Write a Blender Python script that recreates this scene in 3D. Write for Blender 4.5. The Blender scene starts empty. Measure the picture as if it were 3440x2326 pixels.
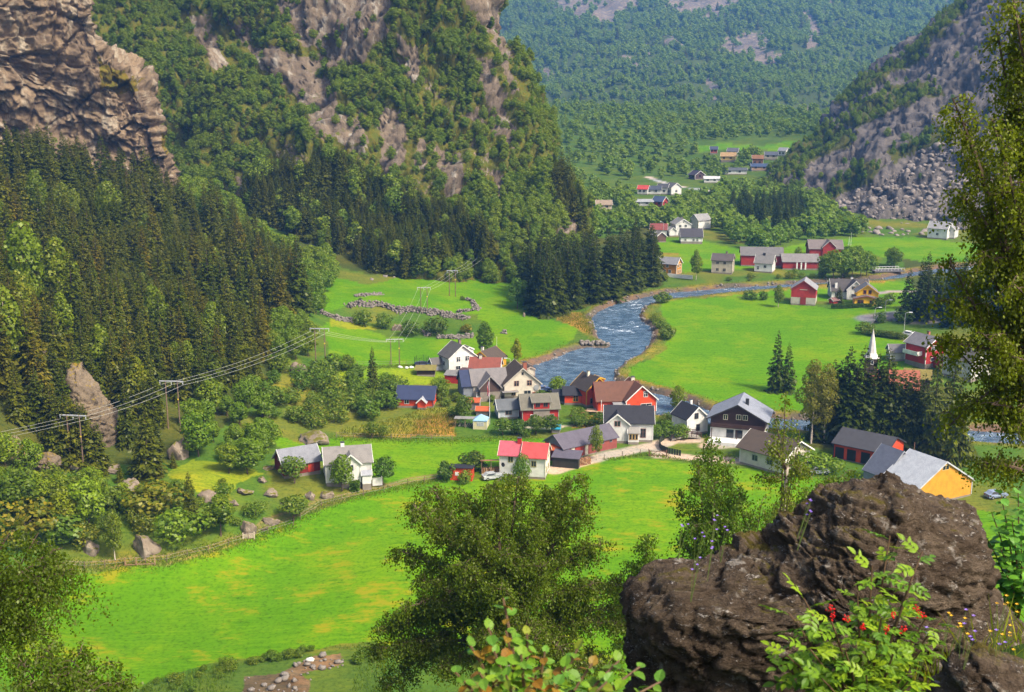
import bpy, math, random
import numpy as np
from mathutils import Vector, Matrix

# ------------------------------------------------------------------ camera, world, sun, exposure
SC = bpy.context.scene
COL = SC.collection
FPX, CU, CV, HOR, CAMZ = 3850.0, 1720.0, 1163.0, 311.0, 85.0      # photograph pixels (3440 wide)
PITCH = math.atan((CV - HOR) / FPX)
SLOPE = 0.0465                                                     # the valley floor climbs gently
cam = bpy.data.cameras.new('camera')
cam.sensor_width = 36.0
cam.lens = 36.0 * FPX / 3440.0
cam.clip_start, cam.clip_end = 0.1, 20000
camo = bpy.data.objects.new('camera', cam)
COL.objects.link(camo)
camo.location = (0, 0, CAMZ)
camo.rotation_euler = (math.pi / 2 - PITCH, 0, 0)
SC.camera = camo
cam.dof.use_dof = True
cam.dof.focus_distance = 240.0
cam.dof.aperture_fstop = 7.0

SUN_TO = Vector((0.80, -0.60, 0.0)).normalized()
SUN_EL = math.radians(49)
world = bpy.data.worlds.new('World')
SC.world = world
world.use_nodes = True
wn = world.node_tree.nodes
wn.clear()
wo = wn.new('ShaderNodeOutputWorld')
wb = wn.new('ShaderNodeBackground')
ws = wn.new('ShaderNodeTexSky')
ws.sky_type = 'NISHITA'
ws.sun_disc = False
ws.sun_elevation = SUN_EL
ws.sun_rotation = math.atan2(SUN_TO.x, SUN_TO.y)
ws.air_density = 1.0
ws.dust_density = 5.0
ws.ozone_density = 0.3
wb.inputs['Strength'].default_value = 0.15
world.node_tree.links.new(ws.outputs[0], wb.inputs['Color'])
world.node_tree.links.new(wb.outputs[0], wo.inputs['Surface'])
sun = bpy.data.lights.new('sun', 'SUN')
sun.energy = 3.6
sun.angle = math.radians(9.0)
sun.color = (1.0, 0.91, 0.75)
suno = bpy.data.objects.new('sun', sun)
COL.objects.link(suno)
suno.location = (300, -100, 400)
sd = Vector((SUN_TO.x * math.cos(SUN_EL), SUN_TO.y * math.cos(SUN_EL), math.sin(SUN_EL)))
suno.rotation_euler = sd.to_track_quat('Z', 'Y').to_euler()
SC.view_settings.view_transform = 'Standard'
SC.view_settings.look = 'None'
SC.view_settings.gamma = 1.0
SC.view_settings.use_curve_mapping = False
SC.view_settings.exposure = 0.96
SC.render.engine = 'CYCLES'
cy = SC.cycles
cy.max_bounces = 5
cy.diffuse_bounces = 3
cy.glossy_bounces = 2
cy.transmission_bounces = 3
cy.volume_bounces = 0
cy.transparent_max_bounces = 4
cy.caustics_reflective = False
cy.caustics_refractive = False
cy.sample_clamp_indirect = 4.0
cy.use_denoising = True

RNG = np.random.default_rng(7)
random.seed(7)

# ------------------------------------------------------------------ numpy noise
def _hash(ix, iy, iz, seed):
    n = (ix.astype(np.int64) * 374761393 + iy.astype(np.int64) * 668265263 + iz.astype(np.int64) * 2147483647 + seed * 1274126177) & 0xFFFFFFFF
    n = ((n ^ (n >> 13)) * 1274126177) & 0xFFFFFFFF
    n = ((n ^ (n >> 16)) * 2246822519) & 0xFFFFFFFF
    return ((n ^ (n >> 15)) & 0xFFFFFF) / float(0xFFFFFF)

def vnoise(p, seed=0):
    i = np.floor(p).astype(np.int64)
    f = p - i
    f = f * f * (3 - 2 * f)
    out = 0
    for dx in (0, 1):
        wx = f[:, 0] if dx else 1 - f[:, 0]
        for dy in (0, 1):
            wy = f[:, 1] if dy else 1 - f[:, 1]
            for dz in (0, 1):
                wz = f[:, 2] if dz else 1 - f[:, 2]
                out = out + wx * wy * wz * _hash(i[:, 0] + dx, i[:, 1] + dy, i[:, 2] + dz, seed)
    return out * 2 - 1

def fbm(p, scale, octaves=4, seed=0, gain=0.5):
    p = np.asarray(p, float) / np.asarray(scale, float)
    a, s = 1.0, 0.0
    for o in range(octaves):
        s = s + a * vnoise(p * (2.03 ** o) + 17.3 * o, seed + o)
        a *= gain
    return s

def cells(p, scale, seed=0):
    """blocky cell noise: random value of the nearest cell and the distance to its border"""
    p = np.asarray(p, float) / np.asarray(scale, float)
    i = np.floor(p).astype(np.int64)
    f1 = np.full(len(p), 1e9); f2 = f1.copy(); val = np.zeros(len(p))
    for dx in (-1, 0, 1):
        for dy in (-1, 0, 1):
            for dz in (-1, 0, 1):
                a, b, c = i[:, 0] + dx, i[:, 1] + dy, i[:, 2] + dz
                q = np.stack([a + _hash(a, b, c, seed), b + _hash(a, b, c, seed + 1), c + _hash(a, b, c, seed + 2)], 1)
                d = ((p - q) ** 2).sum(1)
                nw = d < f1
                f2 = np.where(nw, f1, np.minimum(f2, d)); val = np.where(nw, _hash(a, b, c, seed + 3), val); f1 = np.where(nw, d, f1)
    return val, np.sqrt(f2) - np.sqrt(f1)

def inpoly(u, v, poly):
    poly = np.asarray(poly, float)
    c = np.zeros(len(u), bool)
    x0, y0 = poly[-1]
    for x1, y1 in poly:
        if y1 != y0:
            t = (v > min(y0, y1)) & (v <= max(y0, y1)) & (u < (x1 - x0) * (v - y0) / (y1 - y0) + x0)
            c ^= t
        x0, y0 = x1, y1
    return c

def segdist(x, y, pts, closed=False):
    d = np.full(len(x), 1e9)
    n = len(pts)
    for i in range(n if closed else n - 1):
        ax, ay = pts[i]
        bx, by = pts[(i + 1) % n]
        dx, dy = bx - ax, by - ay
        t = np.clip(((x - ax) * dx + (y - ay) * dy) / (dx * dx + dy * dy + 1e-9), 0, 1)
        d = np.minimum(d, np.hypot(x - ax - t * dx, y - ay - t * dy))
    return d

def sstep(a, b, x):
    t = np.clip((x - a) / (b - a), 0, 1)
    return t * t * (3 - 2 * t)

# ------------------------------------------------------------------ view geometry: photograph pixel <-> place
cp, sp = math.cos(PITCH), math.sin(PITCH)
def ray(u, v):
    xr, yr = (u - CU) / FPX, -(v - CV) / FPX
    return xr, cp + yr * sp, -sp + yr * cp
def PT(u, v, Y):
    dx, dy, dz = ray(u, v)
    t = Y / dy
    return np.array((dx * t, Y, CAMZ + dz * t))
def pix(x, y, z):
    zz = z - CAMZ
    fwd = y * cp - zz * sp
    up = y * sp + zz * cp
    fwd = np.where(fwd < 0.2, 0.2, fwd)
    return CU + FPX * x / fwd, CV - FPX * up / fwd
def plane_xy(u, v):
    dx, dy, dz = ray(u, v)
    t = CAMZ / (SLOPE * dy - dz)
    return dx * t, dy * t

# ------------------------------------------------------------------ ground height
CTRL = []                                                          # (x, y, height over the sloping floor)
def cg(u, v, h):
    dx, dy, dz = ray(u, v)
    t = (CAMZ - h) / (SLOPE * dy - dz)
    CTRL.append((dx * t, dy * t, h))
def cy_(u, v, Y):
    p = PT(u, v, Y)
    CTRL.append((p[0], Y, p[2] - SLOPE * Y))
for a in ((220,1920),(600,1890),(830,1815),(1000,1745),(1500,1640),(1300,1900),(300,2200),(900,2200),(1500,2100),(2000,1800),
          (2300,1600),(2000,1560),(1700,1480),(1400,1500),(2600,1500),(3000,1600),(3400,1650),(3400,1400),(3000,1300),(2600,1200),(2200,1250),
          (1800,1250),(1600,1330),(1400,1380),(1500,1260),(1700,1100),(1900,1000),(2100,960),(2500,1000),(2900,1000),(3300,1000),(2400,880),(2800,860),
          (3300,860),(2200,800),(2600,760),(3300,760),(2100,700),(2500,640),(1700,930),(1650,1000),(2300,560),(2700,600),(3300,600),(2900,1900),(2400,2100)):
    cg(a[0], a[1], 0.0)
for a in ((700,1600,5.0),(900,1640,3.2),(1000,1600,3.4),(1200,1640,1.2),(830,1740,2.2),(650,1760,3.2),(480,1790,3.0),(900,1480,2.0),(900,1350,4.5),
          (1080,1245,4.5),(1020,1180,6.0),(1060,1060,4.0),(1010,930,6.0),(1300,950,3.0),(1300,1040,2.5),(1300,1065,0.6),(1450,1040,1.8),(1450,1070,0.3),(1300,1150,0.2),
          (1240,940,4.0),(1500,905,3.0),(1700,870,3.0),(1850,820,3.0),(1180,1330,1.0),(1150,1420,0.5),(1560,990,1.0),(3150,1090,3.0),(3250,1000,6.0),(3400,1100,6.0)):
    cg(*a)
for a in ((600,1100,300),(300,1000,302),(0,500,395),(300,600,392),(560,680,402),(800,800,410),(960,860,408),(0,1000,268),(0,1300,215),(0,1600,186),
          (0,1750,177),(0,1950,170),(300,1300,233),(300,1600,206),(580,1450,224),(600,1300,245),(250,1600,203),(-500,600,350),(-500,1200,200),(-500,1700,160),
          (760,1150,292),(850,1000,330),(2440,520,790),(2700,470,860),(2050,520,800)):
    cy_(*a)
CTRL = np.array(CTRL)
_c2 = 8.0 ** 2
def _kern(ax, ay):
    return np.sqrt((ax[:, None] - CTRL[None, :, 0]) ** 2 + (ay[:, None] - CTRL[None, :, 1]) ** 2 + _c2)
_n = len(CTRL)
_A = np.zeros((_n + 1, _n + 1))
_A[:_n, :_n] = _kern(CTRL[:, 0], CTRL[:, 1]) + np.eye(_n) * -0.5
_A[:_n, _n] = 1
_A[_n, :_n] = 1
_W = np.linalg.solve(_A, np.r_[CTRL[:, 2], 0])

# river outline, photograph pixels -> floor
RIV_L = [(1730,1240),(1768,1225),(1844,1202),(1894,1180),(1929,1168),(1965,1160),(2040,1160),(2052,1154),(2015,1132),(2000,1097),(1988,1062),(2005,1044),(2065,1016),(2120,1001),(2196,986),(2246,977),(2341,969),(2449,960),(2557,954),(2738,945),(2883,936),(2955,929),(3040,912),(3120,900),(3300,885)]
RIV_R = [(3300,900),(3120,918),(3000,934),(2847,943),(2738,954),(2630,963),(2449,979),(2323,994),(2251,1001),(2196,1012),(2160,1027),(2145,1051),(2155,1072),(2186,1092),(2190,1122),(2176,1152),(2150,1182),(2095,1212),(2063,1238),(2061,1263),(2085,1281),(2145,1296),(2196,1310),(2241,1321),(2310,1338),(2375,1366),(2419,1380),(2600,1395),(2800,1405),(3100,1425),(3500,1450)]
RIV_N = [(3500,1492),(3000,1460),(2700,1442),(2520,1428),(2440,1422),(2330,1416),(2226,1392),(2187,1384),(1960,1340),(1850,1305),(1780,1265)]
RIVER = [plane_xy(*p) for p in RIV_L + RIV_R + RIV_N]

def height(x, y):
    x = np.atleast_1d(np.asarray(x, float)); y = np.atleast_1d(np.asarray(y, float))
    h = np.zeros(len(x))
    for s in range(0, len(x), 40000):
        e = s + 40000
        h[s:e] = _kern(x[s:e], y[s:e]) @ _W[:_n] + _W[_n]
    h = np.clip(h, -3, 75)
    q = np.stack([x, y, 0 * x], 1)
    rough = sstep(1.0, 6.0, h) * sstep(120, 170, y)
    h = h + rough * (fbm(q, 22, 3, 3) * 1.0 + fbm(q, 6, 2, 5) * 0.35)
    h = h + fbm(q, 60, 2, 8) * 0.25
    d = segdist(x, y, RIVER, True)
    ins = inpoly(x, y, RIVER)
    sdv = np.where(ins, -d, d)
    h = h * sstep(0, 10, sdv) + 0.0
    h = h - 2.2 * (1 - sstep(-1.5, 1.6, sdv)) + 0.25 * np.exp(-((sdv - 3) / 2.5) ** 2)
    z = SLOPE * y + h
    zf = 83.2 - 0.575 * y + fbm(q, 9, 3, 11) * 0.5 * sstep(3, 20, y)
    zf = zf + 2.3 * np.exp(-((x - 3.6) / 2.2) ** 2 - ((y - 6.8) / 2.0) ** 2)
    k = 2.0
    m = np.maximum(z, zf)
    z = m + k * np.log(np.exp((z - m) / k) + np.exp((zf - m) / k)) - k * np.exp(-np.abs(z - zf) / 6.0) * 0.0
    return z

def G(u, v, ymax=1100.0):
    dx, dy, dz = ray(u, v)
    Ys = np.concatenate([np.linspace(130, 500, 260), np.linspace(502, ymax, 160)])
    t = Ys / dy
    zr = CAMZ + dz * t
    zh = height(dx * t, Ys)
    b = np.nonzero(zr <= zh)[0]
    if len(b) == 0:
        Y = ymax
    else:
        i = max(b[0], 1)
        a0, a1 = zr[i - 1] - zh[i - 1], zr[i] - zh[i]
        Y = Ys[i - 1] + (Ys[i] - Ys[i - 1]) * (a0 / (a0 - a1 + 1e-9))
    t = Y / dy
    x = dx * t
    return Vector((float(x), float(Y), float(height([x], [Y])[0])))

# ------------------------------------------------------------------ object helpers
def link(name, mesh, parent=None, loc=None, mat=None):
    o = bpy.data.objects.new(name, mesh)
    COL.objects.link(o)
    if parent is not None:
        o.parent = parent
    if loc is not None:
        o.location = loc
    if mat is not None and mesh is not None and not mesh.materials:
        mesh.materials.append(mat)
    return o
def tag(o, label=None, cat=None, group=None, kind=None):
    if label: o['label'] = label
    if cat: o['category'] = cat
    if group: o['group'] = group
    if kind: o['kind'] = kind
    return o
def empty(name, loc, rz=0, label=None, cat=None, group=None):
    o = bpy.data.objects.new(name, None)
    COL.objects.link(o)
    o.location = loc
    o.rotation_euler = (0, 0, rz)
    o.empty_display_size = 0.2
    return tag(o, label, cat, group)
def npmesh(name, V, F, smooth=False):
    V = np.asarray(V, np.float32); F = np.asarray(F, np.int32)
    me = bpy.data.meshes.new(name)
    k = F.shape[1]
    me.vertices.add(len(V)); me.vertices.foreach_set('co', V.ravel())
    me.loops.add(F.size); me.loops.foreach_set('vertex_index', F.ravel())
    me.polygons.add(len(F))
    me.polygons.foreach_set('loop_start', np.arange(0, F.size, k, dtype=np.int32))
    if smooth:
        me.polygons.foreach_set('use_smooth', np.ones(len(F), bool))
    me.update(calc_edges=True)
    me.validate()
    return me
class MB:
    def __init__(s): s.v = []; s.f = []
    def poly(s, pts):
        n = len(s.v); s.v += [tuple(p) for p in pts]; s.f.append(tuple(range(n, n + len(pts)))); return s
    def box(s, x0, x1, y0, y1, z0, z1, M=None):
        n = len(s.v)
        p = [(x0,y0,z0),(x1,y0,z0),(x1,y1,z0),(x0,y1,z0),(x0,y0,z1),(x1,y0,z1),(x1,y1,z1),(x0,y1,z1)]
        if M is not None: p = [tuple(M @ Vector(q)) for q in p]
        s.v += p
        s.f += [tuple(n + i for i in q) for q in ((0,3,2,1),(4,5,6,7),(0,1,5,4),(1,2,6,5),(2,3,7,6),(3,0,4,7))]
        return s
    def prism(s, prof, x0, x1, M=None):
        """closed profile in (y,z) swept along x"""
        n = len(s.v); k = len(prof)
        p = [(x0, y, z) for y, z in prof] + [(x1, y, z) for y, z in prof]
        if M is not None: p = [tuple(M @ Vector(q)) for q in p]
        s.v += p
        s.f.append(tuple(n + i for i in range(k)))
        s.f.append(tuple(n + k + i for i in reversed(range(k))))
        for i in range(k):
            j = (i + 1) % k
            s.f.append((n + i, n + k + i, n + k + j, n + j))
        return s
    def tube(s, pts, rads, sides=6, cap=True):
        n0 = len(s.v)
        pts = [Vector(p) for p in pts]
        for i, p in enumerate(pts):
            d = (pts[min(i + 1, len(pts) - 1)] - pts[max(i - 1, 0)])
            d = d.normalized() if d.length > 1e-6 else Vector((0, 0, 1))
            a = d.cross(Vector((0, 0, 1)) if abs(d.z) < 0.9 else Vector((1, 0, 0))).normalized()
            b = d.cross(a)
            for q in range(sides):
                w = 2 * math.pi * q / sides
                s.v.append(tuple(p + (a * math.cos(w) + b * math.sin(w)) * rads[i]))
        for i in range(len(pts) - 1):
            for q in range(sides):
                r = (q + 1) % sides
                s.f.append((n0 + i * sides + q, n0 + i * sides + r, n0 + (i + 1) * sides + r, n0 + (i + 1) * sides + q))
        if cap:
            s.f.append(tuple(n0 + q for q in reversed(range(sides))))
            s.f.append(tuple(n0 + (len(pts) - 1) * sides + q for q in range(sides)))
        return s
    def mesh(s, name, mat=None, smooth=False):
        me = bpy.data.meshes.new(name)
        me.from_pydata(s.v, [], s.f)
        if smooth:
            for p in me.polygons: p.use_smooth = True
        if mat: me.materials.append(mat)
        me.update()
        return me
    def obj(s, name, mat, parent=None, loc=None, smooth=False):
        return link(name, s.mesh(name, mat, smooth), parent, loc)

# ------------------------------------------------------------------ materials
def nmat(name):
    m = bpy.data.materials.new(name); m.use_nodes = True
    nt = m.node_tree; nt.nodes.clear()
    out = nt.nodes.new('ShaderNodeOutputMaterial')
    return m, nt, out
def N(nt, t, **kw):
    n = nt.nodes.new(t)
    for k, v in kw.items():
        if k.startswith('i_'):
            key = k[2:].replace('_', ' ')
            n.inputs[key].default_value = v
        else:
            setattr(n, k, v)
    return n
def rgba(c): return (c[0], c[1], c[2], 1.0)
def mixc(nt, fac, a, b, mode='MIX'):
    n = nt.nodes.new('ShaderNodeMix'); n.data_type = 'RGBA'; n.blend_type = mode; n.clamp_factor = True
    for s, val in ((0, fac), (6, a), (7, b)):
        if hasattr(val, 'links') or hasattr(val, 'is_linked'):
            nt.links.new(val, n.inputs[s])
        else:
            n.inputs[s].default_value = val if s == 0 else rgba(val)
    return n.outputs[2]
def ramp(nt, val, a, b):
    n = nt.nodes.new('ShaderNodeMapRange'); n.interpolation_type = 'SMOOTHSTEP'
    n.inputs[1].default_value = a; n.inputs[2].default_value = b
    nt.links.new(val, n.inputs[0])
    return n.outputs[0]
def noise(nt, co, scale, detail=4, rough=0.55, dist=0.0):
    n = nt.nodes.new('ShaderNodeTexNoise')
    n.inputs['Scale'].default_value = scale; n.inputs['Detail'].default_value = detail; n.inputs['Roughness'].default_value = rough
    n.inputs['Distortion'].default_value = dist
    nt.links.new(co, n.inputs['Vector'])
    return n.outputs['Fac']
def coords(nt, which='Object', scale=(1, 1, 1), rot=(0, 0, 0)):
    tc = nt.nodes.new('ShaderNodeTexCoord')
    mp = nt.nodes.new('ShaderNodeMapping')
    mp.inputs['Scale'].default_value = scale; mp.inputs['Rotation'].default_value = rot
    nt.links.new(tc.outputs[which], mp.inputs['Vector'])
    return mp.outputs[0]
def finish(nt, out, col, rough=0.8, bump=None, bstr=0.4, bdist=0.1, spec=0.3, metal=0.0):
    b = nt.nodes.new('ShaderNodeBsdfPrincipled')
    if hasattr(col, 'links') or hasattr(col, 'is_linked'): nt.links.new(col, b.inputs['Base Color'])
    else: b.inputs['Base Color'].default_value = rgba(col)
    b.inputs['Roughness'].default_value = rough
    b.inputs['Specular IOR Level'].default_value = spec
    b.inputs['Metallic'].default_value = metal
    if bump is not None:
        bn = nt.nodes.new('ShaderNodeBump'); bn.inputs['Strength'].default_value = bstr; bn.inputs['Distance'].default_value = bdist
        nt.links.new(bump, bn.inputs['Height']); nt.links.new(bn.outputs[0], b.inputs['Normal'])
    nt.links.new(b.outputs[0], out.inputs['Surface'])
    return b
_paint = {}
def paint(col, kind='wall', rough=0.75):
    """painted timber, sheet or stone: base colour with weathering, boards or sheet ribs as fine relief"""
    key = (tuple(col), kind)
    if key in _paint: return _paint[key]
    m, nt, out = nmat('%s_%02d' % (kind, len(_paint)))
    col = [q * 0.80 for q in col]
    co = coords(nt)
    n1 = noise(nt, co, 0.9, 5)
    n2 = noise(nt, coords(nt, scale=(6, 6, 0.6)), 1.0, 4)
    c = mixc(nt, ramp(nt, n1, 0.35, 0.75), col, [q * 0.74 for q in col])
    c = mixc(nt, ramp(nt, n2, 0.58, 0.8), c, [min(1, q * 0.62 + 0.03) for q in col])
    bump = None; bs = 0.25
    if kind in ('wall', 'roof', 'barn'):
        w = nt.nodes.new('ShaderNodeTexWave'); w.wave_type = 'BANDS'
        w.bands_direction = 'Z' if kind == 'wall' else 'X'
        w.inputs['Scale'].default_value = {'wall': 2.2, 'roof': 1.6, 'barn': 2.0}[kind]
        w.inputs['Distortion'].default_value = 0.4
        nt.links.new(coords(nt), w.inputs['Vector'])
        bump = w.outputs['Fac']
        c = mixc(nt, ramp(nt, w.outputs['Fac'], 0.25, 0.0), c, [q * 0.62 for q in col])
        bs = 0.5
    if kind == 'roof':
        n3 = noise(nt, co, 5.0, 3)
        c = mixc(nt, ramp(nt, n3, 0.5, 0.72), c, [q * 0.6 + 0.012 for q in col])
    finish(nt, out, c, rough, bump, bs, 0.05)
    _paint[key] = m
    return m
_plain = {}
def plain(col, rough=0.6, metal=0.0):
    key = (tuple(col), rough, metal)
    if key in _plain: return _plain[key]
    m, nt, out = nmat('plain_%02d' % len(_plain))
    col = [q * 0.80 for q in col]
    n1 = noise(nt, coords(nt), 3.0, 3)
    c = mixc(nt, ramp(nt, n1, 0.4, 0.8), col, [q * 0.8 for q in col])
    finish(nt, out, c, rough, metal=metal)
    _plain[key] = m
    return m

def leafmat(name, ca, cb, trans=0.28, dark=0.55):
    m, nt, out = nmat(name)
    oi = nt.nodes.new('ShaderNodeObjectInfo')
    c = mixc(nt, oi.outputs['Random'], ca, cb)
    geo = nt.nodes.new('ShaderNodeNewGeometry')
    c = mixc(nt, ramp(nt, geo.outputs['Random Per Island'], 0.0, 1.0), c, [q * dark for q in ca])
    c = mixc(nt, 1.0, c, oi.outputs['Color'], 'MULTIPLY')
    d = nt.nodes.new('ShaderNodeBsdfDiffuse'); t = nt.nodes.new('ShaderNodeBsdfTranslucent')
    g = nt.nodes.new('ShaderNodeBsdfGlossy'); g.inputs['Roughness'].default_value = 0.45; g.inputs['Color'].default_value = (0.5, 0.5, 0.4, 1)
    nt.links.new(c, d.inputs['Color'])
    tcol = mixc(nt, 0.6, c, (min(1, ca[0] * 1.9), ca[1] * 1.6, ca[2] * 0.5))
    nt.links.new(tcol, t.inputs['Color'])
    mx = nt.nodes.new('ShaderNodeMixShader'); mx.inputs[0].default_value = trans
    nt.links.new(d.outputs[0], mx.inputs[1]); nt.links.new(t.outputs[0], mx.inputs[2])
    mg = nt.nodes.new('ShaderNodeMixShader'); mg.inputs[0].default_value = 0.03
    nt.links.new(mx.outputs[0], mg.inputs[1]); nt.links.new(g.outputs[0], mg.inputs[2])
    nt.links.new(mg.outputs[0], out.inputs['Surface'])
    return m
M_SPRUCE = leafmat('spruce_needles', (0.076, 0.098, 0.004), (0.142, 0.134, 0.006), 0.24, 0.62)
M_LEAF = leafmat('broad_leaves', (0.125, 0.205, 0.007), (0.225, 0.265, 0.009), 0.42, 0.75)
M_FARLEAF = leafmat('far_leaves', (0.145, 0.235, 0.018), (0.21, 0.27, 0.02), 0.45, 0.85)
M_BIRCH = leafmat('birch_leaves', (0.095, 0.150, 0.009), (0.13, 0.175, 0.010), 0.45, 0.7)
M_BUSH = leafmat('bush_leaves', (0.095, 0.175, 0.010), (0.19, 0.215, 0.012), 0.4, 0.7)
def barkmat(name, a, b, sc=6.0):
    m, nt, out = nmat(name)
    n1 = noise(nt, coords(nt, scale=(1, 1, 0.35)), sc, 5, 0.65)
    finish(nt, out, mixc(nt, ramp(nt, n1, 0.42, 0.66), a, b), 0.9, n1, 0.5, 0.05)
    return m
M_BARK = barkmat('bark', (0.11, 0.075, 0.05), (0.045, 0.03, 0.02))
M_BIRCHBARK = barkmat('birch_bark', (0.50, 0.42, 0.34), (0.08, 0.06, 0.05), 3.0)

def rockmat(name, ca, cb, cc, moss, sc=1.0, stretch=(1, 1, 1), mossamt=0.6, rot=(0, 0, 0), bdist=0.4, useattr=True, light=0.68):
    m, nt, out = nmat(name)
    ca, cb, cc, moss = [[q * 0.70 for q in t_] for t_ in (ca, cb, cc, moss)]
    co = coords(nt, scale=tuple(s * sc for s in stretch), rot=rot)
    n1 = noise(nt, co, 0.12, 6, 0.62, 0.6)
    n2 = noise(nt, co, 0.7, 6, 0.7, 0.8)
    n3 = noise(nt, coords(nt, scale=(sc, sc, sc * 0.22)), 0.25, 5, 0.65)
    c = mixc(nt, ramp(nt, n1, 0.34, 0.64), ca, cb)
    c = mixc(nt, ramp(nt, n2, 0.52, 0.68), c, [q * 0.36 for q in ca])
    c = mixc(nt, ramp(nt, n3, light - 0.1, light + 0.06), c, cc)
    n4 = noise(nt, co, 2.6, 4, 0.7)
    c = mixc(nt, ramp(nt, n4, 0.56, 0.75), c, [q * 0.5 for q in cb])
    if useattr:
        at = nt.nodes.new('ShaderNodeAttribute'); at.attribute_name = 'veg'
        n5 = noise(nt, coords(nt), 0.5 * sc, 5, 0.7)
        ad = nt.nodes.new('ShaderNodeMath'); ad.operation = 'ADD'
        nt.links.new(at.outputs['Fac'], ad.inputs[0]); nt.links.new(n5, ad.inputs[1])
        c2 = mixc(nt, ramp(nt, n2, 0.3, 0.7), moss, (moss[0] * 1.9, moss[1] * 1.15, moss[2]))
        c = mixc(nt, ramp(nt, ad.outputs[0], 0.95, 1.15), c, c2)
    else:
        geo = nt.nodes.new('ShaderNodeNewGeometry')
        sx = nt.nodes.new('ShaderNodeSeparateXYZ'); nt.links.new(geo.outputs['Normal'], sx.inputs[0])
        ad = nt.nodes.new('ShaderNodeMath'); ad.operation = 'MULTIPLY'
        n5 = noise(nt, coords(nt), 1.3 * sc, 5, 0.65)
        nt.links.new(sx.outputs['Z'], ad.inputs[0]); nt.links.new(n5, ad.inputs[1])
        c = mixc(nt, ramp(nt, ad.outputs[0], 0.62 - mossamt * 0.4, 0.74 - mossamt * 0.4), c, moss)
    mixh = nt.nodes.new('ShaderNodeMath'); mixh.operation = 'ADD'
    nt.links.new(n2, mixh.inputs[0]); nt.links.new(n4, mixh.inputs[1])
    finish(nt, out, c, 0.9, mixh.outputs[0], 0.9, bdist, 0.15)
    return m
# ================================================================== LAND
# cover polygons in photograph pixels
FIELDS = [
 [(230,1915),(420,1905),(560,1880),(800,1815),(960,1750),(1130,1690),(1290,1640),(1500,1610),(1700,1608),(2050,1530),(2200,1548),(2440,1570),(2700,1600),(3500,1760),(3600,2400),(2600,2400),(1250,2160),(1000,2185),(700,2230),(480,2300),(-200,2400),(-200,2050)],
 [(900,1460),(1010,1490),(1130,1470),(1300,1475),(1500,1480),(1800,1470),(1850,1480),(1900,1560),(1700,1600),(1560,1590),(1480,1600),(1300,1625),(1180,1600),(1040,1530),(960,1530)],
 [(1040,925),(1120,930),(1240,960),(1340,930),(1480,922),(1580,930),(1690,905),(1740,880),(1760,900),(1740,1000),(1820,1060),(1900,1090),(1950,1100),(1930,1140),(1870,1180),(1790,1205),(1740,1210),(1640,1215),(1420,1225),(1290,1228),(1180,1228),(1110,1215),(1085,1100),(1100,1080),(1200,1100),(1300,1130),(1470,1138),(1590,1132),(1640,1110),(1600,1060),(1500,1052),(1390,1042),(1300,1030),(1170,1030),(1100,1050),(1060,1000)],
 [(2215,1012),(2300,1003),(2450,998),(2620,1000),(2680,1020),(2780,1034),(3000,1034),(3080,1050),(3050,1090),(2960,1080),(2900,1100),(2960,1130),(3080,1160),(3060,1250),(2900,1330),(2760,1380),(2600,1380),(2500,1372),(2380,1345),(2260,1308),(2130,1278),(2095,1262),(2110,1238),(2190,1205),(2230,1175),(2270,1120),(2230,1060)],
 [(2330,994),(2500,982),(2650,970),(2760,965),(2900,950),(3060,945),(3100,1020),(2990,1030),(2700,1005),(2600,995)],
 [(2205,805),(2320,800),(2480,838),(2560,850),(2700,818),(2900,795),(3100,800),(3200,812),(3400,830),(3400,880),(3100,880),(2950,862),(2760,868),(2480,905),(2300,915),(2215,880)],
 [(2340,490),(2440,482),(2560,490),(2620,478),(2740,464),(2760,480),(2640,515),(2560,505),(2450,505),(2350,510)],
]
DRY = [[(1130,1450),(1250,1425),(1380,1392),(1420,1372),(1500,1372),(1540,1400),(1520,1440),(1540,1465),(1300,1470),(1150,1468)],
       [(1960,1395),(2060,1390),(2080,1420),(1980,1440),(1920,1440)],
       [(1850,1060),(1960,1050),(1985,1070),(1998,1100),(1990,1130),(1930,1100),(1870,1075)],
       [(2060,1215),(2140,1190),(2180,1160),(2210,1170),(2150,1215),(2110,1240),(2110,1265),(2280,1312),(2420,1360),(2400,1372),(2200,1312),(2080,1284),(2060,1260)],
       [(2300,990),(2560,966),(2740,956),(2900,945),(3010,936),(3010,945),(2800,966),(2600,978),(2360,1000)],
       [(2190,850),(2280,850),(2290,868),(2220,880),(2190,875)]]
MEADOW2 = [[(590,1570),(640,1545),(800,1560),(880,1590),(800,1620),(760,1690),(640,1640),(560,1600)], [(1110,1070),(1300,1110),(1200,1105),(1110,1100)]]
FOREST = [[(-420,200),(600,600),(1000,900),(1040,1050),(960,1150),(900,1330),(560,1560),(300,1560),(-300,1700),(-420,1700)],
          [(1000,860),(1250,925),(1500,895),(1680,860),(1900,800),(1960,700),(1000,600)],
          [(1740,870),(2220,750),(2215,880),(2230,960),(2100,985),(1990,1030),(1880,1060),(1760,1050)],
          [(2750,1300),(3200,1300),(3300,1560),(2720,1500)], [(3030,860),(3440,860),(3440,1060),(3060,1060)]]
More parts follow.
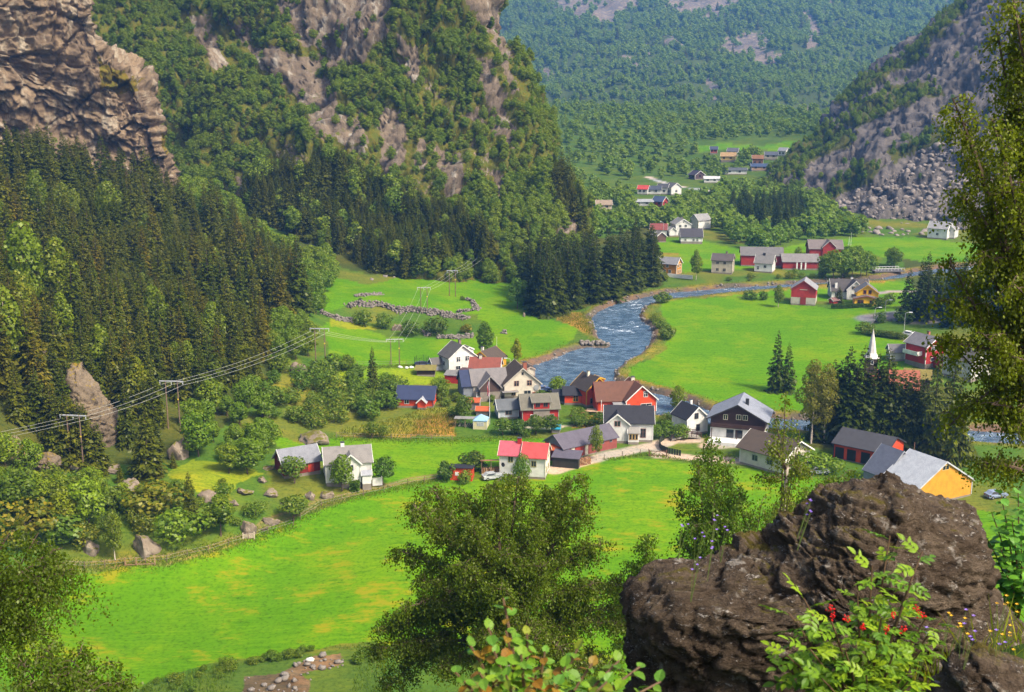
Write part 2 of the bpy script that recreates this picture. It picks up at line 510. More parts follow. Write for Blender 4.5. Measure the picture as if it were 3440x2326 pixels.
TRACKS = [([(230,1905),(400,1890),(560,1880),(700,1850),(820,1805),(870,1770),(960,1735),(1050,1700),(1130,1675),(1250,1640),(1400,1608),(1520,1590)], 0.95, (0.16,0.125,0.045)),
          ([(1860,1580),(2040,1532),(2150,1508),(2260,1480),(2330,1478)], 2.0, (0.30,0.27,0.22)),
          ([(2260,1480),(2220,1500),(2215,1530),(2400,1545),(2700,1560)], 1.6, (0.30,0.27,0.22)),
          ([(2170,600),(2260,630),(2380,640)], 2.5, (0.30,0.30,0.30)),
          ([(2930,1085),(3000,1083),(3060,1100),(3160,1110),(3300,1110),(3440,1130)], 5.0, (0.15,0.155,0.17)),
          ([(1690,1444),(1780,1441),(1870,1437),(1950,1428)], .8, (0.33,.30,.25)), ([(2380,1500),(2470,1496),(2560,1500),(2640,1520)], 2.0, (0.28,.25,.2)), ([(2940,985),(3010,975),(3440,985)], 2.0, (0.2,0.2,0.2))]
POLY_ALL = FIELDS

def build_ground():
    s = np.linspace(-0.64, 0.64, 730)
    Y = np.concatenate([np.geomspace(0.5, 138, 70), 1.0 / np.linspace(1 / 140.0, 1 / 1150.0, 430)])
    SS, YY = np.meshgrid(s, Y)
    X = (SS * (YY + 8)).ravel(); YV = YY.ravel()
    Z = height(X, YV)
    nr, nc = YY.shape
    i = np.arange((nr - 1) * (nc - 1)); r = i // (nc - 1); c = i % (nc - 1)
    a = r * nc + c
    F = np.stack([a, a + 1, a + nc + 1, a + nc], 1)
    me = npmesh('ground', np.stack([X, YV, Z], 1), F, True)
    u, v = pix(X, YV, Z)
    q = np.stack([X, YV, 0 * X], 1)
    k = 3850 / np.maximum(YV, 20)
    ju = fbm(q, 4.0, 3, 21) * 0.7 * k; jv = fbm(q, 4.0, 3, 22) * 0.25 * k
    uj, vj = u + ju, v + jv
    n0 = fbm(q, 14, 4, 31); n1 = fbm(q, 3, 3, 32)
    col = np.zeros((len(X), 3)); col[:] = (0.050, 0.105, 0.010)
    mot = np.zeros(len(X))
    w = sstep(-0.1, 0.5, n0)[:, None]
    col = col * (1 - w) + np.array((0.095, 0.115, 0.014)) * w
    far = YV > 560
    col[far] = (0.052, 0.095, 0.011)
    on = YV > 120
    for p in FOREST:
        m = inpoly(uj, vj, p) & on
        col[m] = (0.045, 0.060, 0.010)
    for p in FIELDS:
        m = inpoly(uj, vj, p) & on
        col[m] = (0.068, 0.170, 0.001); mot[m] = 0.25
    m = inpoly(uj, vj, FIELDS[0]) & on; mot[m] = 1.0
    for p in MEADOW2:
        m = inpoly(uj, vj, p) & on
        col[m] = (0.14, 0.185, 0.008); mot[m] = 0.5
    for p in DRY:
        m = inpoly(uj, vj, p) & on
        col[m] = np.array((0.185, 0.125, 0.022)) * (1 + 0.4 * n1[m])[:, None] * (1 - .5 * sstep(0, .5, n0[m]))[:, None] + np.array((.04, .09, .006)) * sstep(0, .5, n0[m])[:, None]; mot[m] = 0
    # gardens between the houses: short green grass
    gm = inpoly(uj, vj, [(1120,1235),(1500,1235),(1500,1290),(1200,1300),(1110,1270)]) & on
    col[gm] = (0.115, 0.19, 0.006)
    for pts, wd, cc in TRACKS:
        w2 = [plane_xy(*p) for p in pts]
        if pts[0][0] < 300:
            w2 = [tuple(G(*p)[:2]) for p in pts]
        d = segdist(X, YV, w2) + n1 * 0.35
        wgt = (1 - sstep(wd * 0.7, wd * 1.25, d)) * (YV > 120)
        if wd < 1.5:
            wgt = wgt * (0.35 + 0.65 * sstep(0.35, 0.7, np.abs(d)))
        col = col * (1 - wgt[:, None]) + np.array(cc) * wgt[:, None]; mot *= (1 - wgt)
    d = segdist(X, YV, RIVER, True); ins = inpoly(X, YV, RIVER); sdv = np.where(ins, -d, d) + n1 * 0.9
    wgt = (1 - sstep(1.2, 2.6, sdv)) * (YV > 120)
    col = col * (1 - wgt[:, None]) + np.array((0.085, 0.068, 0.05)) * wgt[:, None]; mot *= (1 - wgt)
    wgt = (1 - sstep(2.0, 4.6, sdv)) * (YV > 120) * (1 - wgt) * 0.8
    col = col * (1 - wgt[:, None]) + np.array((0.14, 0.125, 0.02)) * wgt[:, None]; mot *= (1 - wgt)
    near = YV < 135
    col[near] = np.array((0.05, 0.085, 0.012))
    bank = inpoly(uj, vj, [(500,2300),(760,2240),(1010,2195),(1260,2175),(1330,2326),(1300,2420),(450,2420)]) & (YV > 100)
    col[bank] = np.array((0.055, 0.10, 0.012)); mot[bank] = 0.1
    bare = inpoly(uj, vj, [(800,2320),(830,2272),(900,2262),(1010,2228),(1060,2200),(1150,2198),(1140,2236),(1030,2270),(1050,2350),(800,2350)]) & (YV > 100)
    col[bare] = np.array((0.085, 0.064, 0.036)) * (1 + .5 * n1[bare])[:, None]; mot[bare] = 0
    at = me.color_attributes.new('cover', 'FLOAT_COLOR', 'POINT')
    at.data.foreach_set('color', np.concatenate([col, mot[:, None]], 1).astype(np.float32).ravel())
    m, nt, out = nmat('valley_ground')
    a = nt.nodes.new('ShaderNodeAttribute'); a.attribute_name = 'cover'
    co = coords(nt)
    nA = noise(nt, co, 0.055, 5, 0.6)
    nB = noise(nt, coords(nt, scale=(0.5, 1.1, 1)), 0.6, 5, 0.7)
    nC = noise(nt, co, 1.6, 4, 0.7)
    nD = noise(nt, coords(nt, rot=(0, 0, 0.35), scale=(0.22, 1.1, 1)), 0.9, 5, 0.65)
    c = a.outputs['Color']
    lighter = mixc(nt, 1.0, c, (1.5, 1.16, 1.0), 'MULTIPLY')
    darker = mixc(nt, 1.0, c, (0.66, 0.78, 0.8), 'MULTIPLY')
    c = mixc(nt, ramp(nt, nA, 0.40, 0.62), c, lighter)
    c = mixc(nt, ramp(nt, nD, 0.50, 0.74), c, darker)
    c = mixc(nt, ramp(nt, nC, 0.44, 0.72), c, mixc(nt, 1.0, c, (0.52, 0.60, 0.6), 'MULTIPLY'))
    nF = noise(nt, coords(nt, rot=(0, 0, 0.35), scale=(0.10, 1.4, 1)), 1.1, 2, 0.5)
    c = mixc(nt, ramp(nt, nF, 0.5, 0.75), c, mixc(nt, 1.0, c, (1.25, 1.12, 1.0), 'MULTIPLY'))
    f = nt.nodes.new('ShaderNodeMath'); f.operation = 'MULTIPLY'
    nE = noise(nt, co, 0.11, 3, 0.5)
    mu = nt.nodes.new('ShaderNodeMath'); mu.operation = 'MULTIPLY'
    nt.links.new(nB, mu.inputs[0]); nt.links.new(nE, mu.inputs[1])
    nt.links.new(ramp(nt, mu.outputs[0], 0.27, 0.40), f.inputs[0]); nt.links.new(a.outputs['Alpha'], f.inputs[1])
    c = mixc(nt, f.outputs[0], c, (0.185, 0.180, 0.005))
    finish(nt, out, c, 0.95, nC, 0.5, 0.12, 0.08)
    o = link('ground', me, mat=m)
    tag(o, 'green valley floor with mown fields, tracks and dry grass banks', None, kind='structure')
    return o
ground = build_ground()

def build_river():
    xs = [p[0] for p in RIVER]; ys = [p[1] for p in RIVER]
    # mesh along the valley, denser near
    s = np.linspace(-0.1, 0.50, 420); Y = 1.0 / np.linspace(1 / 195.0, 1 / 440.0, 330)
    SS, YY = np.meshgrid(s, Y); X = (SS * YY).ravel(); YV = YY.ravel()
    d = segdist(X, YV, RIVER, True); ins = inpoly(X, YV, RIVER); keep = ins | (d < 1.6)
    q = np.stack([X, YV, 0 * X], 1)
    rap = 0.35 + 0.65 * sstep(-0.3, 0.5, fbm(q, 40, 2, 77))
    wv = fbm(q, (3.2, 2.0, 1), 3, 41); wv2 = 1 - np.abs(fbm(q, (2.4, 1.3, 1), 3, 43))
    Z = SLOPE * YV - 0.95 + rap * (0.16 * wv + 0.20 * wv2)
    nr, nc = YY.shape
    i = np.arange((nr - 1) * (nc - 1)); r = i // (nc - 1); c = i % (nc - 1); a = r * nc + c
    F = np.stack([a, a + 1, a + nc + 1, a + nc], 1)
    F = F[keep[F].any(1)]
    used = np.unique(F); mp = np.full(len(X), -1); mp[used] = np.arange(len(used))
    me = npmesh('river', np.stack([X, YV, Z], 1)[used], mp[F], True)
    m, nt, out = nmat('river_water')
    co = coords(nt)
    nA = noise(nt, coords(nt, scale=(0.55, 1.3, 1)), 0.42, 5, 0.6, 1.2)
    nB = noise(nt, coords(nt, scale=(0.6, 1.6, 1)), 1.5, 5, 0.7, 1.0)
    nC = noise(nt, co, 0.03, 2, 0.5)
    c = mixc(nt, ramp(nt, nA, 0.38, 0.62), (0.030, 0.062, 0.10), (0.095, 0.145, 0.20))
    fm = nt.nodes.new('ShaderNodeMath'); fm.operation = 'MULTIPLY'
    nt.links.new(nA, fm.inputs[0]); nt.links.new(nB, fm.inputs[1])
    ad = nt.nodes.new('ShaderNodeMath'); ad.operation = 'MULTIPLY_ADD'; ad.inputs[1].default_value = 0.75
    nt.links.new(nC, ad.inputs[0]); nt.links.new(fm.outputs[0], ad.inputs[2])
    foam = ramp(nt, ad.outputs[0], 0.75, 0.84)
    c = mixc(nt, foam, c, (0.72, 0.76, 0.80))
    b = finish(nt, out, c, 0.14, nB, 0.8, 0.5, 0.5)
    rr = nt.nodes.new('ShaderNodeMapRange'); rr.inputs[3].default_value = 0.16; rr.inputs[4].default_value = 0.7
    nt.links.new(foam, rr.inputs[0]); nt.links.new(rr.outputs[0], b.inputs['Roughness'])
    o = link('river', me, mat=m)
    tag(o, 'blue rushing river with white rapids bending through the valley', None, kind='structure')
build_river()

# ------------------------------------------------------------------ mountain sides: control nets -> dense sheets
def cr(P, n):
    """Catmull-Rom resample along axis 0 to n rows"""
    P = np.asarray(P, float); m = len(P)
    t = np.linspace(0, m - 1, n); i = np.clip(np.floor(t).astype(int), 0, m - 2); f = (t - i)
    g = lambda k: P[np.clip(k, 0, m - 1)]
    f = f.reshape((-1,) + (1,) * (P.ndim - 1))
    p0, p1, p2, p3 = g(i - 1), g(i), g(i + 1), g(i + 2)
    return 0.5 * (2 * p1 + (p2 - p0) * f + (2 * p0 - 5 * p1 + 4 * p2 - p3) * f ** 2 + (3 * p1 - p0 - 3 * p2 + p3) * f ** 3)
def sheet(name, net, nr, nc, disp, mat, vegfn, label):
    """net: rows (bottom to top) of (u, v, Y)"""
    P = np.array([[PT(*c) for c in row] for row in net])
    P = cr(P, nr); P = np.swapaxes(cr(np.swapaxes(P, 0, 1), nc), 0, 1)
    du = np.gradient(P, axis=1); dv = np.gradient(P, axis=0)
    nrm = np.cross(du, dv); nrm /= np.linalg.norm(nrm, axis=2, keepdims=True) + 1e-9
    V = P.reshape(-1, 3); Nn = nrm.reshape(-1, 3)
    V = V + Nn * disp(V)[:, None]
    i = np.arange((nr - 1) * (nc - 1)); r = i // (nc - 1); c = i % (nc - 1); a = r * nc + c
    F = np.stack([a, a + 1, a + nc + 1, a + nc], 1)
    me = npmesh(name, V, F, False)
    u, v = pix(V[:, 0], V[:, 1], V[:, 2])
    W = V.reshape(nr, nc, 3)
    nn = np.cross(np.gradient(W, axis=1), np.gradient(W, axis=0)); nn /= np.linalg.norm(nn, axis=2, keepdims=True) + 1e-9
    veg = vegfn(u, v, V, nn.reshape(-1, 3))
    at = me.attributes.new('veg', 'FLOAT', 'POINT'); at.data.foreach_set('value', veg.astype(np.float32))
    o = link(name, me, mat=mat)
    tag(o, label, None, kind='structure')
    return o, V, F, u, v

def c1(pts): return [(cx / 2.0034, cy_ / 2.0034) for cx, cy_ in pts]
def c2(pts): return [(1140 + cx / 2.0034, cy_ / 2.0034) for cx, cy_ in pts]
def c3(pts): return [(2280 + cx / 2.0034, cy_ / 2.0034) for cx, cy_ in pts]
ROCK_ML = [
 c1([(1800,-200),(2324,-200),(2324,440),(2240,470),(2150,330),(2000,260),(1880,60)]), c2([(0,-200),(320,-200),(320,0),(340,200),(250,250),(180,400),(60,440),(0,440)]),
 c1([(1250,120),(1400,110),(1460,300),(1590,470),(1480,470),(1360,330)]), c1([(1640,330),(1860,330),(2150,400),(2300,850),(2260,950),(2110,880),(1950,600),(1800,480)]),
 c1([(1900,920),(2050,1020),(2080,1120),(1950,1160),(1850,1050)]), c1([(1580,1180),(1640,1220),(1650,1380),(1580,1420)]), c1([(1530,130),(1640,170),(1700,330),(1640,330),(1560,220)]),
 c2([(370,240),(520,350),(520,500),(460,540)]), c2([(550,480),(640,560),(680,640),(820,760),(900,740),(980,880),(780,760),(560,620)]),
 c2([(840,-200),(1110,-200),(1100,180),(1205,620),(1150,640),(1060,300),(980,180),(860,0)]), c2([(900,380),(1000,400),(1140,700),(1220,1050),(1170,970),(1020,900),(930,520)]),
 c2([(260,700),(430,740),(440,1000),(420,1160),(300,1200),(260,880)]), c2([(0,700),(60,780),(150,780),(200,1000),(190,1080),(0,1000)]),
 c2([(660,980),(830,1050),(850,1300),(720,1330),(680,1150)]), c2([(840,920),(1020,1000),(1030,1100),(900,1080)]), c2([(930,1130),(1080,1160),(1110,1320),(1060,1320),(1020,1200),(940,1190)]),
 c2([(470,1180),(640,1200),(580,1340),(480,1290)]), c2([(520,930),(590,960),(600,1130),(530,1120)]),
 c2([(1480,1520),(1550,1470),(1600,1520),(1610,1600),(1400,1600)])]
GRASSY_ML = [c2([(560,330),(670,330),(680,640),(980,880),(1000,980),(820,780),(560,640)]), c2([(840,900),(1030,1000),(1040,1120),(900,1240),(840,1100)]), c2([(0,960),(200,1000),(240,1150),(60,1100)]),
             c2([(450,1150),(700,1180),(600,1340),(460,1300)]), c1([(1700,900),(2100,900),(2150,1200),(1850,1150)]), c1([(1330,90),(1450,90),(1600,420),(1480,330)])]
SPRUCE_ML = [[(780,800),(800,700),(840,640),(960,575),(1060,520),(1160,570),(1260,640),(1400,705),(1540,745),(1640,790),(1660,870),(1240,955),(960,900)], [(1880,590),(1960,700),(1970,800),(1900,770),(1850,640)]]

def d_ml(V):
    q = V.copy(); q2 = V @ np.array([[0.8, 0, 0.6], [0, 1, 0], [-0.6, 0, 0.8]])
    b = fbm(q, (38, 38, 45), 3, 51) * 9
    st = fbm(q2, (14, 14, 40), 3, 53) * 4.0
    blk = np.abs(fbm(q, (7, 7, 10), 3, 55)) * 3.0
    c1_, e1 = cells(q2, (9, 9, 16), 301); c2_, e2 = cells(q2, (3.2, 3.2, 5), 311)
    return b + st - blk * .6 + (c1_ - .5) * 5 + (c2_ - .5) * 1.8 - .9 * (e2 < .08)
M_ROCK_ML = rockmat('cliff_rock', (0.265, 0.20, 0.135), (0.17, 0.13, 0.095), (0.40, 0.355, 0.29), (0.085, 0.115, 0.012), 1.0, (1, 1, 0.6), light=0.62)
def veg_ml(u, v, V, n):
    r = np.zeros(len(u))
    q = V
    ju = u + fbm(q, 6, 3, 61) * 18; jv = v + fbm(q, 6, 3, 62) * 18
    for p in ROCK_ML: r[inpoly(ju, jv, p)] = 1
    g = np.zeros(len(u))
    for p in GRASSY_ML: g[inpoly(ju, jv, p)] = 1
    up = np.clip(n[:, 2], 0, 1)
    return np.where(r > 0, 0.18 + 0.35 * g + 0.3 * sstep(0.55, 0.85, up), 0.85)
netML = [
 [(-900,900,480),(-200,900,470),(300,900,460),(600,950,440),(850,960,425),(1050,1000,405),(1300,1010,396),(1500,1000,396),(1700,980,398),(1850,960,404),(1960,940,412),(2000,920,460),(2030,900,560),(2040,860,700)],
 [(-900,600,500),(-200,600,492),(300,620,480),(600,680,465),(850,760,440),(1050,840,422),(1300,850,416),(1500,840,418),(1680,800,422),(1820,790,430),(1925,790,440),(1960,800,480),(1990,800,570),(2010,780,700)],
 [(-900,300,540),(-200,300,530),(300,330,515),(600,400,500),(850,500,475),(1050,580,452),(1280,610,442),(1480,610,440),(1630,600,444),(1750,580,450),(1838,590,460),(1880,600,500),(1930,620,580),(1950,640,700)],
 [(-900,0,585),(-200,0,575),(300,30,555),(600,110,540),(850,230,510),(1050,310,485),(1260,350,470),(1430,360,463),(1560,350,465),(1680,340,470),(1770,380,478),(1800,400,515),(1850,450,590),(1880,500,700)],
 [(-900,-300,640),(-200,-300,630),(300,-260,600),(600,-180,580),(850,-60,545),(1050,20,515),(1240,60,497),(1400,80,488),(1530,90,487),(1640,110,490),(1728,210,495),(1750,230,530),(1800,300,600),(1850,400,700)],
 [(-900,-700,720),(-200,-700,700),(300,-600,670),(600,-480,640),(850,-360,600),(1050,-260,560),(1230,-200,532),(1380,-170,520),(1500,-150,515),(1600,-130,515),(1688,40,512),(1710,80,550),(1770,200,620),(1820,300,720)],
 [(-900,-1000,850),(-200,-1000,830),(300,-900,800),(600,-760,760),(850,-640,700),(1050,-520,650),(1230,-460,600),(1380,-420,575),(1500,-390,560),(1600,-360,552),(1690,-180,548),(1720,-120,600),(1770,0,660),(1820,100,760)],
]
for row in netML:                       # behind its edge the mountain turns away
    if row[10][1] < 300:
        for k_, du_ in ((7, -12), (8, -28), (9, -45), (10, -60)): row[k_] = (row[k_][0] + du_,) + row[k_][1:]
    ru, rv = row[10][:2]
    for k_, du_ in ((11, -6), (12, -45), (13, -120)): row[k_] = (ru + du_, rv + 10, row[k_][2])
mtl, V_ML, F_ML, u_ML, v_ML = sheet('mountain_side', netML, 250, 380, d_ml, M_ROCK_ML, veg_ml, 'steep wooded mountain side with bare cliff bands above the left fields')

# near left cliff with overhang
def d_cl(V):
    q2 = V @ np.array([[0.95, 0, 0.3], [0, 1, 0], [-0.3, 0, 0.95]])
    strata = fbm(q2, (26, 26, 5.5), 4, 71)
    ov = -np.maximum(0, strata) * 3.0
    col = fbm(V, (5, 5, 30), 3, 73) * 2.0
    c1_, e1 = cells(q2, (12, 12, 11), 321); c2_, e2 = cells(q2, (4.6, 4.6, 3.4), 331); c3_, e3 = cells(q2, (1.7, 1.7, 1.1), 341)
    col = col + (c1_ - .5) * 6 + (c2_ - .5) * 2.6 + (c3_ - .5) * .8 - 1.2 * (e1 < .06)
    return fbm(V, 24, 3, 75) * 5 + ov + col - np.abs(fbm(V, (4, 4, 5), 3, 76)) * 2.4
M_ROCK_CL = rockmat('overhang_rock', (0.345, 0.245, 0.15), (0.205, 0.145, 0.092), (0.47, 0.39, 0.285), (0.13, 0.135, 0.014), 1.0, (1, 1, 1.1), rot=(0, 0.3, 0), light=0.60, bdist=0.6)
def veg_cl(u, v, V, n):
    ju = u + fbm(V, 5, 3, 63) * 15; jv = v + fbm(V, 5, 3, 64) * 12
    g = inpoly(ju, jv, [(320,180),(345,215),(455,260),(470,300),(400,310),(340,300)]) | inpoly(ju, jv, [(540,450),(590,490),(560,520),(540,480)])
    return np.where(g, 0.9, 0.12 + 0.35 * sstep(0.6, 0.9, n[:, 2]))
netCL = [
 [(-420,900,350),(-300,850,372),(0,800,388),(200,800,396),(400,820,404),(520,830,408),(600,830,412),(640,830,425),(700,820,470)],
 [(-420,650,352),(-300,600,376),(0,560,392),(200,570,400),(400,600,406),(510,640,409),(590,690,414),(630,720,430),(690,740,480)],
 [(-420,500,350),(-300,450,374),(0,420,392),(200,450,400),(390,480,404),(500,530,407),(588,575,412),(610,600,435),(670,640,490)],
 [(-420,380,346),(-300,330,368),(0,300,386),(190,330,396),(360,370,402),(450,410,406),(530,440,411),(560,480,437),(640,560,500)],
 [(-420,250,344),(-300,210,366),(0,190,384),(160,210,394),(290,240,401),(380,265,405),(462,285,410),(500,330,440),(600,430,510)],
 [(-420,100,345),(-300,60,367),(0,50,386),(120,60,395),(210,80,400),(270,100,404),(322,150,410),(380,220,445),(500,300,520)],
 [(-420,-100,348),(-300,-120,370),(0,-120,388),(120,-110,397),(190,-100,402),(245,-80,405),(288,-20,412),(340,80,455),(450,180,530)],
 [(-420,-500,358),(-300,-500,380),(0,-480,398),(120,-460,405),(190,-440,410),(245,-420,415),(288,-380,425),(320,-200,470),(420,-50,560)],
]
for row in netCL:
    ru, rv = row[6][:2]
    row[7] = (ru - 6, rv + 5, row[7][2]); row[8] = (ru - 60, rv + 10, row[8][2])
cll, V_CL, F_CL, u_CL, v_CL = sheet('cliff', netCL, 300, 300, d_cl, M_ROCK_CL, veg_cl, 'brown overhanging rock cliff above the spruce forest')

# right mountain with talus
TALUS = [(3240,460),(3104,500),(2990,580),(2880,640),(2790,690),(2735,720),(2810,745),(2930,765),(3150,800),(3520,830),(3620,420),(3440,380)]
def d_mr(V):
    q2 = V @ np.array([[0.85, 0, -0.53], [0, 1, 0], [0.53, 0, 0.85]])
    c1_, e1 = cells(q2, (12, 12, 5), 351); c2_, e2 = cells(q2, (4, 4, 2), 361)
    return (c1_ - .5) * 5 + (c2_ - .5) * 2.0 + fbm(V, 40, 3, 81) * 4.5 + fbm(q2, (30, 30, 7), 4, 83) * 4 - np.abs(fbm(V, (7, 7, 9), 3, 85)) * 2.5 + fbm(V, 2.2, 2, 87) * 0.5
M_ROCK_MR = rockmat('grey_rock', (0.185, 0.16, 0.142), (0.12, 0.105, 0.098), (0.31, 0.25, 0.20), (0.06, 0.085, 0.012), 1.0, (1, 1, 1.4), rot=(0, -0.5, 0), light=0.66)
TREES_MR = [c3([(1960,-80),(1780,60),(1600,300),(1480,380),(1250,500),(1080,640),(1060,700),(1180,690),(1300,580),(1500,470),(1620,400),(1800,180),(1950,60)]),
            c3([(1060,830),(1300,620),(1700,560),(1800,640),(1500,720),(1200,870)]), c3([(560,1300),(700,1000),(920,900),(1000,820),(1100,860),(1180,960),(900,1090),(750,1180),(620,1330)]),
            c3([(1400,1010),(1700,870),(1860,850),(1850,930),(1600,1040),(1450,1090)]), c3([(900,1430),(1010,1240),(1180,1120),(1400,1090),(1320,1180),(1120,1300)]), c3([(0,1290),(500,1180),(640,1280),(500,1400),(0,1420)])]
def veg_mr(u, v, V, n):
    ju = u + fbm(V, 8, 3, 65) * 14; jv = v + fbm(V, 8, 3, 66) * 14
    g = np.full(len(u), 0.16) + 0.2 * sstep(0.6, 0.9, n[:, 2])
    for p in TREES_MR: g[inpoly(ju, jv, p)] = 0.8
    g[inpoly(ju, jv, TALUS)] = 0.1
    return g
netMR = [
 [(2480,760,760),(2520,760,640),(2600,800,580),(2750,830,545),(2930,850,520),(3150,880,505),(3440,900,490),(3800,950,470),(4300,950,450)],
 [(2440,690,800),(2515,690,665),(2610,700,620),(2750,725,585),(2920,745,556),(3130,770,535),(3440,780,515),(3800,800,490),(4300,800,465)],
 [(2480,620,860),(2560,610,720),(2670,590,670),(2780,610,625),(2930,620,595),(3130,630,570),(3440,610,545),(3800,600,515),(4300,600,490)],
 [(2600,520,920),(2660,500,790),(2770,465,720),(2850,470,675),(3000,470,640),(3180,460,612),(3440,420,585),(3800,380,555),(4300,350,520)],
 [(2680,420,980),(2740,380,850),(2838,350,775),(2920,330,725),(3070,310,690),(3230,290,660),(3440,230,635),(3800,170,600),(4300,100,560)],
 [(2820,300,1050),(2860,260,930),(2900,250,850),(3010,200,795),(3130,160,755),(3280,110,720),(3440,50,690),(3800,-50,650),(4300,-150,610)],
 [(3020,170,1120),(3060,130,1020),(3110,120,930),(3180,60,865),(3280,0,820),(3400,-60,780),(3560,-130,745),(3850,-260,700),(4300,-380,660)],
 [(3220,20,1200),(3250,-20,1120),(3275,-20,1010),(3330,-90,940),(3420,-170,890),(3530,-240,850),(3680,-320,810),(3950,-460,760),(4300,-600,720)],
]
for row, ru in zip(netMR, (2540, 2528, 2590, 2738, 2812, 2925, 3112, 3272)):
    rv = row[2][1]; row[2] = (ru, rv, row[2][2]); row[1] = (ru + 8, rv + 10, row[1][2]); row[0] = (ru + 70, rv + 20, row[0][2])
mtr, V_MR, F_MR, u_MR, v_MR = sheet('mountain_slope', netMR, 230, 300, d_mr, M_ROCK_MR, veg_mr, 'grey rocky mountain slope with a boulder scree at its foot')

# far mountain
ROCK_MF = [c3([(-200,-200),(420,-200),(390,40),(300,100),(150,150),(60,120),(-100,60)]), c3([(260,330),(340,260),(450,220),(600,230),(610,300),(560,340),(700,350),(680,400),(560,440),(450,380),(300,350)]),
           c3([(830,30),(870,110),(940,140),(950,230),(900,340),(860,280),(890,190),(830,100)]), c3([(180,520),(230,560),(300,610),(240,690),(190,620)]), c3([(800,760),(880,730),(860,810)]), c3([(980,0),(1080,0),(1040,40),(980,30)]), c3([(1650,0),(1820,0),(1800,25),(1650,20)]),
           c2([(1300,-100),(2100,-100),(2000,40),(1850,150),(1750,120),(1600,130),(1450,60)]), c2([(1700,100),(1850,150),(1740,200)]), c2([(1890,360),(2020,420),(2110,430),(2080,490),(1980,450)]), c2([(2060,300),(2120,310),(2110,380)]), c2([(2180,250),(2290,260),(2290,320),(2200,320)]), c2([(1330,470),(1400,450),(1440,500),(1400,560)])]
LIGHT_MF = [c2([(1400,1030),(1500,880),(1760,800),(2020,820),(2150,950),(2150,1010),(1850,1060),(1600,1020)])]
M_ROCK_MF = rockmat('far_rock', (0.23, 0.17, 0.12), (0.15, 0.13, 0.115), (0.32, 0.25, 0.16), (0.045, 0.085, 0.014), 0.5, (1, 1, 0.7), light=0.6)
def veg_mf(u, v, V, n):
    ju = u + fbm(V, 18, 3, 67) * 14; jv = v + fbm(V, 18, 3, 68) * 12
    g = np.full(len(u), 0.85)
    for p in ROCK_MF: g[inpoly(ju, jv, p)] = 0.28
    return g
def d_mf(V):
    return fbm(V, (120, 120, 80), 4, 91) * 16 + fbm(V, (30, 30, 60), 3, 93) * 5
netMF = [
 [(900,760,830),(1500,740,820),(1900,720,815),(2300,700,815),(2700,680,830),(3100,700,860),(3600,720,880),(4300,740,900)],
 [(900,600,900),(1500,590,890),(1900,585,880),(2300,560,880),(2700,520,900),(3100,520,930),(3600,540,960),(4300,560,990)],
 [(900,430,1000),(1500,430,985),(1900,430,970),(2300,410,970),(2700,380,990),(3100,370,1020),(3600,380,1050),(4300,400,1090)],
 [(900,250,1130),(1500,250,1110),(1900,250,1090),(2300,230,1090),(2700,200,1110),(3100,190,1140),(3600,190,1180),(4300,200,1220)],
 [(900,60,1290),(1500,60,1260),(1900,50,1230),(2300,40,1230),(2700,20,1250),(3100,10,1280),(3600,0,1320),(4300,0,1370)],
 [(900,-140,1480),(1500,-140,1440),(1900,-150,1400),(2300,-160,1400),(2700,-180,1420),(3100,-190,1450),(3600,-200,1490),(4300,-200,1550)],
 [(900,-360,1750),(1500,-360,1700),(1900,-380,1650),(2300,-390,1650),(2700,-400,1670),(3100,-400,1700),(3600,-410,1750),(4300,-420,1820)],
]
netMF = [[(u_, v_, 850 + (Y_ - 850) * (4.0 if Y_ > 850 else 1)) for u_, v_, Y_ in row] for row in netMF]
mtf, V_MF, F_MF, u_MF, v_MF = sheet('far_mountain', netMF, 170, 260, d_mf, M_ROCK_MF, veg_mf, 'hazy wooded mountain closing the valley')
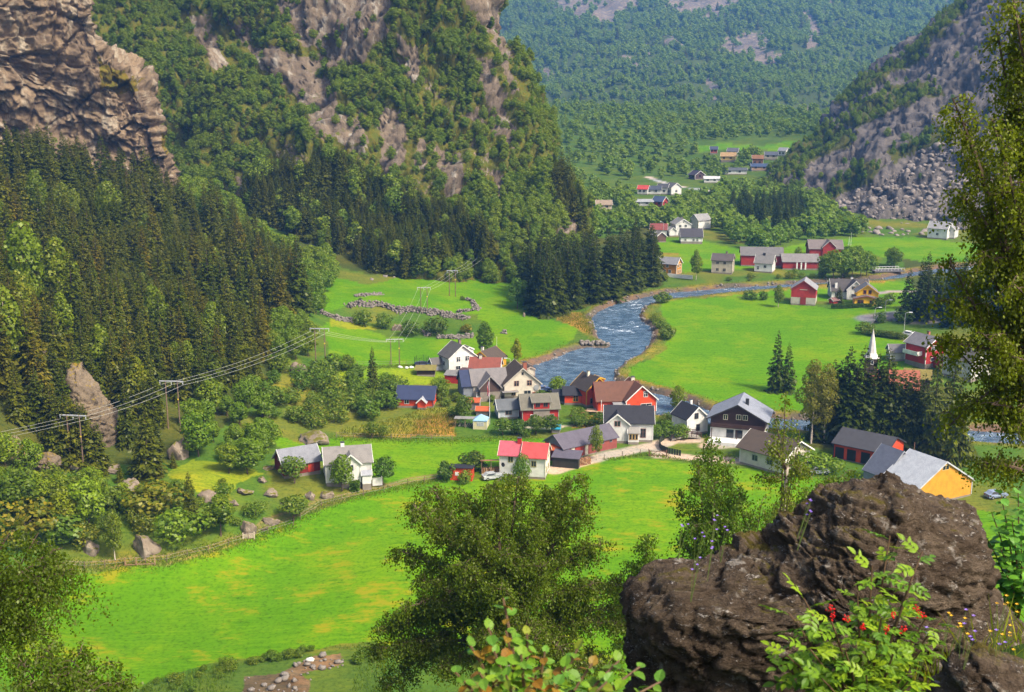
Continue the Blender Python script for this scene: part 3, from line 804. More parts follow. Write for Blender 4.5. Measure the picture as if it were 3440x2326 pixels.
# ================================================================== TREE MODELS (unit: metres at their own height)
def kites(base, tip, side, w):
    """arrays (n,3): kite-shaped leaf sprays -> verts, quads"""
    mid = base * 0.55 + tip * 0.45
    a = mid + side * w[:, None]; b = mid - side * w[:, None]
    V = np.stack([base, a, tip, b], 1).reshape(-1, 3)
    F = np.arange(len(V)).reshape(-1, 4)
    return V, F
def spruce_crown(seed, H=16.0, R=3.0, skirt=0.06, droop=0.35, n_wh=26, bare=0.0):
    rg = np.random.default_rng(seed)
    B, T, S, Wd = [], [], [], []
    for k in range(n_wh):
        f = k / (n_wh - 1.0)
        z = H * (skirt + (0.985 - skirt) * f ** 0.92)
        L0 = R * (1 - f) ** 0.82 * (0.92 + 0.25 * rg.random()) + 0.18
        nb = int(8 - 3 * f)
        off = rg.random() * 6.28
        for b in range(nb):
            if rg.random() < bare: continue
            a = off + 6.283 * (b + 0.35 * rg.normal()) / nb
            L = L0 * (0.68 + 0.5 * rg.random())
            dr = droop * (1 - 0.75 * f) + 0.12 * rg.normal() - 0.35 * f
            d = np.array((math.cos(a), math.sin(a), 0)); sd_ = np.array((-d[1], d[0], 0.0))
            p0 = np.array((0, 0, z + 0.1 * rg.normal())) + d * 0.06
            pts = [p0 + d * L * t + np.array((0, 0, -dr * L * t + 0.30 * L * max(0, t - 0.55) ** 1.5)) for t in (0, 0.3, 0.55, 0.8, 1.0)]
            B.append(p0); T.append(pts[4]); S.append(sd_ + np.array((0, 0, 0.15 * rg.normal()))); Wd.append(0.17 * L + 0.06)
            for t, q in ((1, 0.34), (2, 0.36), (3, 0.30)):
                for sg in (-1, 1):
                    if L < 0.6 and t != 2: continue
                    ln = L * q * (0.8 + 0.5 * rg.random())
                    dd = d * 0.62 + sd_ * sg * 0.78 + np.array((0, 0, -0.35 - 0.3 * rg.random()))
                    B.append(pts[t]); T.append(pts[t] + dd * ln)
                    S.append(np.cross(dd, (0, 0, 1.0)) * 0.8 + np.array((0, 0, 0.5 * rg.normal()))); Wd.append(0.26 * ln + 0.06)
            # hanging twigs
            for t in (2, 3):
                ln = (0.22 * L + 0.15) * (0.7 + 0.6 * rg.random())
                B.append(pts[t]); T.append(pts[t] + np.array((0.1 * rg.normal(), 0.1 * rg.normal(), -1)) * ln); S.append(sd_ * 0.7 + d * 0.7 * rg.normal()); Wd.append(0.30 * ln)
    V, F = kites(np.array(B), np.array(T), np.array(S), np.array(Wd))
    return npmesh('crown', V, F)
def trunk_mesh(H, r0, r1=0.02, bend=0.0, seed=0, limbs=0, limbR=2.0, lo=0.3, name='trunk', sides=6):
    rg = random.Random(seed); mb = MB()
    ax = rg.uniform(-1, 1) * bend; ay = rg.uniform(-1, 1) * bend
    f = lambda t: (ax * math.sin(t * 2.2) * H, ay * math.sin(t * 2.6) * H, H * t)
    n = 6
    mb.tube([f(i / n) if i else (0, 0, -0.4) for i in range(n + 1)], [r0 * 1.15] + [r0 + (r1 - r0) * i / n for i in range(1, n + 1)], sides)
    for k in range(limbs):
        t = lo + (0.92 - lo) * k / max(1, limbs - 1); a = k * 2.4 + rg.random()
        p = Vector(f(t)); L = limbR * (1.15 - t) * rg.uniform(0.7, 1.1)
        e = p + Vector((math.cos(a) * L, math.sin(a) * L, L * rg.uniform(0.35, 0.8)))
        m_ = p.lerp(e, 0.5) + Vector((0, 0, -0.08 * L))
        rr = r0 * (1 - t) * 0.55 + 0.02
        mb.tube([p, m_, e], [rr, rr * 0.7, 0.015], 4, False)
    return mb.mesh(name)
def broad_crown(seed, H=9.0, R=3.0, lo=0.22, lobes=9, n=1300, leaf=0.34, flat=1.0, tall=False, sag=0.0):
    rg = np.random.default_rng(seed)
    C, RR = [], []
    zc = H * (1 + lo) / 2; hz = H * (1 - lo) / 2
    for k in range(lobes):
        t = (k + 0.5) / lobes
        zz = -0.9 + 1.75 * t
        prof = math.sqrt(max(0.05, 1 - (zz * 0.95) ** 2)) if not tall else math.sqrt(max(0.05, 1 - abs(zz) ** 1.5)) * (1.0 - 0.28 * max(0, zz))
        a = k * 2.4 + rg.random()
        rad = R * prof * (0.35 + 0.35 * rg.random())
        C.append((math.cos(a) * rad, math.sin(a) * rad, zc + zz * hz * 0.78)); RR.append(R * (0.40 + 0.22 * rg.random()) * (0.55 + 0.45 * prof))
    C.append((0, 0, zc + hz * 0.75)); RR.append(R * 0.38)
    C.append((0, 0, zc)); RR.append(R * 0.6)
    C = np.array(C); RR = np.array(RR)
    wts = RR ** 2 / (RR ** 2).sum()
    li = rg.choice(len(C), n, p=wts)
    d = rg.normal(size=(n, 3)); d /= np.linalg.norm(d, axis=1, keepdims=True)
    rr = RR[li] * (0.62 + 0.45 * rg.random(n) ** 0.6)
    p = C[li] + d * rr[:, None] * np.array((1, 1, 0.82 * flat))
    # drop leaves buried deep in other lobes
    keep = np.ones(n, bool)
    for k in range(len(C)):
        q = np.linalg.norm((p - C[k]) / np.array((1, 1, 0.82 * flat)), axis=1)
        keep &= ~((q < RR[k] * 0.55) & (li != k))
    p, d = p[keep], d[keep]; m = len(p)
    nrm = d * 1.15 + rg.normal(size=(m, 3)) * 0.42 + np.array((0, 0, 0.3))
    nrm /= np.linalg.norm(nrm, axis=1, keepdims=True)
    t = np.cross(nrm, rg.normal(size=(m, 3))); t /= np.linalg.norm(t, axis=1, keepdims=True) + 1e-9
    if sag: t = t * (1 - sag) + np.array((0, 0, -1.0)) * sag
    s = np.cross(nrm, t); s /= np.linalg.norm(s, axis=1, keepdims=True) + 1e-9
    L = leaf * (0.6 + 0.9 * rg.random(m))
    V, F = kites(p - t * L[:, None], p + t * L[:, None], s, L * 0.75)
    return npmesh('crown', V, F)

PROTO = {}
def addp(kind, crown, trunk, H, mat, bark):
    crown.materials.append(mat); trunk.materials.append(bark)
    PROTO.setdefault(kind, []).append((crown, trunk, H))
for k, (R, sk, dr) in enumerate(((3.5, 0.05, 0.35), (3.0, 0.07, 0.45), (3.8, 0.04, 0.30), (2.7, 0.10, 0.5))):
    addp('spruce', spruce_crown(100 + k, 16, R, sk, dr), trunk_mesh(15.6, 0.22, 0.02, 0, k), 16.0, M_SPRUCE, M_BARK)
for k in range(3):
    addp('broad', broad_crown(200 + k, 9, 3.0 + 0.3 * k, 0.16, 9 + k, 2400, 0.25), trunk_mesh(6.5, 0.16, 0.03, 0.03, k, 6, 2.4), 9.0, M_LEAF, M_BARK)
for k in range(3):
    addp('birch', broad_crown(220 + k, 12, 2.5 + 0.3 * k, 0.16, 13, 2600, 0.25, 1.15, True, 0.3), trunk_mesh(11, 0.15, 0.02, 0.03, k, 7, 2.4), 12.0, M_LEAF, M_BIRCHBARK)
for k in range(3):
    addp('bush', broad_crown(240 + k, 3.2, 1.9 + 0.2 * k, 0.0, 7, 1100, 0.17), trunk_mesh(2.0, 0.06, 0.02, 0.05, k, 5, 1.4, 0.1), 3.2, M_BUSH, M_BARK)
for k in range(2):
    addp('apple', broad_crown(260 + k, 4.6, 2.3, 0.30, 9, 1300, 0.18, 0.8), trunk_mesh(3.2, 0.14, 0.03, 0.06, k, 7, 2.0, 0.3), 4.6, M_BUSH, M_BARK)
for k in range(3):
    addp('farbroad', broad_crown(280 + k, 9, 3.2, 0.05, 7, 420, 0.55), trunk_mesh(6, 0.16, 0.03, 0.02, k), 9.0, M_FARLEAF, M_BARK)
for k, (H_, R_, lo_, tl) in enumerate(((6.0, 1.7, .06, True), (5.2, 1.9, .04, False), (6.6, 1.6, .05, True), (5.6, 2.1, .03, False), (6.2, 1.8, .05, True))):
    addp('hill', broad_crown(330 + k, H_, R_, lo_, 8 + k, 1900, 0.155, 1.0, tl, 0.1), trunk_mesh(4.4, 0.09, 0.02, 0.03, k), H_, M_LEAF, M_BARK)
M_FARLIGHT = leafmat('young_leaves', (0.11, 0.20, 0.03), (0.14, 0.22, 0.03), 0.3, 0.7)
for k in range(2):
    addp('farlight', broad_crown(310 + k, 7, 2.8, 0.05, 7, 420, 0.5), trunk_mesh(5, 0.14, 0.03, 0.02, k), 7.0, M_FARLIGHT, M_BARK)
for k in range(2):
    addp('larch', broad_crown(350 + k, 20, 3.6, 0.14, 16, 7500, 0.19, 1.15, True, 0.3), trunk_mesh(19, 0.24, 0.03, 0.015, k, 8, 3.0), 20.0, M_LEAF, M_BIRCHBARK)
for k in range(2):
    addp('dense', broad_crown(290 + k, 10, 4.2, 0.04, 12, 3600, 0.24, 0.95), trunk_mesh(6, 0.25, 0.05, 0.02, k, 5, 2.5), 10.0, M_LEAF, M_BARK)

CROWNS = {}
def tree(name, kind, loc, h, label=None, cat='tree', group=None, wx=1.0, color=None, var=None, rot=None):
    pr = PROTO[kind]
    k = random.randrange(len(pr)) if var is None else var % len(pr)
    crown, trunk, H = pr[k]
    s = h / H
    e = empty(name, loc, random.uniform(0, 6.28) if rot is None else rot, label, cat, group)
    e.scale = (s * wx, s * wx, s)
    c = link('crown', crown, e); t = link('trunk', trunk, e)
    if color: c.color = (*color, 1)
    CROWNS.setdefault((kind, k), c)
    return e

def stuff(name, label, cat, P, h, w, kind, seed=1):
    """one mass of trees: points carrying instances of the crowns that stand nearby"""
    P = np.asarray(P, np.float32)
    if len(P) == 0: return
    me = bpy.data.meshes.new(name)
    me.vertices.add(len(P)); me.vertices.foreach_set('co', P.ravel())
    H = PROTO[kind][0][2]
    sc = np.stack([h * w / H, h * w / H, h / H], 1).astype(np.float32)
    at = me.attributes.new('scl', 'FLOAT_VECTOR', 'POINT'); at.data.foreach_set('vector', sc.ravel())
    rg = np.random.default_rng(seed)
    at = me.attributes.new('rot', 'FLOAT', 'POINT'); at.data.foreach_set('value', (rg.random(len(P)) * 6.28).astype(np.float32))
    o = link(name, me)
    tag(o, label, cat, kind='stuff')
    ng = bpy.data.node_groups.new(name + '_nodes', 'GeometryNodeTree')
    ng.interface.new_socket('Geometry', in_out='INPUT', socket_type='NodeSocketGeometry')
    ng.interface.new_socket('Geometry', in_out='OUTPUT', socket_type='NodeSocketGeometry')
    gi = ng.nodes.new('NodeGroupInput'); go = ng.nodes.new('NodeGroupOutput')
    g2i = ng.nodes.new('GeometryNodeJoinGeometry')
    for k in range(len(PROTO[kind])):
        src = CROWNS.get((kind, k))
        if src is None: continue
        oi = ng.nodes.new('GeometryNodeObjectInfo'); oi.transform_space = 'ORIGINAL'
        oi.inputs['Object'].default_value = src
        oi.inputs['As Instance'].default_value = True
        ng.links.new(oi.outputs['Geometry'], g2i.inputs[0])
    ip = ng.nodes.new('GeometryNodeInstanceOnPoints')
    ip.inputs['Pick Instance'].default_value = True
    rv = ng.nodes.new('FunctionNodeRandomValue'); rv.data_type = 'INT'
    rv.inputs[4].default_value = 0; rv.inputs[5].default_value = 50
    na = ng.nodes.new('GeometryNodeInputNamedAttribute'); na.data_type = 'FLOAT_VECTOR'; na.inputs[0].default_value = 'scl'
    nr = ng.nodes.new('GeometryNodeInputNamedAttribute'); nr.data_type = 'FLOAT'; nr.inputs[0].default_value = 'rot'
    cx = ng.nodes.new('ShaderNodeCombineXYZ')
    ng.links.new(nr.outputs[0], cx.inputs[2])
    ng.links.new(gi.outputs[0], ip.inputs['Points']); ng.links.new(g2i.outputs[0], ip.inputs['Instance'])
    ng.links.new(rv.outputs[2], ip.inputs['Instance Index'])
    ng.links.new(cx.outputs[0], ip.inputs['Rotation']); ng.links.new(na.outputs[0], ip.inputs['Scale'])
    ng.links.new(ip.outputs[0], go.inputs[0])
    md = o.modifiers.new('scatter', 'NODES'); md.node_group = ng
    return o

def thin(P, dmin, rg):
    """dart throwing on a grid"""
    keep = []; cell = {}
    dmin = np.broadcast_to(np.asarray(dmin, float), (len(P),))
    cs = float(np.max(dmin)) if len(P) else 1.0
    for i in range(len(P)):
        x, y, z = P[i]; d2 = dmin[i] ** 2
        a, b, c = int(x // cs), int(y // cs), int(z // cs)
        ok = True
        for da in (-1, 0, 1):
            for db in (-1, 0, 1):
                for dc in (-1, 0, 1):
                    for j in cell.get((a + da, b + db, c + dc), ()):
                        q = P[j]
                        if (q[0] - x) ** 2 + (q[1] - y) ** 2 + (q[2] - z) ** 2 < d2: ok = False; break
                    if not ok: break
                if not ok: break
            if not ok: break
        if ok:
            keep.append(i); cell.setdefault((a, b, c), []).append(i)
    return np.array(keep, int)
def on_sheet(V, F, n, rg):
    a, b, c = V[F[:, 0]], V[F[:, 1]], V[F[:, 3]]
    ar = np.linalg.norm(np.cross(b - a, c - a), axis=1)
    i = rg.choice(len(F), n, p=ar / ar.sum())
    s, t = rg.random((2, n))
    return a[i] + (b[i] - a[i]) * s[:, None] + (c[i] - a[i]) * t[:, None]
def on_ground(poly, n, rg, ymin=140, ymax=900):
    """even spread over the ground inside a polygon of photograph pixels"""
    cs = np.array([plane_xy(*p) for p in poly])
    q = np.array([tuple(G(max(-700, p[0]), p[1])) for p in poly])
    x0, x1 = min(q[:, 0].min(), cs[:, 0].min()) - 10, max(q[:, 0].max(), cs[:, 0].max()) + 10
    y0, y1 = max(ymin, q[:, 1].min() - 30), min(ymax, max(q[:, 1].max(), cs[:, 1].max()) + 30)
    x = rg.uniform(x0, x1, n); y = rg.uniform(y0, y1, n); z = height(x, y)
    u, v = pix(x, y, z)
    m = inpoly(u, v, poly)
    return np.stack([x, y, z], 1)[m]

BLOCK = []           # (u0, u1, v0, v1): keep-clear windows in front of houses
def clear(P):
    u, v = pix(P[:, 0], P[:, 1], P[:, 2])
    m = np.ones(len(P), bool)
    for u0, u1, v0, v1 in BLOCK:
        m &= ~((u > u0) & (u < u1) & (v > v0) & (v < v1))
    return P[m]
# ================================================================== BUILDINGS
WHITE = (0.80, 0.785, 0.74); CREAM = (0.72, 0.65, 0.52); RED = (0.48, 0.026, 0.016); ORED = (0.76, 0.078, 0.018); DRED = (0.20, 0.018, 0.016)
YEL = (0.66, 0.36, 0.02); ORA = (0.62, 0.27, 0.03); BROWN = (0.055, 0.026, 0.02); GREYW = (0.36, 0.38, 0.42); PALE = (0.52, 0.50, 0.42)
R_GREY = (0.12, 0.11, 0.10); R_BLACK = (0.022, 0.022, 0.030); R_BLUE = (0.030, 0.042, 0.10); R_TILE = (0.26, 0.07, 0.045); R_BROWN = (0.15, 0.062, 0.035)
R_PURP = (0.12, 0.105, 0.135); R_MOSS = (0.17, 0.155, 0.115); R_LIGHT = (0.36, 0.37, 0.41); R_RED = (0.52, 0.07, 0.065); R_RUST = (0.48, 0.10, 0.03); R_DBR = (0.085, 0.060, 0.042)
M_PANE = None
def panemat():
    global M_PANE
    if M_PANE is None:
        m, nt, out = nmat('window_glass')
        finish(nt, out, (0.018, 0.022, 0.028), 0.08, spec=0.6)
        M_PANE = m
    return M_PANE
STONE = (0.26, 0.22, 0.18)
def hmat(root):  pass
def window(root, M, w, h, trim, cross=True, label=None):
    """M maps (s, depth, z) of the wall face to the house"""
    mb = MB(); t = 0.09; hw, hh = w/2, h/2
    pv = [(x, y, z) for y in (-0.05, 0.04) for x, z in ((-hw - t, -hh - t), (hw + t, -hh - t), (hw + t, hh + t), (-hw - t, hh + t), (-hw, -hh), (hw, -hh), (hw, hh), (-hw, hh))]
    mb.v = [tuple(M @ Vector(p)) for p in pv]
    for k in range(4):
        j = (k + 1) % 4
        mb.f += [(k, j, 4 + j, 4 + k), (8 + k, 12 + k, 12 + j, 8 + j), (k, 8 + k, 8 + j, j), (4 + k, 4 + j, 12 + j, 12 + k)]
    if cross:
        mu = MB().box(-0.035, 0.035, -0.04, 0.03, -h/2, h/2, M)
    f = mb.obj('window', paint(trim, 'trim'), root)
    if cross:
        mu.obj('mullion', paint(trim, 'trim'), f)
        if h > 1.1: MB().box(-w/2, w/2, -0.036, 0.026, h * 0.12, h * 0.12 + 0.05, M).obj('glazing_bar', paint(trim, 'trim'), f)
    MB().box(-w/2, w/2, -0.02, 0.02, -h/2, h/2, M).obj('pane', panemat(), f)
    return f
def blk(root, L, W, eave, rise, wall, roof, at=(0, 0, 0), trim=WHITE, win=(), wtrim=None, chim=(), door=(), over=0.4, wkind='wall', found=0.35, z0=0.0, rake=0.4, gable=None, base=None, rkind='roof', asym=0.0):
    """a gabled block: ridge along its own x; faces F(-y) B(+y) R(+x) L(-x)"""
    A = Matrix.Translation((at[0], at[1], z0)) @ Matrix.Rotation(math.radians(at[2]), 4, 'Z')
    wtrim = wtrim or trim
    if found:
        MB().box(-L/2 + 0.03, L/2 - 0.03, -W/2 + 0.03, W/2 - 0.03, -1.5, found, A).obj('foundation', paint(STONE, 'stone'), root)
    ry = asym
    z = found
    if base:
        MB().box(-L/2, L/2, -W/2, W/2, z, base[0], A).obj('base_wall', paint(base[1], 'stone'), root); z = base[0]
    mb = MB()
    mb.prism([(-W/2, z), (W/2, z), (W/2, eave), (ry, eave + rise), (-W/2, eave)], -L/2, L/2, A)
    mb.obj('wall', paint(wall, wkind), root)
    if gable:
        for sx in (-1, 1):
            mb = MB(); x0, x1 = (L/2, L/2 + 0.05) if sx > 0 else (-L/2 - 0.05, -L/2)
            mb.prism([(-W/2, eave), (W/2, eave), (ry, eave + rise)], x0, x1, A); mb.obj('gable_cladding', paint(gable, 'barn'), root)
    th = 0.14
    sl0, sl1 = rise / (W/2 + ry), rise / (W/2 - ry)
    yo = W/2 + over; za, zb, zt = eave - over * sl0 + 0.01, eave - over * sl1 + 0.01, eave + rise + 0.01
    MB().prism([(-yo, za), (ry, zt), (yo, zb), (yo, zb + th), (ry, zt + th), (-yo, za + th)], -L/2 - rake, L/2 + rake, A).obj('roof', paint(roof, rkind), root)
    for sx in (-1, 1):
        x0, x1 = (L/2 + rake, L/2 + rake + 0.06) if sx > 0 else (-L/2 - rake - 0.06, -L/2 - rake)
        for ye, ze in ((-yo, za), (yo, zb)):
            MB().prism([(ye, ze - 0.12), (ry, zt - 0.12), (ry, zt + th + 0.05), (ye, ze + th + 0.05)][::(1 if ye > 0 else -1)], x0, x1, A).obj('bargeboard', paint(trim, 'trim'), root)
    if wkind == 'wall' and L > 3:
        for sx in (-1, 1):
            for sy in (-1, 1):
                MB().box(sx * L/2 - 0.09, sx * L/2 + 0.09, sy * W/2 - 0.09, sy * W/2 + 0.09, z, eave - 0.05, A).obj('corner_board', paint(trim, 'trim'), root)
    def face(f, s, zz, off=0.03):
        if f == 'F': return A @ Matrix.Translation((s, -W/2 - off, zz))
        if f == 'B': return A @ Matrix.Translation((-s, W/2 + off, zz)) @ Matrix.Rotation(math.pi, 4, 'Z')
        if f == 'R': return A @ Matrix.Translation((L/2 + off + (0.05 if gable else 0), s, zz)) @ Matrix.Rotation(math.pi/2, 4, 'Z')
        return A @ Matrix.Translation((-L/2 - off - (0.05 if gable else 0), -s, zz)) @ Matrix.Rotation(-math.pi/2, 4, 'Z')
    for wd in win:
        f, s, zz, w, h = wd[:5]
        window(root, face(f, s, zz), w, h, wd[5] if len(wd) > 5 else wtrim, w > 0.5)
    for d in door:
        f, s, w, h, c = d
        M = face(f, s, found + h/2)
        do = MB().box(-w/2, w/2, -0.05, 0.05, -h/2, h/2, M).obj('door', paint(c, 'door'), root)
        if w < 1.6: MB().box(w/2 - 0.2, w/2 - 0.1, -0.1, -0.05, -0.1, 0.02, M).obj('handle', plain((0.3, 0.3, 0.3), 0.4, 0.8), do)
    for c in chim:
        x, y, s, h, cc = c
        half = W/2
        zr = eave + rise * (1 - abs(y) / half)
        ch = MB().box(x - s/2, x + s/2, y - s/2, y + s/2, zr - 0.4, eave + rise + h, A).obj('chimney', paint(cc, 'stone'), root)
        MB().box(x - s/2 - 0.06, x + s/2 + 0.06, y - s/2 - 0.06, y + s/2 + 0.06, eave + rise + h, eave + rise + h + 0.1, A).obj('chimney_cap', plain((0.06, 0.06, 0.06)), ch)
    return A
def leanto(root, at, L, D, z0, z1, zb, wall, roof, walls=True, posts=0, over=0.25):
    """single-pitch block: front (-y) height z0, back (+y) height z1"""
    A = Matrix.Translation((at[0], at[1], zb)) @ Matrix.Rotation(math.radians(at[2]), 4, 'Z')
    if walls: MB().prism([(-D/2, -1.0), (D/2, -1.0), (D/2, z1), (-D/2, z0)], -L/2, L/2, A).obj('wall', paint(wall, 'barn'), root)
    sl = (z1 - z0) / D
    MB().prism([(-D/2 - over, z0 - sl * over + .01), (D/2 + over, z1 + sl * over + .01), (D/2 + over, z1 + sl * over + .12), (-D/2 - over, z0 - sl * over + .12)], -L/2 - over, L/2 + over, A).obj('roof', paint(roof, 'roof'), root)
    for k in range(posts):
        x = -L/2 + L * k / max(1, posts - 1)
        MB().box(x - .07, x + .07, -D/2, -D/2 + .14, -1.0, z0, A).obj('post', paint((0.2, 0.14, 0.09), 'post'), root)
    return A
HOUSES = []
def house(name, u, v, th, label, cat='house', group=None, guard=None, dz=0.0):
    p = G(u, v); p.z += dz
    r = empty(name, p, math.radians(th), label, cat, group)
    HOUSES.append(r)
    k = 3850 / p.y
    g = guard if guard is not None else 5.0
    BLOCK.append((u - g * k, u + g * k, v - 5 * 3850 * 85 / p.y ** 2, v + (6.5 if p.y > 480 else 3.0) * k))
    return r

# ---- the village in the middle
r = house('white_house', 1537, 1243, -62, 'white house with grey gable roof and brick chimney beside the trampoline')
blk(r, 6.2, 7.6, 4.2, 3.0, WHITE, R_GREY, win=(('R', -1.2, 3.6, 1.0, 1.2), ('R', 1.4, 3.6, 1.2, 1.2), ('R', -1.3, 1.4, 1.2, 0.9), ('F', 0, 2.2, 1.0, 1.1)), chim=((0.2, 0.6, 0.6, 0.9, (0.25, 0.17, 0.13)),), found=0.5)
blk(r, 3.0, 2.6, 2.2, 1.2, GREYW, R_GREY, at=(-2.0, -5.2, 90), win=(('R', 0, 1.4, 0.8, 0.7),))
A = blk(r, 2.6, 2.4, 5.6, 0.6, WHITE, R_GREY, at=(0.6, 2.6, 0), found=4.4, trim=WHITE, over=.2, rake=.2)
r = house('yellow_house', 1640, 1236, 62, 'yellow house with dark roof behind the red-tiled house')
blk(r, 7.5, 6.6, 2.8, 2.3, YEL, R_DBR, trim=YEL, win=(('L', 0, 3.8, 0.6, 0.7, WHITE), ('F', 1, 1.8, 1, 1, WHITE)), chim=((-1.4, 0.9, 0.6, 0.8, CREAM),))
r = house('white_house', 1632, 1268, -7, 'white house with weathered red tile roof and pale chimney')
blk(r, 7.6, 5.8, 3.0, 2.2, WHITE, R_TILE, win=(('F', -1.5, 1.6, 1.0, 1.0), ('R', 0, 3.4, .7, .8)), chim=((-1.3, -0.2, 0.7, 0.7, CREAM),))
r = house('red_shed', 1522, 1283, -12, 'red shed with grey lean-to roof in front of the white house', 'shed', guard=2)
leanto(r, (0, 0, 0), 3.6, 3.0, 2.0, 2.5, 0, RED, (0.22, 0.21, 0.2))
leanto(r, (3.1, 1.0, 0), 2.3, 3.2, 3.3, 3.1, 0, DRED, (0.10, 0.05, 0.05))
MB().box(1.9, 2.6, -1.62, -1.52, 0.2, 1.9).obj('door', paint((0.03, 0.02, 0.02), 'door'), r)
r = house('cream_house', 1742, 1322, -78, 'large cream house with brick chimney, porch and brown gabled veranda')
blk(r, 9.0, 8.8, 3.6, 3.8, CREAM, R_DBR, trim=(0.55, 0.5, 0.42), win=(('R', -1.5, 3.7, 1.1, 1.2, (0.45, 0.28, 0.2)), ('R', 1.7, 3.7, 1.1, 1.2, (0.45, 0.28, 0.2)), ('R', 0, 6.1, 0.5, 0.7), ('R', -2.2, 1.4, 0.9, 1.2, (0.45, 0.28, 0.2)), ('R', 1.2, 1.3, 1.6, 1.0), ('R', 2.8, 0.9, 0.6, 0.7, (0.4, 0.1, 0.06))), chim=((1.5, 1.2, 0.9, 0.8, (0.36, 0.12, 0.07)),), found=.6)
blk(r, 4.0, 2.2, 6.3, 0.5, CREAM, R_DBR, at=(-0.6, 2.6, 0), found=4.6, over=.2, rake=.2, trim=(0.5, .4, .33))
A = blk(r, 8.2, 7.0, 3.4, 3.0, CREAM, (0.21, 0.19, 0.185), at=(-1.0, -7.6, 90), trim=(0.3, 0.27, 0.25), win=(('R', -1, 1.6, 1, 1.2), ('R', 1, 1.6, 1, 1.2)))
blk(r, 5.2, 5.0, 3.3, 2.6, (0.085, 0.05, 0.038), (0.20, 0.18, 0.175), at=(2.3, -8.0, 0), trim=(0.33, 0.31, 0.3), wkind='barn', found=2.1, rake=.5)
blk(r, 4.0, 7.2, 3.3, 2.9, (0.25, 0.27, 0.3), R_BLUE, at=(-1.2, -12.2, 90), trim=R_BLUE)
mb = MB()
for s in (-11.2, -9.2, -7.2, -5.4): mb.box(4.0, 4.14, s - .07, s + .07, -0.5, 2.0)
mb.obj('post', paint(WHITE, 'post'), r)
MB().box(2.0, 4.3, -11.4, -5.2, 2.0, 2.1).obj('porch_roof', paint((0.3, 0.28, 0.27), 'roof'), r)
MB().box(4.05, 4.13, -11.3, -5.3, 0.2, 1.0).obj('railing', paint(WHITE, 'trim'), r)
MB().box(1.0, 4.2, -11.4, -5.2, -1.2, 0.2).obj('porch_floor', paint((0.45, .42, .38), 'trim'), r)
MB().tube([(4.62, 3.4, 2.5), (4.7, 3.4, 2.5)], [.65, .65], 16).obj('satellite_dish', plain((0.3, 0.31, 0.31)), r)
MB().box(4.4, 6.0, -5.2, -1.2, 1.9, 2.02).obj('porch_roof', paint((0.26, 0.24, 0.23), 'roof'), r)
r = house('red_cabin', 1402, 1357, -5, 'red cabin with blue tile roof and small white gabled porch')
blk(r, 8.6, 6.2, 2.2, 2.2, ORED, R_BLUE, trim=(0.1, 0.11, 0.15), win=(('F', -2, 1.3, 1, .9, WHITE),), over=.5)
blk(r, 1.8, 2.0, 1.7, .9, ORED, R_LIGHT, at=(1.8, -3.6, 90), over=.3)
r = house('turf_hut', 1432, 1258, 0, 'dark timber hut with a grassy turf roof', 'hut', guard=2)
blk(r, 4.6, 3.6, 1.7, 0.7, BROWN, (0.20, 0.17, 0.04), trim=(0.16, 0.11, 0.04), wkind='barn', rkind='turf', over=.5)
r = house('grey_house', 1702, 1398, 12, 'small pale grey house with slate grey roof beside the red mossy-roofed house')
blk(r, 4.6, 4.4, 2.3, 1.7, (0.50, 0.53, 0.58), (0.13, 0.14, 0.15), win=(('F', 0, 1.4, 1.4, .9, (0.3, 0.2, 0.18)), ('L', 0, 1.5, .8, .9)))
r = house('red_house', 1808, 1404, 8, 'deep red house with mossy stone roof and wide dormer')
blk(r, 8.3, 6.6, 3.2, 2.5, RED, R_MOSS, trim=(0.33, 0.31, 0.25), win=(('F', -1.4, 1.2, 1.7, 1.0, WHITE), ('F', 2.2, 1.2, 1.7, 1.0, (0.4, .36, .28)), ('L', 0, 4.0, .5, .7)), over=.5)
A = blk(r, 3.8, 4.4, 4.7, 0.7, RED, R_MOSS, at=(0.2, -1.4, 0), found=3.1, win=(('F', -0.9, 4.05, .9, 0.9, (0.2, 0.07, 0.05)), ('F', 0.9, 4.05, .9, 0.9, (0.2, 0.07, 0.05))), trim=(0.33, 0.31, 0.25))
r = house('orange_red_house', 1984, 1350, -62, 'orange-red house with yellow trim and a low dark-roofed wing by the river')
blk(r, 6.5, 6.4, 3.9, 2.7, ORED, (0.065, 0.05, 0.042), trim=YEL, wtrim=YEL, win=(('R', 0.3, 3.4, .9, 1.3, (0.6, .5, .3)), ('R', -1.6, 1.2, 1.0, 1.2, (0.1, .2, .12)), ('R', 0, 5.8, .4, .5)), chim=((-0.6, -0.4, .6, .9, CREAM),))
blk(r, 2.2, 2.4, 5.3, .5, ORED, (0.065, 0.05, 0.042), at=(-0.6, 2.3, 0), found=4.2, trim=YEL, over=.2, rake=.2)
blk(r, 5.0, 4.2, 2.4, 1.4, ORED, R_BLACK, at=(-1.6, -3.6, 62), trim=R_BLACK, win=(('F', 0.2, 1.4, 1.1, 1.3, YEL),))
blk(r, 2.6, 3.0, 2.0, .9, (0.06, .05, .05), R_BLACK, at=(-3.8, -6.6, 62), trim=R_BLACK)
r = house('red_house', 2082, 1374, 6, 'bright red house with brown tile roof, white windows and grey porch')
blk(r, 10.0, 7.2, 3.2, 3.4, ORED, R_BROWN, at=(-1.0, 0, 0), trim=DRED, win=(('F', -2.2, 1.5, .9, 1.3), ('L', 0.2, 4.0, .7, 1.2)), chim=((4.2, 1.2, .8, .8, CREAM),))
blk(r, 8.0, 7.4, 3.4, 3.2, ORED, R_BROWN, at=(3.5, -0.6, -81), win=(('R', 1.0, 4.6, .9, 1.2), ('R', 1.2, 1.7, 2.6, 1.2)))
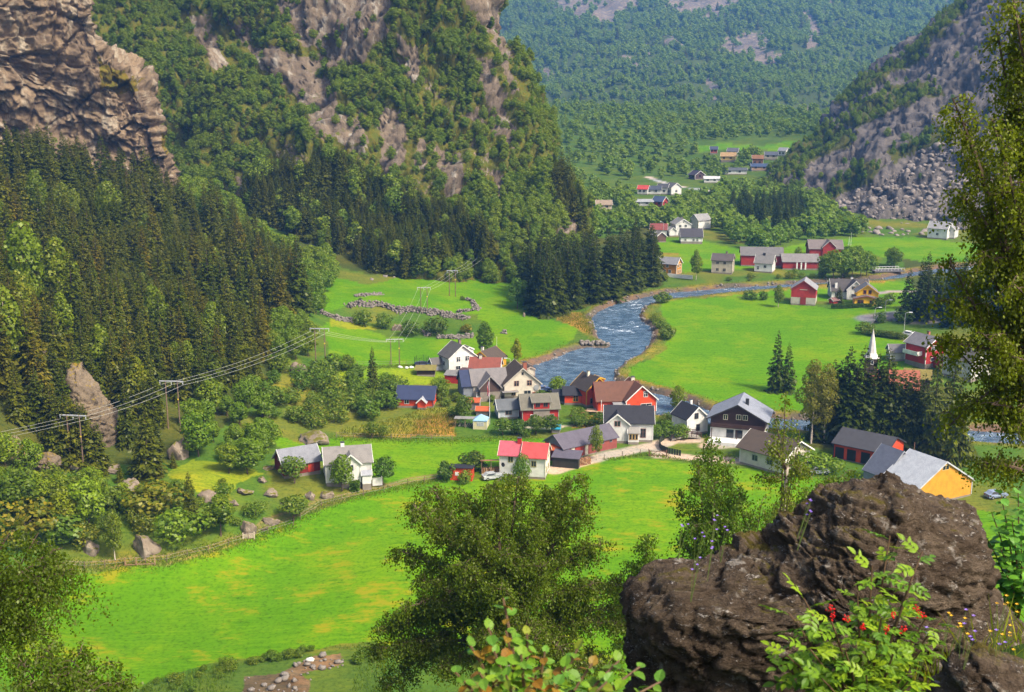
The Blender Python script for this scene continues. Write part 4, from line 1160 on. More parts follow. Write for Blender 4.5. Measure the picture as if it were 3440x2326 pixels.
leanto(r, (-0.6, -4.4, 0), 3.4, 1.8, 2.3, 2.7, 0, WHITE, (0.30, .29, .28), walls=False, posts=3)
MB().box(-2.2, -0.6, -3.75, -3.65, .6, 2.0).obj('pane', panemat(), r)
MB().tube([(-5.2, -4.2, 0), (-5.2, -4.2, 3.4)], [.08, .08], 6).obj('post', paint(WHITE, 'post'), r)
r = house('white_house', 2110, 1467, -3, 'white house with black roof, front gable and turquoise door')
blk(r, 10.2, 7.0, 4.3, 2.7, WHITE, R_BLACK, win=(('F', 3.0, 1.9, 1.1, 1.9, (0.24, 0.12, 0.1)), ('R', 0, 2, 1, 1.4)), over=.45)
blk(r, 5.2, 5.0, 4.2, 2.1, WHITE, R_BLACK, at=(-2.6, -1.9, 90), win=(('L', 0, 4.2, 1.2, 1.1, (0.5, 0.3, 0.28)),), door=(('L', -1.7, .8, 2.2, (0.10, 0.30, 0.28)),), over=.45)
blk(r, 2.3, 1.8, 2.4, .9, WHITE, (0.3, .28, .25), at=(0.9, -4.3, 0), win=(('F', -.65, 1.5, .4, 1.1, (0.5, .3, .08)), ('F', 0, 1.5, .4, 1.1, (0.5, .3, .08)), ('F', .65, 1.5, .4, 1.1, (0.5, .3, .08))), over=.2, rake=.2)
MB().box(-4.5, -3.4, -5.6, -4.5, -.5, .3).box(-4.5, -3.4, -6.1, -5.6, -.5, .1).obj('step', paint(STONE, 'stone'), r)
r = house('barn', 1952, 1513, 35, 'long red plank barn with purple-grey metal roof and grey gable', 'barn', guard=6)
blk(r, 14.2, 6.6, 2.5, 2.1, (0.30, 0.075, 0.06), R_PURP, trim=(0.22, 0.2, 0.22), wkind='barn', gable=(0.22, 0.23, 0.26), found=.15, win=(('F', 5.4, 2.0, .5, .4), ('F', 3.2, 2.0, .5, .4)), door=(('F', -4.8, .9, 2.1, CREAM), ('F', -1.2, .8, 2.1, CREAM), ('F', -3.2, 2.0, 2.2, (0.40, .04, .03))), over=.3)
r = house('woodshed', 1905, 1562, -14, 'open woodshed with dark grey sheet roof and rusty lean-to', 'shed', guard=1)
leanto(r, (0, 0, 0), 5.4, 3.6, 2.0, 2.5, 0, (0.035, .032, .025), R_PURP)
leanto(r, (-2.6, 2.6, 0), 2.4, 2.2, 2.4, 2.9, 0, DRED, R_RUST)
r = house('white_house', 1765, 1588, -10, 'white house with bright red metal roof and red chimney')
blk(r, 4.6, 5.8, 4.4, 2.0, WHITE, R_RED, at=(2.2, -0.3, 0), trim=CREAM, wtrim=(0.5, .42, .2), win=(('R', -1.2, 3.9, .8, 1.1), ('R', 1.0, 3.9, .8, 1.1), ('R', -1.2, 1.4, .8, 1.1), ('R', 1.2, 1.4, .8, 1.1), ('F', 0, 3.0, .9, 1.1)), found=.3)
blk(r, 4.8, 5.2, 4.4, 1.9, WHITE, (0.50, 0.10, 0.13), at=(-2.4, 0.2, 0), trim=CREAM, wtrim=(0.5, .42, .2), win=(('F', -0.2, 3.4, .9, 1.1),), chim=((1.2, -.2, .75, .9, (0.5, 0.03, 0.025)),), found=.3)
MB().tube([(-4.0, -2.9, 2.4), (-4.06, -3.0, 2.4)], [.45, .45], 14).obj('satellite_dish', plain((0.06, 0.06, 0.06)), r)
r = house('firewood_shed', 1648, 1588, 6, 'open firewood shelter with rusty sheet roof beside the red-roofed house', 'shed', guard=1)
leanto(r, (0, 0, 0), 3.8, 2.6, 2.9, 2.2, 0, BROWN, (0.42, .18, .11), walls=False, posts=3)
for k in range(40):
    x, z = -1.6 + 3.2 * (k % 10) / 9 + random.uniform(-.05, .05), 0.18 + 0.30 * (k // 10)
    MB().tube([(x, -0.9, z), (x + random.uniform(-.05, .05), 0.2, z)], [.15, .15], 6).obj('log', plain(random.choice([(0.42, .22, .10), (0.30, .16, .09), (0.5, .34, .2)])), r)
r = house('red_shed', 1553, 1606, -6, 'small red shed with flat dark roof among bushes at the field edge', 'shed', guard=2)
leanto(r, (0, 0, 0), 4.4, 3.0, 2.5, 2.2, 0, ORED, R_BLACK)
MB().box(-1.2, -0.5, -1.56, -1.50, 1.0, 1.7).obj('window', paint(WHITE, 'trim'), r)
r = house('white_house', 1168, 1612, 13, 'white farmhouse with grey slate roof behind fruit trees beside the track')
blk(r, 8.6, 6.2, 4.5, 2.3, WHITE, (0.25, .23, .21), win=(('F', 2.2, 1.5, 1.2, 1.8, (0.2, .03, .02)), ('F', 3.7, 2.0, .8, 1.3, (0.2, .03, .02)), ('L', 0, 2.0, 1, 1.2)), chim=((-.8, .1, .7, .8, WHITE),), found=.7)
blk(r, 3.4, 3.6, 4.5, 1.7, WHITE, (0.25, .23, .21), at=(0.4, -2.0, 90), found=.6, win=(('L', 0, 3.6, .8, 1.0, (0.3, .3, .35)),))
blk(r, 1.7, 1.2, 2.2, .6, WHITE, R_LIGHT, at=(3.3, -3.7, 0), over=.2, rake=.2)
MB().box(4.5, 6.4, -3.0, -2.9, -.6, 1.0).box(6.3, 6.4, -2.9, -1.0, -.6, 1.0).obj('railing', paint(WHITE, 'trim'), r)
r = house('red_barn', 1000, 1583, 30, 'dark red barn with grey roof and white bargeboards behind the rocky mound', 'barn')
blk(r, 7.4, 5.4, 2.6, 2.3, (0.26, .022, .018), (0.24, .245, .27), wkind='barn', win=(('L', 0, 3.2, .6, .7),), door=(('F', -1.2, 1.0, 1.9, (0.5, .05, .02)), ('F', 1.8, 1.2, 1.9, (0.5, .05, .02))))
r = house('white_cottage', 2316, 1448, -63, 'small white cottage with black roof by the footbridge')
blk(r, 5.6, 5.4, 3.8, 2.3, WHITE, R_BLACK, win=(('R', -.3, 4.2, .9, 1.2, (0.1, .09, .08)), ('R', .2, 1.5, .8, 1.4, (0.1, .09, .08))), chim=((-1.2, 1.0, .55, .7, WHITE),))
r = house('chalet', 2484, 1459, 72, 'dark timber chalet with wide grey metal roof and white ground floor', guard=8)
blk(r, 9.5, 11.6, 4.9, 3.1, BROWN, (0.27, .29, .34), trim=(0.05, .045, .045), base=(2.5, WHITE), wtrim=CREAM, wkind='barn', win=(('L', 1.6, 5.2, .9, 1.0), ('L', 0.2, 5.2, .9, 1.0), ('L', -2.6, 5.0, .8, 1.0), ('L', 0.4, 1.4, 1.4, 1.6, (0.05, .04, .04)), ('L', -1.5, 1.4, 1.4, 1.6, (0.05, .04, .04))), over=.9, rake=.9)
MB().box(-5.4, -4.8, -5.6, 5.6, 2.7, 2.85).box(-5.45, -5.35, -5.6, 5.6, 2.85, 3.7).obj('balcony', paint(BROWN, 'barn'), r)
for yy in (-5.4, 0, 5.4): MB().box(-5.4, -5.25, yy - .08, yy + .08, 0, 2.5).obj('post', paint(BROWN, 'post'), r)
MB().box(-1.8, -1.1, -1.9, -1.2, 6.2, 8.6).obj('chimney', paint((0.03, .03, .03), 'stone'), r)
MB().box(-8.5, -4.8, -3, 5.8, -1, .35).obj('terrace', paint(WHITE, 'stone'), r)
r = house('cream_house', 2600, 1560, -47, 'cream house with brown tile roof half hidden behind the slender birch')
blk(r, 10.5, 9.0, 3.7, 2.5, (0.66, .60, .50), R_DBR, trim=WHITE, win=(('R', 0.6, 2.4, 1.4, 1.8, (0.2, .12, .08)), ('F', 2, 2.0, 1.2, 1.1, (.3, .3, .3)), ('F', -1.6, 2.0, 1.2, 1.1, (.3, .3, .3)), ('R', -2.2, 2.0, 1, 1)), over=.7, rake=.8)
MB().box(5.3, 6.9, -3.8, 3.8, 1.2, 1.32).box(6.82, 6.9, -3.8, 3.8, 1.32, 2.1).obj('balcony', paint((0.6, .52, .42), 'trim'), r)
r = house('red_garage', 2916, 1537, -40, 'red open-fronted garage with charcoal roof', 'garage', guard=5)
A = blk(r, 11.0, 9.6, 3.3, 2.1, ORED, (0.055, .055, .065), trim=(0.04, .04, .045), over=.5, rake=.4, found=.1, gable=(0.62, .075, .03))
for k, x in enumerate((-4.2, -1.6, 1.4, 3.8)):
    MB().box(x - .95, x + .95, -4.87, -4.81, .15, 2.5).obj('bay_shade_panel', plain((0.012, .012, .012)), r)  # near-black panel on the solid wall, painting the shade inside an open bay
for k in range(2):
    MB().tube([(5.72, -2.6 + .1 * k, 2.4 - .9 * k), (5.80, -2.65 + .1 * k, 2.42 - .9 * k)], [.55, .55], 14).obj('satellite_dish', plain(((0.16, .16, .16), (0.5, .5, .48))[k]), r)
r = house('yellow_warehouse', 3108, 1664, -62, 'yellow warehouse with pale grey corrugated metal roof behind the dark boulder', 'warehouse', guard=6)
blk(r, 8.5, 15.0, 3.3, 4.6, (0.72, .34, .025), (0.46, .48, .52), wkind='wall', trim=(0.5, .51, .54), over=.3, rake=.3, win=(('R', 0, 6.8, 1.6, .8, (0.8, .55, .2)),))
blk(r, 5.0, 9.0, 3.3, 4.4, (0.3, .3, .36), (0.13, .14, .19), at=(-7.2, -1.8, 0), trim=(0.3, .31, .34), over=.3)
MB().tube([(-4.0, .5, 7.0), (-4.0, .5, 9.4)], [.06, .06], 6).obj('flue', plain((0.25, .12, .08)), r)
r = house('red_house', 3105, 1222, -63, 'tall red house with grey roof and white balcony on the right')
blk(r, 7.0, 7.0, 5.6, 2.2, (0.50, .03, .025), (0.19, .18, .19), win=(('R', -.8, 4.9, 1.5, 1.3), ('R', -0.8, 2.0, 1.6, .8), ('R', 0.3, 7.0, .5, .5)), chim=((0.2, .5, .6, .9, (0.4, .14, .09)),), found=.9, rake=.6)
MB().box(-2.8, 2.2, -5.2, -3.55, 3.0, 3.14).box(-2.8, 2.2, -5.24, -5.16, 3.14, 4.1).box(2.14, 2.2, -5.2, -3.5, 3.14, 4.1).obj('balcony', paint(WHITE, 'trim'), r)
leanto(r, (4.5, 1.5, 90), 4.0, 2.4, 2.3, 3.1, 0, RED, R_DBR, walls=True)
r = house('grey_annex', 3012, 1206, -4, 'low yellowish outbuilding with grey roof beside the tall red house', 'outbuilding', guard=2)
blk(r, 4.4, 4.4, 2.4, 1.6, PALE, (0.17, .16, .16))
r = house('church', 2998, 1338, -8, 'brown timber church with pale pointed spire and red tile roof', 'church', guard=2)
blk(r, 11.0, 7.2, 3.4, 3.6, BROWN, (0.36, .105, .055), wkind='barn', trim=(0.2, .09, .05), win=(('F', 2, 2, .8, 1.3), ('F', -2, 2, .8, 1.3)))
mb = MB().box(-6.9, -4.3, -1.3, 1.3, -1, 10.2); mb.obj('tower', paint((0.06, .04, .028), 'barn'), r)
window(r, Matrix.Translation((-5.6, -1.34, 9.0)), .45, .8, WHITE, False)
mb = MB(); c0 = (-5.6, 0)
rings = ((1.85, 10.0), (1.05, 11.2), (0.62, 14.0), (0.0, 17.2)); nn = 8
for (ra, za), (rb, zb) in zip(rings, rings[1:]):
    for k in range(nn):
        a0, a1 = 6.2832 * (k + .5) / nn, 6.2832 * (k + 1.5) / nn
        q = lambda rr, aa, zz: (c0[0] + rr * math.cos(aa) * 1.05, c0[1] + rr * math.sin(aa) * 1.05, zz)
        if rb > 0: mb.poly([q(ra, a0, za), q(ra, a1, za), q(rb, a1, zb), q(rb, a0, zb)])
        else: mb.poly([q(ra, a0, za), q(ra, a1, za), q(0, 0, zb)])
mb.obj('spire', paint((0.66, .62, .58), 'stone'), r)
MB().tube([(-5.6, 0, 17.0), (-5.6, 0, 18.0)], [.05, .02], 5).obj('finial', plain((0.3, .28, .2)), r)
r = house('turf_house', 3080, 1300, -20, 'dark log house with turf roof beside the church', 'house', guard=2)
blk(r, 6, 5, 2.8, 1.7, BROWN, (0.20, .16, .03), trim=BROWN, wkind='barn', rkind='turf')
r = house('white_house', 3245, 1262, -55, 'pale white house mostly hidden behind the tall birch on the right')
blk(r, 8, 8, 4.8, 3, (0.66, .63, .54), R_GREY, win=(('R', -1, 4.6, 1.2, 1.4), ('R', 1.5, 2, 1.2, 1.2), ('F', 0, 2, 1, 1.2)))
r = house('white_house', 3400, 1230, -50, 'pink-roofed white house glimpsed through leaves at the right edge')
blk(r, 9, 8, 4.6, 3, WHITE, (0.45, .16, .15), win=(('R', -1, 4.6, 1.2, 1.4), ('F', 0, 2, 1, 1.2)))

# ---- farms across the river
r = house('ochre_house', 2250, 921, -28, 'ochre house with striped grey roof beside the spruce grove')
blk(r, 7.0, 5.6, 4.2, 2.0, ORA, (0.23, .23, .25), win=(('R', -1, 3.4, .9, 1.1), ('R', 1, 3.4, .9, 1.1), ('R', -1, 1.3, .9, 1.1), ('R', 1, 1.3, .9, 1.1), ('F', -1, 1.4, .9, 1.1), ('F', 1, 1.4, .9, 1.1), ('F', 0, 3.4, .9, 1)))
MB().box(1.0, 10.5, -5.0, -4.7, -1, .9).obj('garden_wall', paint(WHITE, 'stone'), r)
r = house('cream_house', 2428, 915, -18, 'plain cream two-storey house with brown roof by the river bank')
blk(r, 7.4, 6.4, 4.9, 2.0, (0.52, .46, .34), (0.10, .08, .075), trim=(.45, .4, .32), win=(('F', -1.6, 3.9, .9, .9), ('F', 1, 3.9, .9, .9), ('R', 0, 3.8, .9, 1.0), ('F', -1.6, 1.4, .9, 1), ('F', 1, 1.4, .9, 1)), chim=((1.2, 0, .7, .8, STONE),))
r = house('red_barn', 2556, 890, -8, 'large red barn with long grey roof behind the white cottage', 'barn', guard=8)
blk(r, 15.5, 8.0, 4.2, 2.6, (0.40, .035, .025), (0.17, .16, .155), wkind='barn', trim=(0.2, .1, .08), found=.4)
r = house('white_cottage', 2569, 912, -24, 'white cottage with grey roof and lozenge window in front of the barn')
blk(r, 6.4, 5.6, 3.6, 2.6, WHITE, (0.20, .19, .18), win=(('F', 0.6, 2.2, 1.0, 1.0), ('F', -2, 1.6, .8, 1.2), ('R', 0, 3.6, .8, 1)), chim=((-.4, 0, .9, .6, (0.03, .03, .03)),))
r = house('red_barn', 2683, 900, -3, 'low red farm building with wide grey roof and pale porch columns', 'barn', guard=7)
blk(r, 13.4, 8.0, 2.9, 2.4, (0.38, .035, .03), (0.23, .21, .20), wkind='barn', trim=(.25, .22, .2))
for x in (-1.6, 0, 1.6): MB().box(x - .25, x + .25, -4.9, -4.5, 0, 2.6).obj('column', paint(WHITE, 'post'), r)
r = house('red_barn', 2768, 858, -4, 'red barn with brown roof and pointed cross gable behind the farm trees', 'barn', guard=6)
blk(r, 13.0, 8.0, 3.2, 3.0, (0.34, .03, .025), (0.19, .155, .145), wkind='barn', trim=(.3, .26, .24))
blk(r, 5.5, 5.0, 4.0, 2.4, (0.34, .03, .025), (0.19, .155, .145), at=(1.0, -1.8, 90), wkind='barn', trim=(.45, .4, .38))
r = house('red_barn', 2700, 1018, 72, 'red barn on a pale concrete ground floor standing alone in the field', 'barn')
blk(r, 8.6, 7.8, 5.2, 2.7, (0.42, .035, .028), (0.30, .30, .31), wkind='barn', trim=(.3, .06, .05), base=(2.5, (0.50, .46, .38)), over=.35)
MB().box(-4.40, -4.34, -.9, .9, .2, 2.6).obj('door', paint((0.40, .05, .04), 'barn'), r)
MB().box(-4.40, -4.34, -1.2, 1.2, 5.0, 5.15).obj('rail', paint(CREAM, 'trim'), r)
r = house('white_house', 2848, 1000, -6, 'white house with dark brown roof behind the yellow house')
blk(r, 12.0, 8.0, 3.0, 3.2, WHITE, (0.075, .065, .062), win=(('F', -4.5, 1.6, 1, 1.1),), chim=((-4.6, -3.0, .8, -.6, WHITE), (1.0, .3, .7, .7, WHITE)), over=.5)
blk(r, 6.0, 5.4, 3.8, 2.6, WHITE, (0.075, .065, .062), at=(1.4, -2.4, 90), win=(('L', -.7, 4.2, 1.1, 1.0, (.4, .4, .4)), ('L', .7, 4.2, 1.1, 1.0, (.4, .4, .4)), ('L', 0, 1.5, 2.6, 1.2)))
r = house('yellow_house', 2908, 1018, 78, 'bright yellow house with grey roof beside the clipped hedge')
blk(r, 7.5, 6.6, 4.0, 2.4, (0.98, .56, .012), (0.17, .165, .17), trim=YEL, wtrim=(0.3, .06, .02), win=(('L', -.8, 4.2, .8, 1.1), ('L', .8, 4.2, .8, 1.1)))
blk(r, 5.2, 7.6, 2.4, .9, (0.98, .56, .012), (0.17, .14, .13), at=(-4.0, 0.4, 0), trim=(.3, .1, .05), wtrim=(0.3, .06, .02), win=(('L', 1.6, 1.4, 1.0, 1.0), ('L', -1.8, 1.3, 1.7, 1.3)))
r = house('red_hut', 2800, 1022, 30, 'tiny red playhouse beside the garden spruce', 'hut', guard=1)
blk(r, 2.2, 2.0, 1.4, .7, RED, (.2, .1, .09))
# ---- houses above the grove
r = house('white_house', 2286, 790, -80, 'white two-storey house with low annex above the meadow')
blk(r, 7.5, 6.8, 5.2, 2.2, WHITE, (0.3, .29, .28), win=(('R', -1.5, 4.4, 1, 1.1), ('R', 1, 4.4, 1, 1.1), ('R', 0, 6.1, .5, .6), ('R', .8, 1.6, 1, 1.1)), chim=((1, 0, .7, .6, STONE),))
blk(r, 4, 3, 2.6, 1.2, WHITE, (0.3, .29, .28), at=(2, -4.8, 0))
r = house('white_house', 2320, 815, -3, 'white house with large black roof at the top of the meadow')
blk(r, 9.0, 8.0, 2.9, 3.0, WHITE, (0.06, .055, .065), win=(('F', -2.6, 1.6, .8, 1.1), ('F', .8, 1.6, .8, 1.1), ('F', 2.4, 1.6, .8, 1.1)), found=.9)
r = house('white_house', 2213, 790, -10, 'white house with dull red roof behind the spruce grove')
blk(r, 7.0, 6.0, 2.8, 2.2, WHITE, (0.25, .06, .05))
r = house('brown_hut', 2216, 812, -75, 'brown hut with white bargeboards at the meadow corner', 'hut')
blk(r, 4.0, 4.2, 2.6, 1.7, (0.13, .07, .05), (.3, .26, .24), wkind='barn')
r = house('white_house', 2352, 768, 30, 'white gabled house end showing behind the dark spruce')
blk(r, 7, 6, 4.2, 2.4, WHITE, (.3, .29, .28))
r = house('white_house', 3155, 800, -35, 'white house with two gables at the foot of the scree')
blk(r, 8, 7, 4.5, 2.6, WHITE, (.32, .31, .31), win=(('R', 0, 4, 1, 1.1), ('F', 0, 2, 1, 1.1)))
blk(r, 6, 6, 4.0, 2.4, WHITE, (.32, .31, .31), at=(3, 4, 90))
# ---- the far village
FARV = [(1958,694,-75,8,7,3.5,2.5,(0.35,.04,.04),(.12,.05,.05),'red gabled house under the far power lines'),(2028,704,0,11,7,3.2,2.2,(0.6,.5,.36),(.33,.25,.18),'cream house with tan roof among the far trees'),
 (2217,694,-40,9,7,3.5,2.6,(0.42,.05,.04),(.06,.09,.18),'red house with blue roof in the far trees'),(2160,692,0,14,7,2.8,1.2,(0.5,.5,.5),(.36,.37,.38),'long pale grey building among the far trees'),
 (2162,652,-20,8,7,3.5,2.0,WHITE,(.5,.06,.05),'white house with red upper part at the row end'),(2195,652,-10,12,7,3.2,2,WHITE,(.06,.07,.10),'white terrace house with dark blue roof'),
 (2228,652,-20,8,6.5,4.5,2,WHITE,(.07,.07,.08),'narrow white terrace house in the far row'),(2260,653,-60,9,9,4.8,2.6,WHITE,(.12,.12,.12),'white gabled house at the end of the far row'),
 (2390,614,-5,13,7,3,1.4,WHITE,(.62,.62,.60),'white flat house with very pale roof'),(2340,602,-60,9,10,3.2,2.8,(0.10,.06,.07),(.05,.04,.06),'dark brown chalet on the far hillside'),
 (2470,585,-5,20,8,3,1.6,WHITE,(.09,.10,.11),'long white bungalow on the far hillside'),(2552,572,0,17,8,3,1.8,(0.5,.32,.2),(.05,.08,.16),'orange-walled building with blue roof'),
 (2545,554,-10,10,7,5,2.4,(0.28,.13,.06),(.26,.12,.05),'rust-brown house above the blue-roofed building'),
 (2447,540,-15,14,9,3.6,2.6,(0.62,.42,.12),(.42,.27,.12),'yellow house with tan roof on the far hillside'),(2398,516,-10,7,6,3.4,2,(0.45,.10,.09),(.06,.07,.12),'small red house below the far meadow'),
 (2462,522,-20,10,8,3.4,2.4,WHITE,(.11,.11,.13),'dark-roofed house right under the far meadow'),(2590,534,-10,12,8,3.2,2.2,(0.58,.5,.38),(.09,.10,.13),'cream house with dark roof below the far meadow'),
 (2632,524,-40,8,7,4.2,2.2,WHITE,(.3,.3,.32),'small white house at the edge of the rock slope')]
for (u, v, th, L, W, e, ri, cw, crf, lb) in FARV:
    r = house('far_house', u, v, th, lb, 'house', 'houses of the far village', guard=7)
    L *= .68; W *= .75; e *= .85; ri *= .85
    blk(r, L, W, e, ri, cw, crf, win=(('F', -L * .28, 1.8, 1.4, 1.3, cw), ('F', L * .18, 1.8, 1.4, 1.3, cw), ('R', 0, 2.0, 1.4, 1.3, cw)), rake=.5, over=.5)
# ================================================================== TREES IN PLACE
rg = np.random.default_rng(5)
def single(name, kind, u, v, h, label, wx=1.0, color=None, cat='tree', group=None, var=None):
    return tree(name, kind, G(u, v), h, label, cat, group, wx, color, var)
BRT = (1.35, 1.3, 1.0); DRK = (0.6, 0.68, 0.8); GRY = (1.1, 1.0, 1.7); BRN = (1.35, 0.9, 0.7); BLU = (0.65, 0.85, 1.6); YLW = (1.7, 1.25, 0.8)
for a in (
 ('spruce_tree','spruce',1253,1310,11.0,'lone dark spruce beside the trampoline garden',0.95,DRK),
 ('birch_tree','birch',1628,1208,11.0,'tall full birch behind the white house with grey roof',1.15,(0.75,0.85,0.9)),
 ('birch_tree','birch',1736,1232,8.0,'thin birch on the river bank beside the street lamp',0.9,YLW),
 ('leafy_tree','dense',1482,1346,6.0,'round dark green tree between red shed and blue-roofed cabin',0.95,None),
 ('leafy_tree','broad',1560,1412,5.8,'bushy tree behind the blue-topped tent',1.1,DRK),
 ('leafy_bush','broad',1874,1326,4.6,'bright green rounded bush on the near river bank',1.3,BRT),
 ('leafy_tree','birch',2276,1394,7.5,'loose grey-green tree between river and white cottage',1.1,None),
 ('silver_tree','birch',2003,1545,7.8,'silvery narrow tree in front of the long barn',0.75,GRY),
 ('fruit_tree','apple',990,1624,5.2,'fruit tree in front of the dark red barn',1.0,None),
 ('leafy_tree','broad',1150,1650,7.2,'leafy tree hiding the front of the white farmhouse',0.95,None),
 ('fruit_tree','apple',1287,1630,5.4,'small dark fruit tree at the white farmhouse corner',0.95,DRK),
 ('fruit_tree','apple',985,1752,4.8,'spreading fruit tree on the rocky mound',1.15,None),
 ('fruit_tree','apple',1250,1472,3.4,'low fruit tree at the edge of the golden grass',1.15,None),
 ('fruit_tree','apple',1290,1474,3.0,'smaller fruit tree beside the low one in golden grass',1.0,None),
 ('round_bush','bush',1497,1612,3.6,'round dark bush beside the small red shed',1.0,DRK),
 ('round_bush','bush',1592,1580,3.9,'dark hedge bush behind the small red shed',1.4,DRK),
 ('round_bush','bush',1562,1625,2.6,'fresh green bush in front of the small red shed',1.0,BRT),
 ('juniper_tree','dense',1752,1626,6.3,'dense dark evergreen in front of the red-roofed white house',0.72,BLU),
 ('spruce_tree','spruce',640,1732,8.2,'young spruce on the rocky mound',1.1,None),
 ('reddish_bush','bush',528,1722,5.2,'reddish brown bush under the young spruce',1.5,BRN),
 ('leafy_bush','bush',600,1816,5.4,'leafy bush in front of the mound boulders',1.2,BRT),
 ('leafy_tree','broad',742,1802,7.6,'wide dark green tree at the field edge by the track',1.2,(0.8,0.85,0.9)),
 ('birch_tree','birch',387,1884,9.2,'grey-green birch with pale trunk before the big boulder',0.9,(1.0,0.85,1.2)),
 ('leafy_tree','broad',300,1772,9.0,'bright green tree below the pole frame',1.0,BRT),
 ('leafy_tree','broad',225,1772,7.2,'olive tree at the left of the bright green tree',1.1,YLW),
 ('leafy_bush','bush',205,1822,4.6,'olive bush beside the pale boulder',1.5,None),
 ('leafy_bush','bush',90,1800,6.0,'brownish bush at the left edge of the slope',1.3,BRN),
 ('leafy_tree','broad',60,1720,8.0,'dark leafy tree at the left edge of the slope',1.2,DRK),
 ('spruce_tree','spruce',500,1606,13.5,'big dark spruce standing over the rocky mound',1.15,None),
 ('leafy_tree','broad',832,1592,7.2,'broad leafy tree left of the dark red barn',1.25,(0.9,0.95,0.9)),
 ('leafy_tree','broad',668,1534,9.2,'tall leafy tree right of the split rock',1.0,(0.75,0.95,1.0)),
 ('leafy_tree','broad',770,1590,6.0,'leafy tree beside the upper meadow',1.2,None),
 ('birch_tree','birch',95,1070,23.0,'tall bright green birch above the spruces at the left edge',1.05,(1.2,1.05,0.55)),
 ('birch_tree','birch',205,1065,20.0,'bright green birch right of the tallest birch',1.05,(1.15,1.0,0.6)),
 ('birch_tree','birch',30,1290,20.0,'yellow-green birch at the left edge below the tall birches',1.0,(1.1,0.95,0.6)),
 ('birch_tree','birch',345,1300,14.0,'pale weeping birch among the dark spruces',1.0,(1.15,1.0,0.7)),
 ('birch_tree','birch',215,1190,14.0,'light green birch above the upper rock knob',1.0,(1.1,1.0,0.6)),
 ('birch_tree','birch',460,1390,12.5,'yellowish birch behind the pole frame on the split rock',1.0,(1.2,0.95,0.6)),
 ('spruce_tree','spruce',2607,1316,15.8,'tall narrow spruce of the pair in the green field',0.85,(0.6,0.75,1.0)),
 ('spruce_tree','spruce',2644,1318,12.8,'shorter spruce of the pair in the green field',0.9,(0.6,0.75,1.0)),
 ('larch_tree','larch',2724,1490,19.5,'tall brownish larch beside the church spruces',1.0,(1.25,0.72,0.9)),
 ('larch_tree','larch',2768,1488,18.5,'second brownish larch beside the church spruces',0.9,(1.15,0.72,0.9)),
 ('round_tree','dense',3004,898,7.8,'big round dark tree in the far field by the bridge',1.25,(0.6,0.75,0.9)),
 ('birch_tree','birch',2338,943,11.5,'loose birch on the river bank beside the ochre house',1.0,None),
 ('spruce_tree','spruce',2451,893,5.2,'small spruce behind the cream two-storey house',1.1,DRK),
 ('leafy_tree','dense',2682,872,5.2,'small conical tree behind the low red farm building',0.7,None),
 ('willow_tree','birch',2614,1032,7.4,'grey willow left of the red barn in the field',1.25,(0.7,0.75,0.9)),
 ('round_bush','bush',2520,1006,2.8,'wide low tree by the field track',1.4,DRK),('round_bush','bush',2564,1008,2.8,'round bush by the field track',1.0,DRK),
 ('spruce_tree','spruce',2818,1020,5.8,'dark garden spruce in front of the white house with brown roof',1.3,DRK),
 ('round_bush','bush',2955,1037,3.6,'dark bush at the end of the clipped hedge',1.2,DRK),('round_bush','bush',2988,1022,3.4,'green bush behind the hedge end',1.1,None),
 ('round_bush','bush',2960,1084,3.0,'round bush beside the road wall',1.0,DRK),('round_bush','bush',2905,1122,3.4,'grey-green bush at the field corner near the road',1.2,(0.8,0.75,0.9)),
 ('round_bush','bush',3040,1085,3.6,'dark bush under the street lamp',1.2,DRK),
 ('round_bush','bush',2226,1017,3.4,'big bush on the inner bend of the river',1.5,(0.9,0.95,0.9)),('round_bush','bush',2242,1139,4.0,'bush on the far bank beside the rapids',1.2,(0.95,0.9,0.9)),
 ('round_bush','bush',2203,1080,2.6,'pale bush on the far bank above the rapids',1.1,(1.5,1.2,1.4)),('round_bush','bush',2216,1104,3.0,'green bush between two bank bushes',1.0,None),
 ('round_bush','bush',1220,1094,4.4,'bush at the left end of the stone wall',1.1,None),('round_bush','bush',1290,1104,4.4,'bush below the stone wall',1.0,None),
 ('round_bush','bush',1376,1129,4.4,'dark bush in front of the pale outcrop',1.15,DRK),('round_bush','bush',1467,1124,4.8,'widest dark bush below the stone wall',1.3,(0.75,0.65,0.8)),
 ('round_bush','bush',1567,1119,2.6,'low brownish bush below the stone wall end',1.2,BRN),('round_bush','bush',1210,1017,1.5,'tiny shrub on the stone wall',1.0,DRK),('round_bush','bush',1553,1010,1.5,'tiny shrub at the corner of the upper stone wall',1.0,None),
 ('leafy_tree','broad',1738,1038,10.0,'leafy tree at the left edge of the spruce grove',1.0,BLU),
 ('fruit_tree','apple',1800,1458,4.2,'garden apple tree in front of the mossy-roofed red house',1.25,DRK),('fruit_tree','apple',1852,1455,4.0,'garden apple tree at the red house corner',1.2,DRK),
 ('fruit_tree','apple',1690,1462,3.6,'garden tree right of the blue-topped tent',1.3,None),('fruit_tree','apple',1738,1462,3.4,'garden tree between tent and red house',1.2,DRK),
 ('round_bush','bush',1955,1432,2.4,'pale garden bush before the dry grass',1.2,(1.1,1.1,1.4)),('round_bush','bush',2012,1432,3.0,'dark bush left of the black-roofed white house',1.3,DRK),
 ('round_bush','bush',2288,1476,3.4,'flowering bush before the white cottage',1.1,(1.2,1.2,1.5)),('round_bush','bush',2235,1470,3.6,'bush between white house and cottage',1.2,None),
 ('round_bush','bush',1652,1350,1.7,'clipped ball bush by the cream house gable',0.9,None),('round_bush','bush',1820,1345,2.4,'hedge bush right of the cream house',1.6,DRK),
 ('round_bush','bush',2700,1590,4.0,'leafy bush in front of the red garage',1.6,BRT),('round_bush','bush',2770,1585,3.6,'bright bush at the garage corner',1.5,BRT),
):
